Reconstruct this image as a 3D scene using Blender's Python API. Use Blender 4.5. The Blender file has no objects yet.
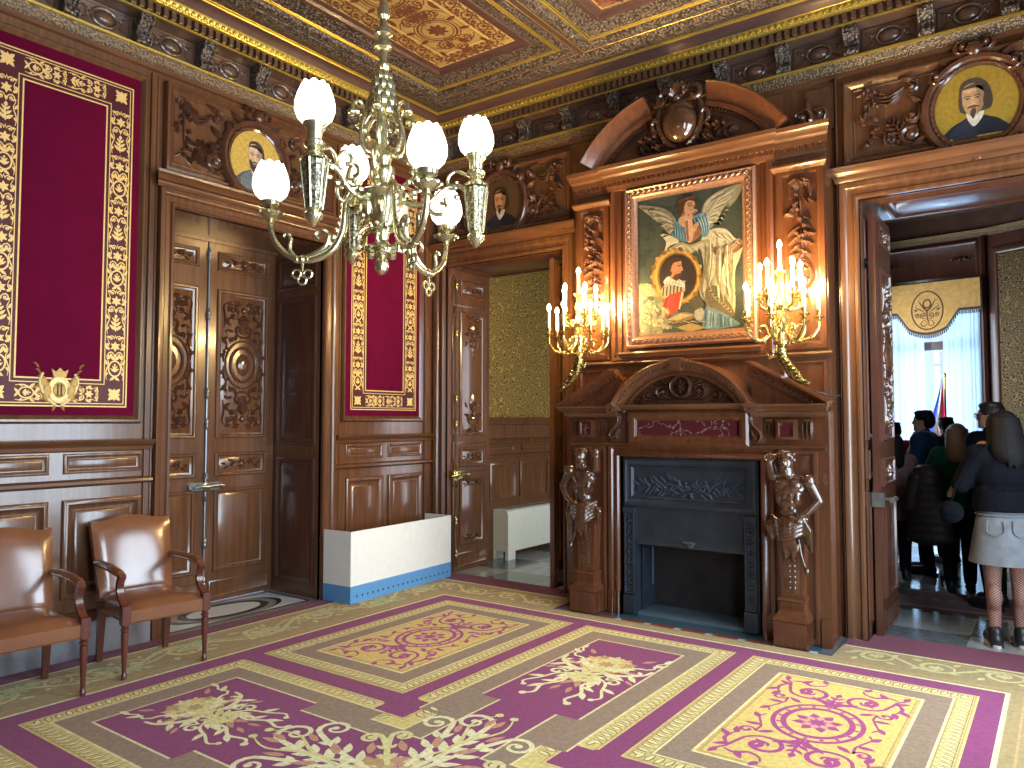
import bpy, math, random
from mathutils import Vector as V, Matrix, Euler
COL = bpy.context.scene.collection
pi = math.pi
RD = math.radians
rnd = random.Random(11)
sin, cos = math.sin, math.cos

def curve(pts, rads=None, k=4):
    """Catmull-Rom through a short list of points (and radii)"""
    P = [V(p) for p in pts]; n = len(P); out, ro = [], []
    for i in range(n-1):
        a, b, c, d = P[max(i-1, 0)], P[i], P[i+1], P[min(i+2, n-1)]
        for s in range(k):
            t = s/k; out.append(.5*((2*b)+(c-a)*t+(2*a-5*b+4*c-d)*t*t+(3*b-a-3*c+d)*t**3))
            if rads: ro.append(rads[i]+(rads[i+1]-rads[i])*t)
    out.append(P[-1])
    if rads: ro.append(rads[-1]); return out, ro
    return out
def S(r, g, b):
    f = lambda c: (c/255/12.92 if c <= 10 else ((c/255+.055)/1.055)**2.4)
    return (f(r), f(g), f(b), 1.0)

# ------------------------------------------------------------------ frames
def frame(o, u, v, n):
    u, v, n = V(u), V(v), V(n)
    M = Matrix.Identity(4)
    for i in range(3):
        M[i][0], M[i][1], M[i][2], M[i][3] = u[i], v[i], n[i], o[i]
    return M
XL, YB = -5.62, 6.30
FLEFT = frame((XL, 0, 0), (0, 1, 0), (0, 0, 1), (1, 0, 0))       # left wall: u = y, v = z, n = out of the wall
FBACK = frame((0, YB, 0), (1, 0, 0), (0, 0, 1), (0, -1, 0))      # back wall: u = x, v = z, n towards the room
FFLOOR = Matrix.Identity(4)

# ------------------------------------------------------------------ mesh builder
class MB:
    def __init__(s, T=None):
        s.v, s.f, s.m, s.c = [], [], [], []; s.zc = 0
        s.T = T.copy() if T is not None else Matrix.Identity(4)
        s.mi, s.col = 0, None
    def add(s, pts, faces, col=None):
        b = len(s.v); T = s.T
        s.v += [T @ V(p) for p in pts]
        for f in faces:
            s.f.append([b+i for i in f]); s.m.append(s.mi); s.c.append(col or s.col or (1, 1, 1, 1))
        return s
    def box(s, a, b):
        x0, y0, z0 = a; x1, y1, z1 = b
        return s.add([(x0,y0,z0),(x1,y0,z0),(x1,y1,z0),(x0,y1,z0),(x0,y0,z1),(x1,y0,z1),(x1,y1,z1),(x0,y1,z1)],
                     [(0,3,2,1),(4,5,6,7),(0,1,5,4),(1,2,6,5),(2,3,7,6),(3,0,4,7)])
    def loops(s, loops, closed=True, cap0=False, cap1=False):
        n = len(loops[0]); pts = [p for l in loops for p in l]; fs = []
        for i in range(len(loops)-1):
            for j in range(n if closed else n-1):
                k = (j+1) % n
                fs.append((i*n+j, i*n+k, (i+1)*n+k, (i+1)*n+j))
        if cap0: fs.append(tuple(reversed(range(n))))
        if cap1: fs.append(tuple(range((len(loops)-1)*n, len(loops)*n)))
        return s.add(pts, fs)
    def mould(s, u0, u1, prof, axis=0):
        """profile [(v,n)] swept along u (axis 0), or [(u,n)] swept along v (axis 1)"""
        if axis == 0: L = [[(u, a, b) for a, b in prof] for u in (u0, u1)]
        else: L = [[(a, v, b) for a, b in prof] for v in (u0, u1)]
        s.loops(L, True)
        n = len(prof)
        s.add(L[0], [tuple(range(n))]); s.add(L[1], [tuple(reversed(range(n)))])
        return s
    def rect(s, u0, v0, u1, v1, prof, fill=True):
        """mitred rectangular moulding: prof [(inset, height)] from the outer edge inwards"""
        L = []
        for d, h in prof:
            L.append([(u0+d, v0+d, h), (u1-d, v0+d, h), (u1-d, v1-d, h), (u0+d, v1-d, h)])
        return s.loops(L, True, False, fill)
    def oval(s, cu, cv, ru, rv, prof, seg=40, fill=True, n0=0):
        L = [[(cu+(ru-d)*cos(2*pi*i/seg), cv+(rv-d)*sin(2*pi*i/seg), h+n0) for i in range(seg)] for d, h in prof]
        return s.loops(L, True, False, fill)
    def casing(s, u0, u1, v1, prof, v0=0):
        """door casing: two legs and a head, prof [(outset, height)] from the opening outwards"""
        L = [[(u0-d, v0, h), (u0-d, v1+d, h), (u1+d, v1+d, h), (u1+d, v0, h)] for d, h in prof]
        return s.loops(L, False)
    def tube(s, pts, rad, seg=8, caps=True, sq=1.0):
        pts = [V(p) for p in pts]; n = len(pts)
        rads = rad if isinstance(rad, (list, tuple)) else [rad]*n
        if 4 <= n <= 12: pts, rads = curve(pts, list(rads), 3); n = len(pts)
        L = []; up = None
        for i, p in enumerate(pts):
            t = (pts[min(i+1, n-1)]-pts[max(i-1, 0)])
            if t.length < 1e-9: t = V((0, 0, 1))
            t.normalize()
            if up is None:
                up = V((0, 0, 1)) if abs(t.z) < .9 else V((1, 0, 0))
            a = t.cross(up)
            if a.length < 1e-6: a = t.orthogonal()
            a.normalize(); b = a.cross(t).normalized(); up = b
            r = rads[i]
            L.append([tuple(p+a*r*cos(2*pi*k/seg)+b*r*sq*sin(2*pi*k/seg)) for k in range(seg)])
        return s.loops(L, True, caps, caps)
    def ball(s, c, r, seg=10, rings=6, rot=None):
        rx, ry, rz = r if isinstance(r, (list, tuple)) else (r, r, r)
        c = V(c); pts = []; fs = []
        def q(x, y, z):
            p = V((x*rx, y*ry, z*rz))
            if rot is not None: p = rot @ p
            return tuple(c+p)
        pts.append(q(0, 0, -1))
        for i in range(1, rings):
            a = -pi/2+pi*i/rings
            for k in range(seg): pts.append(q(cos(a)*cos(2*pi*k/seg), cos(a)*sin(2*pi*k/seg), sin(a)))
        pts.append(q(0, 0, 1)); t = len(pts)-1
        for k in range(seg): fs.append((0, 1+(k+1) % seg, 1+k))
        for i in range(rings-2):
            for k in range(seg):
                a, b = 1+i*seg+k, 1+i*seg+(k+1) % seg
                fs.append((a, b, b+seg, a+seg))
        for k in range(seg): fs.append((t-seg+k, t-seg+(k+1) % seg, t))
        return s.add(pts, fs)
    def capsule(s, a, b, ra, rb, seg=12):
        a, b = V(a), V(b)
        s.tube([a, a.lerp(b, .5), b], [ra, (ra+rb)/2, rb], seg)
        s.ball(a, ra, seg, 8); s.ball(b, rb, seg, 8)
        return s
    def lathe(s, prof, c=(0, 0, 0), seg=20, cap=True, scal=None):
        L = []
        for r, z in prof:
            ring = []
            for k in range(seg):
                a = 2*pi*k/seg
                rr, zz = (r, z) if scal is None else scal(r, z, a)
                ring.append((c[0]+rr*cos(a), c[1]+rr*sin(a), c[2]+zz))
            L.append(ring)
        return s.loops(L, True, cap, cap)
    def prism(s, poly, n0, n1):
        n = len(poly)
        return s.add([(u, v, n0) for u, v in poly]+[(u, v, n1) for u, v in poly],
                     [tuple(reversed(range(n))), tuple(range(n, 2*n))]+[(i, (i+1) % n, n+(i+1) % n, n+i) for i in range(n)])
    def poly(s, pts, n=0, col=None):
        return s.add([(p[0], p[1], n) for p in pts], [tuple(range(len(pts)))], col)
    def build(s, name, smooth=38):
        me = bpy.data.meshes.new(name)
        me.from_pydata([tuple(p) for p in s.v], [], s.f)
        me.polygons.foreach_set('material_index', s.m)
        if s.col is not None or any(c != (1, 1, 1, 1) for c in s.c):
            ca = me.color_attributes.new('Col', 'FLOAT_COLOR', 'CORNER')
            d = []
            for p, c in zip(s.f, s.c): d += list(c)*len(p)
            ca.data.foreach_set('color', d)
        me.update()
        if smooth:
            me.polygons.foreach_set('use_smooth', [True]*len(me.polygons))
            me.set_sharp_from_angle(angle=RD(smooth))
        return me

def WM(o):
    b = Matrix.Translation(o.location) @ o.rotation_euler.to_matrix().to_4x4() @ Matrix.Diagonal((*o.scale, 1))
    return WM(o.parent) @ o.matrix_parent_inverse @ b if o.parent else b
def setpar(o, p):
    o.parent = p; o.matrix_parent_inverse = WM(p).inverted()
def props(o, **k):
    for a, b in k.items():
        if b is not None: o[a] = b
    return o
def mk(name, mb, mats, parent=None, smooth=38, **k):
    me = mb if isinstance(mb, bpy.types.Mesh) else mb.build(name, smooth)
    for m in (mats if isinstance(mats, (list, tuple)) else [mats]): me.materials.append(m)
    o = bpy.data.objects.new(name, me); COL.objects.link(o)
    if parent is not None: setpar(o, parent)
    return props(o, **k)
def st(name, mb, mats, parent=None, smooth=38):
    return mk(name, mb, mats, parent, smooth, **({} if parent is not None else {'kind': 'structure'}))
def thing(name, label, cat, loc=(0, 0, 0), rz=0, group=None):
    o = bpy.data.objects.new(name, None); COL.objects.link(o)
    o.empty_display_size = .1
    o.location = loc; o.rotation_euler = (0, 0, rz)
    return props(o, label=label, category=cat, group=group)
def sthing(name, loc=(0, 0, 0)):
    o = bpy.data.objects.new(name, None); COL.objects.link(o); o.location = loc
    return props(o, kind='structure')
def copy_tree(o, parent=None):
    c = o.copy(); COL.objects.link(c)
    if parent is not None: c.parent = parent
    for ch in list(o.children): copy_tree(ch, c)
    return c

# ------------------------------------------------------------------ ornament: the same drawing as relief or as flat pattern
class D:
    def __init__(s, mb, flat=False, n0=0., col=None, M=None, sc=1., hs=1.):
        s.mb, s.flat, s.n0, s.col, s.M, s.sc, s.hs = mb, flat, n0, col, M or Matrix.Identity(3), sc, hs
    def at(s, u=0, v=0, a=0, sc=1., flip=False, col=None, n0=None):
        c, n = cos(a), sin(a); f = -1 if flip else 1
        T = Matrix(((c*sc*f, -n*sc, u), (n*sc*f, c*sc, v), (0, 0, 1)))
        return D(s.mb, s.flat, s.n0 if n0 is None else n0, col or s.col, s.M @ T, s.sc*sc, s.hs)
    def nz(s):
        s.mb.zc = (s.mb.zc+1) % 60
        return s.n0+s.mb.zc*6e-6
    def q(s, p):
        r = s.M @ V((p[0], p[1], 1)); return r.x, r.y
    def stroke(s, pts, w, h=None, t0=.35, t1=.25):
        z = s.nz() if s.flat else 0
        if 3 <= len(pts) <= 9: pts = [tuple(p) for p in curve(pts)]
        P = [V(s.q(p)) for p in pts]; n = len(P); w *= s.sc; h = (h if h is not None else w/s.sc*.8)*s.sc*s.hs
        rows = []
        for i, p in enumerate(P):
            t = P[min(i+1, n-1)]-P[max(i-1, 0)]
            if t.length < 1e-9: t = V((1, 0))
            t.normalize(); x = i/(n-1)
            k = min(1, t0+(1-t0)*x/.3) if x < .3 else min(1, t1+(1-t1)*(1-x)/.7)
            nn = V((-t.y, t.x))
            if s.flat: rows.append([(*(p+nn*w*k), z), (*(p-nn*w*k), z)])
            else: rows.append([(*(p+nn*w*k*cos(b)), s.n0+h*k*sin(b)) for b in (0, pi/4, pi/2, 3*pi/4, pi)])
        s.mb.col = s.col if s.flat else s.mb.col
        s.mb.loops(rows, False)
        return s
    def leaf(s, u, v, a, L, W, h=None, bend=0):
        h = (h if h is not None else W*.6)*s.sc*s.hs
        ca, sa = cos(a), sin(a); rows = []; z = s.nz() if s.flat else 0
        for t, k in ((0, .25), (.2, .8), (.45, 1), (.75, .62), (1, .04)):
            x, off = t*L, bend*t*t*L
            c = [(x, off+W/2*k), (x, off), (x, off-W/2*k)]
            c = [s.q((u+p[0]*ca-p[1]*sa, v+p[0]*sa+p[1]*ca)) for p in c]
            if s.flat: rows.append([(*c[0], z), (*c[2], z)])
            else: rows.append([(*c[0], s.n0), (*c[1], s.n0+h*(k*.7+.3)), (*c[2], s.n0)])
        s.mb.col = s.col if s.flat else s.mb.col
        s.mb.loops(rows, False)
        return s
    def dot(s, u, v, ru, rv=None, h=None, seg=10):
        rv = rv or ru
        h = (h if h is not None else ru)*s.sc*s.hs
        ring = lambda k: [s.q((u+ru*k*cos(2*pi*i/seg), v+rv*k*sin(2*pi*i/seg))) for i in range(seg)]
        s.mb.col = s.col if s.flat else s.mb.col
        if s.flat: s.mb.poly(ring(1), s.nz())
        else:
            s.mb.loops([[(*p, s.n0) for p in ring(1)], [(*p, s.n0+h*.75) for p in ring(.72)], [(*p, s.n0+h) for p in ring(.3)]], True, False, True)
        return s
    def ring(s, u, v, ru, rv, w, h=None, seg=28):
        pts = [(u+ru*cos(2*pi*i/seg), v+rv*sin(2*pi*i/seg)) for i in range(seg+1)]
        return s.stroke(pts, w, h, 1, 1)
    # ---- compositions
    def scroll(s, r, w, h=None, turns=1.5, eye=True, lead=0):
        pts = [(-lead*(1-i/4), 0) for i in range(4)] if lead else []
        N = 20
        for i in range(N+1):
            t = i/N; a = -pi/2+2*pi*turns*t; k = r*(1-.8*t)
            pts.append((k*cos(a), r+k*sin(a)))
        s.stroke(pts, w, h)
        if eye: s.dot(0, r, w*1.5, h=(h or w)*1.1)
        return s
    def acanth(s, L, W, h=None, n=4):
        s.stroke([(0, 0), (L*.5, W*.06), (L, 0)], W*.09, h)
        for i in range(n):
            t = .1+.75*i/n; k = (1-t*.6)
            for sg in (1, -1): s.leaf(t*L, 0, sg*(.95-.35*t), W*.75*k, W*.3*k, h)
        s.leaf(L*.8, 0, 0, L*.25, W*.3, h)
        return s
    def rosette(s, r, n=8, h=None):
        for i in range(n): s.leaf(0, 0, 2*pi*i/n, r, r*.55, h)
        s.dot(0, 0, r*.26, h=(h or r*.3)*1.2)
        return s
    def sscroll(s, r, w, h=None):
        """S scroll with a leaf at the joint, about 4r long along +x"""
        s.at(0, 0).scroll(r, w, h, lead=r*1.2)
        s.at(-r*1.2, 0, pi).scroll(r*.7, w*.8, h, lead=r*.6)
        s.leaf(-r*.6, 0, .7, r*1.1, r*.45, h); s.leaf(-r*.2, 0, -.6, r*.9, r*.4, h)
        s.leaf(r*.7, r*.2, -.3, r*.7, r*.35, h)
        return s
    def vine(s, L, amp, n, w, h=None):
        step = L/n
        s.stroke([(L*i/(n*6), amp*.55*sin(pi*i/6)) for i in range(n*6+1)], w*.8, h, 1, 1)
        for i in range(n):
            sg = 1 if i % 2 else -1
            d = s.at(step*(i+.5), 0, 0 if sg > 0 else 0, 1, False)
            r = amp*.55
            N = 12; pts = [(r*(1-.7*k/N)*cos(-pi*.1*sg+sg*2*pi*1.2*k/N), -sg*amp*.1*0+sg*-.2*r+r*(1-.7*k/N)*sin(-pi*.1*sg+sg*2*pi*1.2*k/N)) for k in range(N+1)]
            d.stroke(pts, w, h)
            d.at(0, -.2*r*sg).rosette(r*.45, 5, h)
            for b in (.6, 2.4, 3.8, 5.5): d.leaf(r*cos(b), r*sin(b), b+.5, r*.6, r*.32, h)
        return s
    def drop(s, L, W, h, seed=1):
        """a hanging bunch of fruit and leaves, from (0,0) downwards"""
        g = random.Random(seed)
        s.stroke([(0, 0), (W*.05, -L*.5), (0, -L)], W*.06, h*.5)
        n = int(L/W*9)
        for i in range(n):
            t = (i+.5)/n; k = (.45+.55*sin(pi*min(1, t*1.2)))*(1-.35*t)
            u = (g.random()-.5)*W*k; v = -t*L
            if g.random() < .5: s.leaf(u, v, -pi/2+(1 if u > 0 else -1)*(.5+g.random()*.7), W*.42, W*.2, h)
            else: s.dot(u, v, W*(.09+.06*g.random()), h=h)
        s.dot(0, -L*.98, W*.1, h=h)
        return s
    def swag(s, w, sag, th, h):
        P = lambda o: [(w*i/12, -sag*4*(i/12)*(1-i/12)-o*(1-(2*i/12-1)**2)) for i in range(13)]
        for o in (0, th, th*2): s.stroke(P(o), th*.45, h, .6, .6)
        return s

# ------------------------------------------------------------------ fused organic bodies
def fuse(name, mb, voxel, smooth=4, fac=.5):
    me = mb.build(name+'_raw', 0)
    o = bpy.data.objects.new(name+'_raw', me); COL.objects.link(o)
    m = o.modifiers.new('r', 'REMESH'); m.mode = 'VOXEL'; m.voxel_size = voxel; m.use_smooth_shade = True
    if smooth:
        q = o.modifiers.new('s', 'SMOOTH'); q.iterations = smooth; q.factor = fac
    dg = bpy.context.evaluated_depsgraph_get()
    r = bpy.data.meshes.new_from_object(o.evaluated_get(dg)); r.name = name
    r.materials.clear()
    bpy.data.objects.remove(o); bpy.data.meshes.remove(me)
    r.polygons.foreach_set('use_smooth', [True]*len(r.polygons))
    return r
# ------------------------------------------------------------------ materials
def newmat(name):
    m = bpy.data.materials.new(name); m.use_nodes = True
    nt = m.node_tree; b = nt.nodes['Principled BSDF']
    return m, nt, b
def setb(b, **k):
    for a, x in k.items():
        n = {'rough': 'Roughness', 'metal': 'Metallic', 'spec': 'Specular IOR Level', 'coat': 'Coat Weight', 'coatr': 'Coat Roughness',
             'sheen': 'Sheen Weight', 'sheenr': 'Sheen Roughness', 'trans': 'Transmission Weight', 'alpha': 'Alpha', 'es': 'Emission Strength', 'ec': 'Emission Color', 'ss': 'Subsurface Weight'}[a]
        b.inputs[n].default_value = x
def N(nt, t, **k):
    n = nt.nodes.new(t)
    for a, x in k.items(): setattr(n, a, x)
    return n
def coords(nt, scale=(1, 1, 1), obj=False):
    if obj: src = N(nt, 'ShaderNodeTexCoord').outputs['Object']
    else: src = N(nt, 'ShaderNodeNewGeometry').outputs['Position']
    mp = N(nt, 'ShaderNodeMapping'); mp.inputs['Scale'].default_value = scale
    nt.links.new(src, mp.inputs['Vector']); return mp.outputs['Vector']
def ramp(nt, fac, stops):
    r = N(nt, 'ShaderNodeValToRGB'); e = r.color_ramp.elements
    while len(e) < len(stops): e.new(.5)
    for x, (p, c) in zip(e, stops): x.position = p; x.color = c
    nt.links.new(fac, r.inputs['Fac']); return r.outputs['Color']
def bump(nt, b, fac, st=.3, dist=.002):
    n = N(nt, 'ShaderNodeBump'); n.inputs['Strength'].default_value = st; n.inputs['Distance'].default_value = dist
    nt.links.new(fac, n.inputs['Height']); nt.links.new(n.outputs['Normal'], b.inputs['Normal'])
def noise(nt, vec, scale, detail=4, rough=.55):
    n = N(nt, 'ShaderNodeTexNoise'); n.inputs['Scale'].default_value = scale; n.inputs['Detail'].default_value = detail; n.inputs['Roughness'].default_value = rough
    nt.links.new(vec, n.inputs['Vector']); return n.outputs['Fac']
def mul(c, k): return (c[0]*k, c[1]*k, c[2]*k, 1)

def wood(name, c, rough=.26, coat=.5, scale=(26, 26, 1.6), var=.36, obj=False):
    m, nt, b = newmat(name)
    v = coords(nt, scale, obj)
    f = noise(nt, v, 1.0, 5, .62)
    big = noise(nt, coords(nt, (1.7, 1.7, .8), obj), 1.0, 2)
    mix = N(nt, 'ShaderNodeMath', operation='MULTIPLY_ADD'); nt.links.new(big, mix.inputs[0]); mix.inputs[1].default_value = .45
    nt.links.new(f, mix.inputs[2])
    nt.links.new(ramp(nt, mix.outputs[0], [(.42, mul(c, 1-var)), (.70, c), (.95, mul(c, 1+var*1.1))]), b.inputs['Base Color'])
    setb(b, rough=rough, coat=coat, coatr=.12)
    bump(nt, b, f, .12, .0015)
    return m
def plain(name, c, rough=.5, metal=0, var=.12, sc=20, bm=0, **k):
    m, nt, b = newmat(name)
    f = noise(nt, coords(nt), sc, 3)
    nt.links.new(ramp(nt, f, [(.3, mul(c, 1-var)), (.7, mul(c, 1+var))]), b.inputs['Base Color'])
    setb(b, rough=rough, metal=metal, **k)
    if bm: bump(nt, b, f, bm, .003)
    return m
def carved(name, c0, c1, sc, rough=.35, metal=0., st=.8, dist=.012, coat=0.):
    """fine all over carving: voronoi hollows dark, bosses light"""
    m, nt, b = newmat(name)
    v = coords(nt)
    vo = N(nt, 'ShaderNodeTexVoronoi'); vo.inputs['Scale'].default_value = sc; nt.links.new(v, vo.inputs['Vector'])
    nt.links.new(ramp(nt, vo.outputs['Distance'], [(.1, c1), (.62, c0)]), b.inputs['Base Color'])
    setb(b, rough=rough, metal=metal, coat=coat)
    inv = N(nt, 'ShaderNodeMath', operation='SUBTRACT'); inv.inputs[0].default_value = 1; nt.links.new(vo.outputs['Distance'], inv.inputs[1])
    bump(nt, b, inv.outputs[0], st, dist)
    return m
def painted(name, rough=.6, nz=.25, sc=30, bm=0., bsc=None, sheen=0., coat=0., metal=0.):
    m, nt, b = newmat(name)
    a = N(nt, 'ShaderNodeAttribute', attribute_name='Col')
    f = noise(nt, coords(nt), sc, 4)
    mr = N(nt, 'ShaderNodeMapRange'); mr.inputs['To Min'].default_value = 1-nz; mr.inputs['To Max'].default_value = 1+nz
    mr.inputs['From Min'].default_value = .25; mr.inputs['From Max'].default_value = .75
    nt.links.new(f, mr.inputs['Value'])
    x = N(nt, 'ShaderNodeMix', data_type='RGBA', blend_type='MULTIPLY'); x.inputs['Factor'].default_value = 1
    nt.links.new(a.outputs['Color'], x.inputs['A']); nt.links.new(mr.outputs['Result'], x.inputs['B'])
    nt.links.new(x.outputs['Result'], b.inputs['Base Color'])
    setb(b, rough=rough, sheen=sheen, coat=coat, metal=metal)
    if bm: bump(nt, b, noise(nt, coords(nt), bsc or sc*4, 2), bm, .004)
    return m
def glow(name, c, s):
    m, nt, b = newmat(name)
    b.inputs['Base Color'].default_value = c
    setb(b, ec=c, es=s, rough=.4); return m

WC = S(95, 61, 39)
M_wood = wood('varnished_walnut', WC)
M_woodh = wood('varnished_walnut_long_grain', WC, scale=(2.2, 2.2, 30))
M_dark = wood('dark_walnut', S(78, 46, 34), rough=.3)
M_mantel = wood('mantel_walnut', S(88, 51, 31), rough=.24)
M_carv = wood('carved_walnut', S(84, 53, 38), rough=.16, coat=.8, scale=(12, 12, 6))
M_bronzed = wood('polished_carved_figure_wood', S(70, 44, 30), rough=.13, coat=1, scale=(12, 12, 6))
M_ceil = wood('ceiling_wood', S(86, 59, 53), rough=.42, coat=.1, scale=(2, 14, 14), var=.25)
M_frieze = wood('frieze_wood', S(92, 68, 55), rough=.26, coat=.4, scale=(5, 5, 5), var=.3)
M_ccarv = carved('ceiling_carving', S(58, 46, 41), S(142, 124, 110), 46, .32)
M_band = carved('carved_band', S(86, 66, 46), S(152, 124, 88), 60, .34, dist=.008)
M_gilt = plain('gilding', S(210, 182, 88), .34, .75, .2, 60)
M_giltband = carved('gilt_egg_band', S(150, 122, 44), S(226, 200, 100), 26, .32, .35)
M_gold = plain('gold_thread', S(226, 186, 112), .5, .25, .2, 120)
M_velvet = plain('crimson_velvet', S(92, 0, 40), .9, 0, .1, 6, spec=.15)
M_brass = plain('silvery_brass', S(202, 194, 156), .25, .92, .22, 22)
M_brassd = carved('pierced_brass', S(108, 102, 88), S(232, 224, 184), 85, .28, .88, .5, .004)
M_gbrass = plain('gilt_brass', S(214, 190, 122), .22, .95, .15, 18)
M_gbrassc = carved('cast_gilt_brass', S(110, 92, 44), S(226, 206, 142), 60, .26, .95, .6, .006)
M_steel = plain('polished_steel', S(150, 156, 160), .3, .9, .15, 30)
M_iron = plain('blackened_iron', S(52, 60, 70), .42, .35, .2, 8)
M_ironr = plain('iron_relief', S(84, 94, 106), .3, .5, .2, 20)
M_soot = plain('sooty_brick', S(34, 30, 30), .8, 0, .4, 6, .3)
M_ash = plain('slate_hearth', S(88, 104, 116), .45, 0, .2, 5)
M_leather = plain('brown_leather', S(122, 76, 50), .24, 0, .14, 5, coat=1, coatr=.16)
M_mahog = wood('mahogany', S(88, 44, 34), rough=.28, coat=.4, obj=True)
M_nail = plain('brass_nails', S(190, 150, 100), .3, .9)
M_white = plain('white_enamel', S(232, 232, 226), .45, 0, .03)
M_blue = plain('blue_enamel', S(92, 148, 200), .45, 0, .03)
M_hole = plain('dark_hole', S(28, 36, 56), .8)
M_cream = plain('cream_radiator', S(214, 214, 196), .45, 0, .05)
M_sock = plain('socket_plastic', S(225, 225, 220), .4)
M_painting = painted('oil_paint', .4, .26, 34, .25, 90)
M_carpet = painted('woven_wool', .95, .24, 42, .9, 200, sheen=.1)
M_embro = painted('metal_thread_embroidery', .5, .2, 90, .3, 300, metal=.2)
M_terr = painted('terrazzo', .3, .18, 90)
M_ceilpaint = painted('stencilled_ceiling', .5, .18, 14)
M_candle = plain('candle_tube', S(236, 232, 222), .5, 0, .03)
M_bulb = glow('candle_bulb', (1, .80, .52, 1), 30)
M_shade = glow('lit_frosted_glass', (1, .93, .79, 1), 3.0)
M_rope = plain('dark_cable', S(30, 30, 34), .5)

def marble(name, c, vc, sc, rough=.2, thr=(.47, .5, .53)):
    m, nt, b = newmat(name)
    f = noise(nt, coords(nt, (sc, sc, sc)), 1.0, 6, .6)
    f2 = noise(nt, coords(nt, (sc*4, sc*4, sc*4)), 1.0, 3)
    nt.links.new(ramp(nt, f, [(thr[0], c), (thr[1], vc), (thr[2], c)]), b.inputs['Base Color'])
    setb(b, rough=rough); return m
M_redmarble = marble('red_veined_marble', S(82, 32, 36), S(206, 186, 180), 4, .15, (.4965, .5, .5035))
M_greymarble = marble('grey_marble', S(112, 108, 110), S(96, 92, 96), 2.2, .35, (.40, .5, .60))
def damask(name, c0, c1, sc):
    m, nt, b = newmat(name)
    v = coords(nt, (sc, sc, sc*.8))
    n1 = N(nt, 'ShaderNodeTexNoise'); n1.inputs['Scale'].default_value = .8; nt.links.new(v, n1.inputs['Vector'])
    x = N(nt, 'ShaderNodeMix', data_type='RGBA', blend_type='MIX'); x.inputs['Factor'].default_value = .28
    nt.links.new(v, x.inputs['A']); nt.links.new(n1.outputs['Color'], x.inputs['B'])
    vo = N(nt, 'ShaderNodeTexVoronoi', feature='DISTANCE_TO_EDGE'); vo.inputs['Scale'].default_value = 1.6; nt.links.new(x.outputs['Result'], vo.inputs['Vector'])
    nt.links.new(ramp(nt, vo.outputs['Distance'], [(.05, c1), (.10, c0), (.24, c0), (.27, c1), (.33, c1), (.36, c0)]), b.inputs['Base Color'])
    setb(b, rough=.7, spec=.2); bump(nt, b, vo.outputs['Distance'], .3, .004)
    return m
M_damask = damask('olive_gold_damask', S(80, 60, 24), S(164, 134, 68), 19)
M_damask2 = damask('dark_gold_damask', S(50, 40, 26), S(130, 104, 62), 19)
def tiles():
    m, nt, b = newmat('stone_floor')
    v = coords(nt, (1.6, 1.6, 1))
    ck = N(nt, 'ShaderNodeTexChecker'); ck.inputs['Scale'].default_value = 1.0
    ck.inputs['Color1'].default_value = S(150, 152, 148); ck.inputs['Color2'].default_value = S(96, 102, 106)
    nt.links.new(v, ck.inputs['Vector'])
    f = noise(nt, coords(nt), 9, 5)
    x = N(nt, 'ShaderNodeMix', data_type='RGBA', blend_type='OVERLAY'); x.inputs['Factor'].default_value = .5
    nt.links.new(ck.outputs['Color'], x.inputs['A']); nt.links.new(f, x.inputs['B'])
    nt.links.new(x.outputs['Result'], b.inputs['Base Color']); setb(b, rough=.14)
    return m
M_floor = tiles()
def cloth(name, c, rough=.85, var=.15, sc=14, **k): return plain(name, c, rough, 0, var, sc, .25, **{'spec': .12, **k})
LP = dict(win=300, exp=0.3, sconce=31, room3=85, room2=52, side=170, lamp=2.2)
# ------------------------------------------------------------------ THE SETTING
ZC = 4.90                         # soffit of the ceiling beams
OL = (3.23, 4.73, 3.32)           # left wall doorway (y0, y1, top)
OB1 = (-5.45, -3.93, 3.33)        # back wall, left doorway (x0, x1, top)
OB2 = (-1.24, .30, 3.36)          # back wall, right doorway
YF, XR, YW = -1.30, .58, 7.08     # front wall, right wall, far face of the back wall

mb = MB(); mb.box((-7, -2, -.2), (3.2, 14.5, 0)); floor = st('floor', mb, M_floor)
# terrazzo panel in the left doorway
mb = MB(); d = D(mb, True)
def fpoly(pts, c, n): mb.poly(pts, n, c)
def frect(x0, y0, x1, y1, c, n): fpoly([(x0, y0), (x1, y0), (x1, y1), (x0, y1)], c, n)
BLK, PNK, WHT = S(30, 36, 40), S(140, 136, 136), S(206, 212, 214)
frect(-6.34, 3.23, -5.60, 4.73, PNK, .001); frect(-6.29, 3.30, -5.66, 4.67, BLK, .0015); frect(-6.26, 3.33, -5.69, 4.64, WHT, .002)
def ell(cx, cy, rx, ry, c, n, k=40): fpoly([(cx+rx*cos(2*pi*i/k), cy+ry*sin(2*pi*i/k)) for i in range(k)], c, n)
ell(-5.975, 3.985, .284, .56, BLK, .0025); ell(-5.975, 3.985, .284, .50, PNK, .003); ell(-5.975, 3.985, .235, .42, BLK, .0035); ell(-5.975, 3.985, .175, .345, WHT, .004)
st('terrazzo_inlay', mb, M_terr, floor)
# tile strip of the hearth
mb = MB()
frect(-3.50, 5.60, -1.46, 5.98, S(54, 84, 100), .001)
for i in range(7): frect(-3.28+i*.26, 5.65, -3.28+i*.26+.20, 5.80, S(120, 66, 62), .002)
for i in range(8): frect(-3.34+i*.26, 5.69, -3.34+i*.26+.055, 5.76, S(170, 190, 196), .002)
st('hearth_tile_strip', mb, M_terr, floor)

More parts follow.
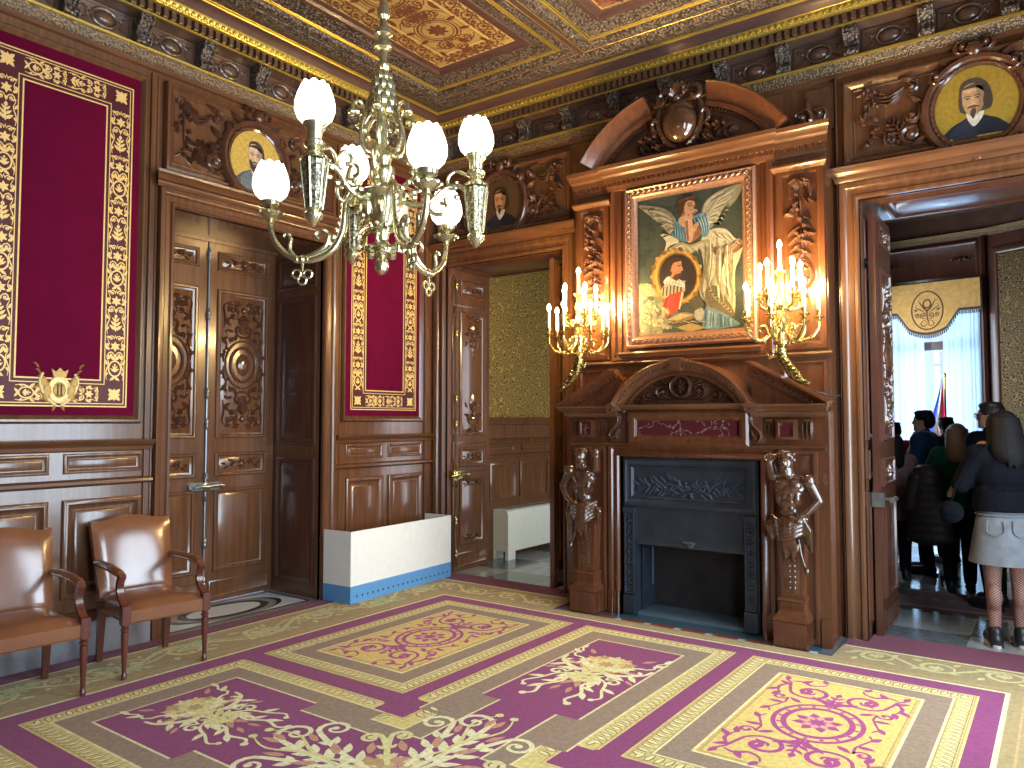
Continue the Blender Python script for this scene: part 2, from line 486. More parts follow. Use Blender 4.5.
# walls
mb = MB()
mb.box((-6.45, YF-.2, 0), (XL, OL[0], 5.4)); mb.box((-6.45, OL[1], 0), (XL, YW, 5.4)); mb.box((-6.45, OL[0], OL[2]), (XL, OL[1], 5.4))
wall_left = st('wall_left', mb, M_wood)
mb = MB()
mb.box((-6.45, YB, 0), (OB1[0], YW, 5.4)); mb.box((OB1[1], YB, 0), (OB2[0], YW, 5.4)); mb.box((OB2[1], YB, 0), (3.2, YW, 5.4))
mb.box((OB1[0], YB, OB1[2]), (OB1[1], YW, 5.4)); mb.box((OB2[0], YB, OB2[2]), (OB2[1], YW, 5.4))
wall_back = st('wall_back', mb, M_wood)
mb = MB(); mb.box((-6.45, YF-.2, 0), (XR+.3, YF, 5.4)); st('wall_front', mb, M_wood)
WIN = [(.5, 2.3, .25, 3.6), (3.75, 5.95, .25, 3.6)]
mb = MB(); ys = [YF]+[y for w in WIN for y in w[:2]]+[YB]
for i in range(0, len(ys), 2): mb.box((XR, ys[i], 0), (XR+.3, ys[i+1], 5.4))
for w in WIN: mb.box((XR, w[0], 0), (XR+.3, w[1], w[2])); mb.box((XR, w[0], w[3]), (XR+.3, w[1], 5.4))
st('wall_right', mb, M_wood)
def glassmat():
    m = bpy.data.materials.new('window_glass'); m.use_nodes = True; nt = m.node_tree; nt.nodes.clear()
    o = N(nt, 'ShaderNodeOutputMaterial'); t = N(nt, 'ShaderNodeBsdfTransparent'); g = N(nt, 'ShaderNodeBsdfGlossy'); g.inputs['Roughness'].default_value = .02
    x = N(nt, 'ShaderNodeMixShader'); x.inputs[0].default_value = .06
    nt.links.new(t.outputs[0], x.inputs[1]); nt.links.new(g.outputs[0], x.inputs[2]); nt.links.new(x.outputs[0], o.inputs[0]); return m
M_glass = glassmat()
def window(i, T, u0, v0, u1, v1, mats=None, mull=True):
    w = sthing('window_%d' % i)
    mb = MB(T); mb.rect(u0, v0, u1, v1, [(0, -.05), (0, .04), (.07, .04), (.07, -.05)], False)
    um = (u0+u1)/2
    if mull: mb.box((um-.05, v0, -.04), (um+.05, v1, .035))
    for t in (.36, .72) if mull else ():
        z = v0+(v1-v0)*t; mb.box((u0, z-.025, -.03), (u1, z+.025, .03))
    st('window_frame', mb, mats or M_dark, w)
    mb = MB(T); mb.box((u0, v0, -.006), (u1, v1, .006)); st('pane', mb, M_glass, w)
    return w
FR = frame((XR+.15, 0, 0), (0, 1, 0), (0, 0, 1), (-1, 0, 0))
for i, w in enumerate(WIN): window(i+1, FR, w[0], w[2], w[1], w[3])

# ---- panelling of the left and back wall
PAN = [(0, 0), (0, .018), (.012, .026), (.03, .026), (.045, .012), (.06, .004), (.075, .004), (.085, .012), (.10, .018)]
def panel(mb, u0, v0, u1, v1, k=1.): mb.rect(u0, v0, u1, v1, [(a*k, b*k) for a, b in PAN], True)
CAP = [(1.43, 0), (1.44, .03), (1.465, .035), (1.48, .06), (1.505, .075), (1.515, .07), (1.52, 0)]
RAIL = [(1.185, 0), (1.19, .03), (1.205, .045), (1.225, .04), (1.235, .015), (1.24, 0)]
def dado(name, T, spans, splits, plinth=True):
    """spans [(u0,u1)] of wall; splits = panel limits"""
    t = sthing(name)
    mb = MB(T)
    for a, b in spans: mb.mould(a, b, CAP); mb.mould(a, b, RAIL); mb.mould(a, b, [(.25, 0), (.25, .05), (.29, .035), (.31, .02), (.32, 0)])
    st('dado_rail', mb, M_woodh, t)
    mb = MB(T)
    for a, b in splits: panel(mb, a, 1.28, b, 1.42, .5); panel(mb, a, .42, b, 1.10)
    st('dado_panels', mb, M_wood, t)
    mb = MB(T)
    for a, b in spans: mb.mould(a, b, [(0, 0), (0, .055), (.22, .055), (.25, .045), (.25, 0)])
    st('baseboard', mb, M_greymarble, t)
    return t
dado('trim_1', FLEFT, [(YF, 3.09), (4.88, YB)], [(-.4, .45), (.53, 1.38), (1.46, 2.375), (2.47, 3.02), (5.03, 5.52), (5.60, 6.10)])
# tall pilaster strips and the frames the hangings sit in
HFR = [(0, 0), (0, .02), (.015, .04), (.03, .04), (.05, .02), (.06, .012)]
HANG = [(1.83, 1.63, 3.00, 4.28), (4.955, 1.64, 6.10, 4.28)]
mb = MB(FLEFT)
for h in HANG: mb.rect(*h, HFR, False)
t2 = st('trim_2', mb, M_wood)
mb = MB(FLEFT)
for a, b in ((6.13, 6.29), (3.03, 3.09), (4.885, 4.94)): mb.rect(a, .26, b, 4.33, [(0, 0), (0, .02), (.012, .02), (.018, .012), (.024, .012)], True)
st('wall_strips', mb, M_wood, t2)

# door cases
CAS = [(0, -.03), (0, .03), (.012, .045), (.03, .045), (.04, .03), (.075, .034), (.085, .05), (.10, .06), (.13, .06), (.135, .0)]
def ledge(mb, u0, u1, v):
    P = [(v, 0), (v, .05), (v+.02, .065), (v+.035, .07), (v+.045, .10), (v+.07, .115), (v+.085, .14), (v+.105, .145), (v+.11, 0)]
    L = [[(u0-(b if b > .0 else 0)*.5, a, b) for a, b in P], [(u1+b*.5, a, b) for a, b in P]]
    mb.loops(L, True); mb.add(L[0], [tuple(range(len(P)))]); mb.add(L[1], [tuple(reversed(range(len(P))))])
def doorcase(name, T, o, overtop=4.30):
    t = sthing(name)
    mb = MB(T); mb.casing(o[0], o[1], o[2], CAS); st('door_casing', mb, M_wood, t)
    mb = MB(T); ledge(mb, o[0]-.13, o[1]+.13, o[2]+.135); st('door_cornice', mb, M_woodh, t)
    mb = MB(T); mb.rect(o[0]-.10, o[2]+.27, o[1]+.10, overtop, [(0, 0), (0, .03), (.012, .05), (.03, .055), (.045, .03), (.07, .012), (.08, .02), (.09, .012)], True)
    st('overdoor_panel', mb, M_wood, t)
    return t
dc1 = doorcase('trim_3', FLEFT, OL)
dc2 = doorcase('trim_4', FBACK, OB1)
dc3 = doorcase('trim_5', FBACK, OB2)
# linings of the doorways (panelled jambs and soffits)
t = sthing('trim_6')
FJ = frame((0, OL[1], 0), (1, 0, 0), (0, 0, 1), (0, -1, 0))
mb = MB(FJ)
for v0, v1 in ((.12, 1.30), (1.42, 2.84), (2.92, 3.24)): panel(mb, -6.26, v0, -5.70, v1, .8)
st('jamb_panels', mb, M_dark, t)
for o in (OB1, OB2):
    FJ = frame((o[0], 0, 0), (0, 1, 0), (0, 0, 1), (1, 0, 0)); mb = MB(FJ)
    for v0, v1 in ((.12, 1.10), (1.20, 1.42), (1.50, 2.84), (2.92, 3.24)): panel(mb, 6.40, v0, 7.0, v1, .8)
    st('jamb_panels', mb, M_dark, t)
    FS = frame((0, 0, o[2]), (1, 0, 0), (0, 1, 0), (0, 0, -1)); mb = MB(FS); panel(mb, o[0]+.12, 6.42, o[1]-.12, 6.98, 1.)
    st('soffit_panel', mb, M_dark, t)
# strips of panelling on the back wall beside the chimney breast
mb = MB(FBACK)
mb.rect(-5.60, .02, -5.585, 4.33, [(0, 0), (0, .02)], True)
mb.mould(.0, 4.35, [(-1.405, 0), (-1.405, .02), (-1.385, .05), (-1.378, .05), (-1.376, 0)], 1)
st('trim_7', mb, M_wood)

# ---- cornice, following both walls
def run(prof, name, m, parent, x1=XR, y0=YF):
    mb = MB(); L = [[(XL+p, y0, z) for p, z in prof], [(XL+p, YB-p, z) for p, z in prof], [(x1, YB-p, z) for p, z in prof]]
    mb.loops(L, False); return st(name, mb, m, parent, 30)
cor = sthing('trim_8')
run([(0, 4.345), (.025, 4.355), (.03, 4.385)], 'lower_moulding', M_woodh, cor)
run([(.03, 4.385), (.04, 4.405), (.075, 4.455)], 'carved_band', M_band, cor)
run([(.075, 4.455), (.085, 4.458), (.088, 4.475), (.08, 4.478)], 'gilt_fillet', M_gilt, cor)
run([(.08, 4.478), (.02, 4.482), (.02, 4.685), (.165, 4.69)], 'frieze', M_frieze, cor)
run([(.165, 4.688), (.178, 4.69), (.178, 4.703), (.165, 4.705)], 'gilt_fillet', M_gilt, cor)
run([(.165, 4.705), (.17, 4.768), (.2, 4.772)], 'dentil_bed', M_dark, cor)
run([(.2, 4.772), (.228, 4.777), (.246, 4.80), (.252, 4.824), (.258, 4.828)], 'gilt_egg_band', M_gilt, cor)
mb = MB(); y = 1.5
while y < YB-.25: mb.ball((XL+.243, y, 4.80), (.016, .019, .021), 8, 5); mb.ball((XL+.236, y+.026, 4.79), (.008, .006, .016), 6, 4); y += .052
x = XL+.26
while x < XR: mb.ball((x, YB-.243, 4.80), (.019, .016, .021), 8, 5); mb.ball((x+.026, YB-.236, 4.79), (.006, .008, .016), 6, 4); x += .052
st('egg_row', mb, M_gilt, cor)
run([(.258, 4.828), (.29, 4.86), (.33, 4.878), (.345, 4.88)], 'cove', M_ceil, cor)
run([(.345, 4.88), (.352, 4.888), (.37, 4.892), (.374, 4.898)], 'gilt_fillet', M_gilt, cor)
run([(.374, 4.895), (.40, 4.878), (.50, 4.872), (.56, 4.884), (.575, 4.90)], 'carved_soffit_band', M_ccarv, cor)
mb = MB()
y = YF+.03
while y < YB-.2: mb.box((XL+.16, y, 4.708), (XL+.205, y+.034, 4.768)); y += .062
x = XL+.24
while x < XR: mb.box((x, YB-.205, 4.708), (x+.034, YB-.16, 4.768)); x += .062
st('dentils', mb, M_frieze, cor)
mb = MB(FLEFT); d = D(mb)
y = 1.6
while y < YB-.05: mb.ball((y, 4.392, .036), .009, 6, 4); y += .026
mb.T = FBACK; x = XL+.05
while x < XR: mb.ball((x, 4.392, .036), .009, 6, 4); x += .026
st('bead_row', mb, M_band, cor)
# consoles and frieze panels
def console_mb(T, u):
    mb = MB(T); P = [(4.482, .02), (4.482, .10), (4.50, .115), (4.53, .10), (4.56, .095), (4.60, .11), (4.635, .145), (4.665, .162), (4.688, .155), (4.688, .02)]
    for a, b, k in ((u-.05, u+.05, 1),): mb.mould(a, b, P)
    for du in (-.045, .045): mb.tube([(u+du, p[0], p[1]+.002) for p in P[1:9]], .012, 6)
    for i in range(4):
        z, n = P[2+i*2 if 2+i*2 < 9 else 8]
        for sg in (1, -1): mb.ball((u+sg*.02, z+.01, n+.004), (.022, .02, .012), 6, 4)
    mb.ball((u, 4.655, .165), (.04, .022, .014), 8, 4)
    return mb
def frieze_orn(T, u0, u1):
    mb = MB(T); w = u1-u0; c = (u0+u1)/2
    mb.rect(u0, 4.50, u1, 4.675, [(0, .02), (0, .03), (.012, .03), (.016, .024), (.02, .024)], True)
    d = D(mb, n0=.024)
    mb.ball((c, 4.585, .024), (.075, .052, .035), 12, 6)
    d.ring(c, 4.585, .09, .065, .014, .02)
    for f in (0, 1):
        e = d.at(c, 4.585, 0, 1, False) if not f else d.at(c, 4.585, 0, 1, True)
        e.at(.10, -.03).scroll(.035, .009, .014, 1.3); e.leaf(.11, .02, .5, .07, .03, .02); e.leaf(.10, -.03, -.4, .08, .03, .02)
    return mb
cu = [6.0-.515*k for k in range(10)]
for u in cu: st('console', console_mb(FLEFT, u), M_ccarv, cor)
for a, b in zip(cu[1:], cu[:-1]): st('frieze_relief', frieze_orn(FLEFT, a+.065, b-.065), M_frieze, cor)
cx = [-.22-.515*k for k in range(11)]+[.295]
cx.sort()
for u in cx: st('console', console_mb(FBACK, u), M_ccarv, cor)
for a, b in zip(cx[:-1], cx[1:]): st('frieze_relief', frieze_orn(FBACK, a+.065, b-.065), M_frieze, cor)

# ---- ceiling: beams and coffers
CX = [(-4.98, -3.49), (-3.25, -1.81), (-1.57, -.08)]
CY = [(-.55, 2.41), (2.65, 5.61)]
mb = MB()
mb.box((-6.45, YF-.2, 5.12), (XR+.3, YW, 5.4))
xs = [XL]+[x for c in CX for x in c]+[XR]; ys = [YF]+[y for c in CY for y in c]+[YB]
for i in range(0, len(xs), 2): mb.box((xs[i], YF, ZC), (xs[i+1], YB, 5.13))
for j in range(0, len(ys), 2): mb.box((XL, ys[j], ZC+.0005), (XR, ys[j+1], 5.13))
ceiling = st('ceiling', mb, M_ceil)
FC = frame((0, 0, ZC), (1, 0, 0), (0, 1, 0), (0, 0, -1))
GOLD, BRN, GLT, RED = S(172, 138, 82), S(104, 60, 38), S(196, 162, 98), S(140, 86, 66)
def ceil_pattern(mb, x0, y0, x1, y1, base, ink, lite, n0):
    d = D(mb, True, n0)
    mb.poly([(x0, y0), (x1, y0), (x1, y1), (x0, y1)], n0, base)
    def fr(i, w, c, n): mb.col = c; mb.rect(x0+i, y0+i, x1-i, y1-i, [(0, n), (w, n)], False)
    fr(.015, .012, lite, n0+.0006); fr(.16, .035, lite, n0+.0006); fr(.155, .006, ink, n0+.0008); fr(.196, .006, ink, n0+.0008)
    d = D(mb, True, n0+.001, ink)
    W, H = x1-x0, y1-y0
    for a, b, n, L in ((x0+.17, y0+.09, 0, W-.34), (x0+.17, y1-.09, 0, W-.34)): d.at(a, b).vine(L, .13, 8, .008)
    for a in (x0+.09, x1-.09): d.at(a, y0+.1, pi/2).vine(H-.2, .13, 20, .008)
    xc = (x0+x1)/2; ny = 3
    for k in range(ny):
        yc = y0+.22+(H-.44)*(k+.5)/ny
        d.ring(xc, yc, .17, .17, .009); d.ring(xc, yc, .14, .14, .005); d.at(xc, yc).rosette(.10, 8); d.ring(xc, yc, .20, .20, .005)
        for sx in (0, 1):
            for sy in (0, 1):
                e = D(mb, True, n0+.001, ink, Matrix(((-1 if sx else 1, 0, xc), (0, -1 if sy else 1, yc), (0, 0, 1))))
                e.at(.12, .17, .3).scroll(.075, .009, turns=1.7, lead=.1); e.at(.06, .30, 1.2).scroll(.06, .009, turns=1.6, lead=.1); e.at(.20, .25, 2.2).scroll(.05, .008, turns=1.5, lead=.08); e.at(.05, .15, .9).scroll(.035, .007, turns=1.4, lead=.05)
                e.leaf(.05, .2, 1.0, .12, .05); e.leaf(.18, .08, .2, .10, .05); e.leaf(.22, .3, 1.3, .10, .05); e.leaf(.02, .36, 1.5, .10, .05)
for i, (x0, x1) in enumerate(CX):
    for j, (y0, y1) in enumerate(CY):
        mb = MB(FC); mb.rect(x0, y0, x1, y1, [(-.075, .002), (-.07, .012), (-.02, .014), (0, 0), (.02, -.02)], False); st('coffer_bead', mb, M_ccarv, ceiling)
        mb = MB(FC); mb.rect(x0, y0, x1, y1, [(.02, -.018), (.03, -.012), (.04, -.012), (.05, -.02)], False); mb.rect(x0, y0, x1, y1, [(.055, -.022), (.06, -.017), (.066, -.022)], False)
        mb.rect(x0-.095, y0-.095, x1+.095, y1+.095, [(0, .001), (.003, .004), (.008, .001)], False); st('gilt_fillet', mb, M_gilt, ceiling)
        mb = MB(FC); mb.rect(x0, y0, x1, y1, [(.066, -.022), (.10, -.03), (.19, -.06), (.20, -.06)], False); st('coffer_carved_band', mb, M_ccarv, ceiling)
        mb = MB(FC); mb.rect(x0, y0, x1, y1, [(.20, -.06), (.21, -.05), (.24, -.05), (.26, -.068), (.30, -.07), (.31, -.078)], False); st('coffer_moulding', mb, M_ceil, ceiling)
        mb = MB(FC)
        ceil_pattern(mb, x0+.30, y0+.30, x1-.30, y1-.30, GOLD if i != 1 else RED, BRN if i != 1 else S(96, 50, 40), GLT, -.076)
        st('coffer_panel', mb, M_ceilpaint, ceiling)
# ------------------------------------------------------------------ DOORS
def off(T, n): return T @ Matrix.Translation((0, 0, n))
def cartouche(d, w, h, k):
    """upright carved ornament inside a w x h field"""
    d.ring(0, 0, w*.30, w*.36, .016, k); d.dot(0, 0, w*.17, w*.23, k*1.1, 16); d.ring(0, 0, w*.42, w*.50, .01, k*.7)
    for sx in (0, 1):
        e = D(d.mb, d.flat, d.n0, d.col, d.M @ Matrix(((-1 if sx else 1, 0, 0), (0, 1, 0), (0, 0, 1))), d.sc, d.hs)
        for f in (1, -1):
            e2 = D(e.mb, e.flat, e.n0, e.col, e.M @ Matrix(((1, 0, 0), (0, f, 0), (0, 0, 1))), e.sc, e.hs)
            H = h/2
            e2.at(w*.10, H*.44, .25).scroll(w*.13, .012, k, 1.5, lead=w*.2)
            e2.at(w*.05, H*.62, .9).scroll(w*.11, .011, k, 1.5, lead=w*.15)
            e2.at(w*.28, H*.92, pi*.96).scroll(w*.09, .010, k, 1.4, lead=w*.1)
            for (a, b, g, L) in ((.38, .30, .9, .2), (.42, .12, .2, .14), (.12, .78, 1.2, .22), (.30, .60, .6, .2), (.36, .80, 1.7, .18), (.06, .93, .3, .2), (.2, .36, 1.9, .2)):
                e2.leaf(w*a, H*b, g, w*L, w*.10, k)
            e2.dot(w*.44, H*.2, w*.04, h=k); e2.dot(w*.40, H*.50, w*.035, h=k)
            e2.stroke([(w*.46, H*.02), (w*.46, H*.14), (w*.40, H*.28), (w*.44, H*.40), (w*.36, H*.46)], .010, k*.9); e2.stroke([(w*.46, H*.55), (w*.44, H*.72), (w*.47, H*.88), (w*.36, H*.97)], .009, k*.9)
            e2.stroke([(w*.02, H*.50), (w*.10, H*.56), (w*.05, H*.66), (w*.16, H*.72), (w*.10, H*.84)], .009, k*.9); e2.at(w*.33, H*.36, 1.2).scroll(w*.06, .008, k, 1.4, lead=w*.06); e2.at(w*.22, H*.70, -.4).scroll(w*.06, .008, k, 1.4, lead=w*.06)
            for (a, b, g, L) in ((.45, .34, 2.2, .14), (.24, .50, .3, .16), (.42, .66, 2.6, .16), (.18, .88, 2.0, .16), (.02, .60, 1.0, .14), (.32, .20, .9, .12), (.40, .92, 2.8, .14)): e2.leaf(w*a, H*b, g, w*L, w*.07, k)
    for f in (1, -1):
        d.dot(0, f*h*.42, w*.07, h=k*1.2); d.leaf(0, f*h*.24, f*pi/2, h*.13, w*.16, k); d.at(0, f*h*.36).rosette(w*.09, 6, k)
def small_orn(d, w, k):
    d.at(0, 0).rosette(w*.13, 7, k); d.dot(0, 0, w*.06, h=k*1.3)
    for sx in (0, 1):
        e = D(d.mb, d.flat, d.n0, d.col, d.M @ Matrix(((-1 if sx else 1, 0, 0), (0, 1, 0), (0, 0, 1))), d.sc, d.hs)
        e.at(w*.20, -w*.05).scroll(w*.07, .008, k, 1.4, lead=w*.1); e.leaf(w*.12, .01, .35, w*.22, w*.08, k); e.leaf(w*.36, 0, .2, w*.12, w*.06, k); e.leaf(w*.3, -w*.03, -.5, w*.13, w*.06, k)
def leafdoor(num, T, u0, u1, top, style, wd, bolt=None, bm=None, thick=.05):
    t = sthing('door_%d' % num)
    mb = MB(T); mb.box((u0, .012, -thick), (u1, top, 0)); st('door_leaf', mb, wd, t)
    m = .09; rows = [(3.04, 3.22), (1.49, 2.87), (1.14, 1.36), (.28, 1.03)]
    mb = MB(T)
    for v0, v1 in rows: mb.rect(u0+m, v0, u1-m, v1, [(0, 0), (0, .014), (.012, .022), (.026, .02), (.034, .006), (.05, -.0), (.062, .006), (.07, .010)], True)
    mb.rect(u0+.05, .05, u1-.05, .20, [(0, 0), (0, .012), (.01, .016), (.02, .01)], True)
    st('door_panels', mb, wd, t)
    mb = MB(T); d = D(mb, n0=.01); c = (u0+u1)/2; w = u1-u0-2*m-.10
    small_orn(d.at(c, 3.13), w, .022); small_orn(d.at(c, 1.25), w, .018)
    if style == 0: cartouche(d.at(c, 2.18), w, 1.22, .026)
    else:
        small_orn(d.at(c, .95), w, .016); small_orn(d.at(c, .36), w, .016)
        for v, f in ((2.62, -1), (1.72, 1)):
            e = d.at(c, v, 0 if f > 0 else pi)
            for sx in (False, True):
                g = e.at(0, 0, 0, 1, sx)
                g.at(.05, -.10).scroll(.055, .011, .018, 1.5, lead=.05); g.at(.03, .06, .5).scroll(.045, .010, .018, 1.5, lead=.05)
                g.leaf(.0, .05, 1.2, .12, .05, .018); g.leaf(.05, -.02, .2, .11, .05, .018); g.leaf(.03, -.15, -.6, .12, .05, .018); g.leaf(.1, .08, .9, .08, .04, .018)
            e.acanth(.01, .01, .01, 1); e.leaf(0, .02, pi/2, .22, .07, .022); e.leaf(0, -.02, -pi/2, .18, .06, .022); e.dot(0, 0, .03, h=.03); e.dot(0, -.2, .018, h=.02)
    st('door_carving', mb, M_carv, t)
    if bolt is not None:
        mb = MB(T); mb.tube([(bolt, .05, .016), (bolt, top-.03, .016)], .0065, 8)
        for v in (top-.12, 2.62, 1.9, 1.62, .55, .2): mb.lathe([(.0, -.05), (.014, -.04), (.019, -.012), (.013, 0), (.019, .012), (.014, .04), (0, .05)], (0, 0, 0), 10) if False else mb.tube([(bolt, v-.05, .018), (bolt, v-.02, .02), (bolt, v, .02), (bolt, v+.02, .02), (bolt, v+.05, .018)], [.008, .019, .013, .019, .008], 10)
        bo = st('espagnolette_bolt', mb, bm, t)
        mb = MB(T); mb.prism([(bolt-.17, 1.045), (bolt-.13, 1.025), (bolt+.13, 1.025), (bolt+.17, 1.045), (bolt+.17, 1.075), (bolt+.13, 1.095), (bolt-.13, 1.095), (bolt-.17, 1.075)] if num == 2 else [(bolt-.05, 1.0), (bolt+.10, 1.02), (bolt+.10, 1.09), (bolt-.05, 1.11)], .004, .034); mb.ball((bolt, 1.06, .034), (.045, .05, .012), 10, 6); mb.tube([(bolt, 1.13, .03), (bolt, 1.18, .03)], [.022, .006], 8); mb.tube([(bolt, .97, .03), (bolt, .92, .03)], [.022, .006], 8)
        st('lock_case', mb, bm, t)
        mb = MB(T); mb.tube([(bolt, 1.06, .03), (bolt, 1.06, .07)], .014, 8); mb.tube([(bolt-.13, 1.05, .065), (bolt-.06, 1.06, .07), (bolt, 1.06, .072), (bolt+.09, 1.065, .07), (bolt+.14, 1.06, .066)], [.010, .016, .018, .015, .022], 8); mb.ball((bolt+.145, 1.06, .066), .024, 8, 6)
        st('door_handle', mb, bm, t)
    return t
TD = off(FLEFT, -.70)
leafdoor(1, TD, 3.24, 3.975, 3.29, 0, M_wood)
leafdoor(2, TD, 3.99, 4.72, 3.29, 0, M_wood, 3.985, M_steel)
mb = MB(TD); mb.box((3.23, 3.292, -.05), (4.73, 3.32, .02)); st('trim_9', mb, M_wood)
FJ3 = frame((-5.43, 0, 0), (0, 1, 0), (0, 0, 1), (1, 0, 0))
leafdoor(3, FJ3, 6.42, 7.05, 3.27, 1, M_wood, 6.435, M_gbrass)
FJ4 = frame((-4.075, 0, 0), (0, 1, 0), (0, 0, 1), (1, 0, 0))
leafdoor(4, FJ4, 6.34, 7.02, 3.27, 1, M_wood)
FJ5 = frame((-1.155, 0, 0), (0, 1, 0), (0, 0, 1), (1, 0, 0))
d5 = leafdoor(5, FJ5, 6.42, 7.06, 3.29, 0, M_dark)
mb = MB(FJ5); mb.box((6.40, .99, -.06), (6.46, 1.10, .03)); st('lock_case', mb, M_steel, d5)
mb = MB(FJ5); mb.tube([(6.45, 1.05, .03), (6.45, 1.05, .08)], .012, 8); mb.tube([(6.38, 1.05, .085), (6.45, 1.05, .085), (6.55, 1.05, .085)], [.022, .014, .02], 8); st('door_handle', mb, M_steel, d5)

# ------------------------------------------------------------------ CRIMSON HANGINGS
def motif(d, k):
    """one repeat, .30 long along +x, .12 wide"""
    if k % 2 == 0:
        d.ring(.075, 0, .05, .040, .005); d.at(.05, 0).acanth(.055, .05, n=2); d.dot(.075, 0, .012)
        for s in (1, -1): d.leaf(.13, 0, s*.8, .05, .02); d.leaf(.02, 0, s*2.2, .04, .018); d.dot(.145, s*.04, .009)
    else:
        d.at(.02, 0).acanth(.11, .075, n=3)
    for s in (False, True):
        e = D(d.mb, True, d.n0, d.col, d.M @ Matrix(((1, 0, 0), (0, -1 if s else 1, 0), (0, 0, 1))))
        e.at(.17, .008, .3).scroll(.022, .0045, turns=1.4, lead=.03); e.at(.27, .008, pi*.9).scroll(-.018, .004, turns=1.3, lead=.03)
        e.leaf(.2, .05, .3, .04, .016); e.leaf(.15, .03, 1.2, .03, .014); e.leaf(.24, .045, 2.2, .03, .014)
        e.stroke([(.0, .052), (.05, .058), (.11, .040), (.15, .052), (.19, .030)], .0042); e.stroke([(.20, .056), (.24, .040), (.28, .056)], .004); e.leaf(.10, .048, .5, .04, .017); e.leaf(.28, .03, 1.4, .03, .016); e.leaf(.05, .045, 2.6, .03, .013); e.dot(.205, .042, .008)
    d.dot(.16, 0, .010); d.at(.222, 0).rosette(.034, 6)
def hanging(label, u0, v0, u1, v1, crest):
    t = thing('wall_hanging', label, 'wall hanging', (XL, (u0+u1)/2, v0), 0, None)
    mb = MB(FLEFT); mb.rect(u0, v0, u1, v1, [(0, .002), (0, .016), (.006, .02)], True); mk('velvet_panel', mb, M_velvet, t)
    G, DK = S(232, 194, 122), S(72, 8, 24)
    mb = MB(FLEFT); mb.col = G
    a, b, c, e = u0+.058, v0+.058, u1-.058, v1-.085; w = .198
    mb.col = DK; mb.rect(a, b, c, e, [(0, .0206), (w, .0206)], False)
    mb.col = G
    for i, k in ((0, .009), (.022, .006), (w-.036, .006), (w-.010, .010)): mb.rect(a+i, b+i, c-i, e-i, [(0, .0206), (0, .0222), (k, .0222), (k, .0206)], False)
    d = D(mb, True, .0218, G); m = w/2-.007
    H = e-b-2*w; n = int(round(H/.36))
    for uu in (a+m, c-m):
        for k in range(n): motif(d.at(uu, b+w+H*k/n, pi/2, H/n/.30), k)
    W = c-a-2*w; n = max(1, int(round(W/.33)))
    for vv in (b+m, e-m):
        for k in range(n):
            if crest and vv < v0+.3 and abs(a+w+W*(k+.5)/n-(u0+u1)/2) < .06: continue
            motif(d.at(a+w+W*k/n, vv, 0, W/n/.30), k)
    for uu in (a+m, c-m):
        for vv in (b+m, e-m):
            f = d.at(uu, vv); f.rosette(.045, 4); f.at(0, 0, pi/4).rosette(.06, 4)
            for s in range(4): f.dot(.045*cos(pi/4+s*pi/2), .045*sin(pi/4+s*pi/2), .010)
            mb.col = G
    mb.col = G
    for uu in (a+.022, c-.028):
        for k in range(1, 8): mb.box((uu, b+(e-b)*k/8, .0206), (uu+.006, b+(e-b)*k/8+.006, .0222))
    mk('embroidered_border', mb, M_embro, t)
    if crest:
        mb = MB(FLEFT); cu_, cv_ = 0, 0; mb.T = FLEFT @ Matrix.Translation(((u0+u1)/2, v0+.175, 0)) @ Matrix.Diagonal((.64, .70, 1, 1)); G2, G3 = S(240, 212, 150), S(188, 152, 84)
        d = D(mb, False, .022, hs=.5); mb.col = G2
        mb.oval(cu_, cv_, .115, .135, [(0, .021), (.004, .034), (.02, .036), (.022, .032)], 28)
        mb.col = G3; mb.oval(cu_, cv_-.005, .066, .078, [(0, .033), (.006, .037), (.012, .034)], 24)
        mb.col = S(70, 50, 40)
        for s in (-.018, .018): mb.box((cu_+s-.006, cv_-.055, .034), (cu_+s+.006, cv_+.045, .0385))
        for s in (-1, 1): mb.box((cu_+s*.018-.012, cv_+.04, .034), (cu_+s*.018+.012, cv_+.05, .0385)); mb.box((cu_+s*.018-.012, cv_-.062, .034), (cu_+s*.018+.012, cv_-.052, .0385)); mb.col = G3; mb.ball((cu_+s*.12, cv_-.02, .026), (.05, .10, .014), 10, 6); mb.ball((cu_+s*.16, cv_+.07, .024), (.045, .06, .012), 10, 6); mb.col = S(70, 50, 40)
        mb.col = G3; mb.prism([(cu_-.06, cv_+.12), (cu_+.06, cv_+.12), (cu_+.085, cv_+.20), (cu_+.04, cv_+.175), (cu_, cv_+.215), (cu_-.04, cv_+.175), (cu_-.085, cv_+.20)], .022, .036)
        mb.col = G2
        for s in (False, True):
            g = d.at(cu_, cv_, 0, 1, s); mb.col = G2
            g.stroke([(.02, -.16), (.10, -.10), (.17, 0), (.19, .09), (.16, .16)], .022, .03, .5, .6)
            mb.col = G3
            for k in range(5): g.leaf(.17+.012*k, .12+.03*k, .4+.3*(k % 2)*2, .045, .022, .02)
            for k in range(3): g.leaf(.12+.03*k, -.08+.06*k, -.3, .07, .03, .02)
            g.leaf(.03, -.15, -1.1, .07, .03, .02)
        mk('embroidered_crest', mb, M_embro, t)
    return t
hanging('crimson velvet panel with gold border and embroidered crest, above the two armchairs', 1.89, 1.69, 2.945, 4.225, True)
hanging('crimson velvet panel with gold border, between the double door and the corner', 5.01, 1.70, 6.045, 4.225, False)

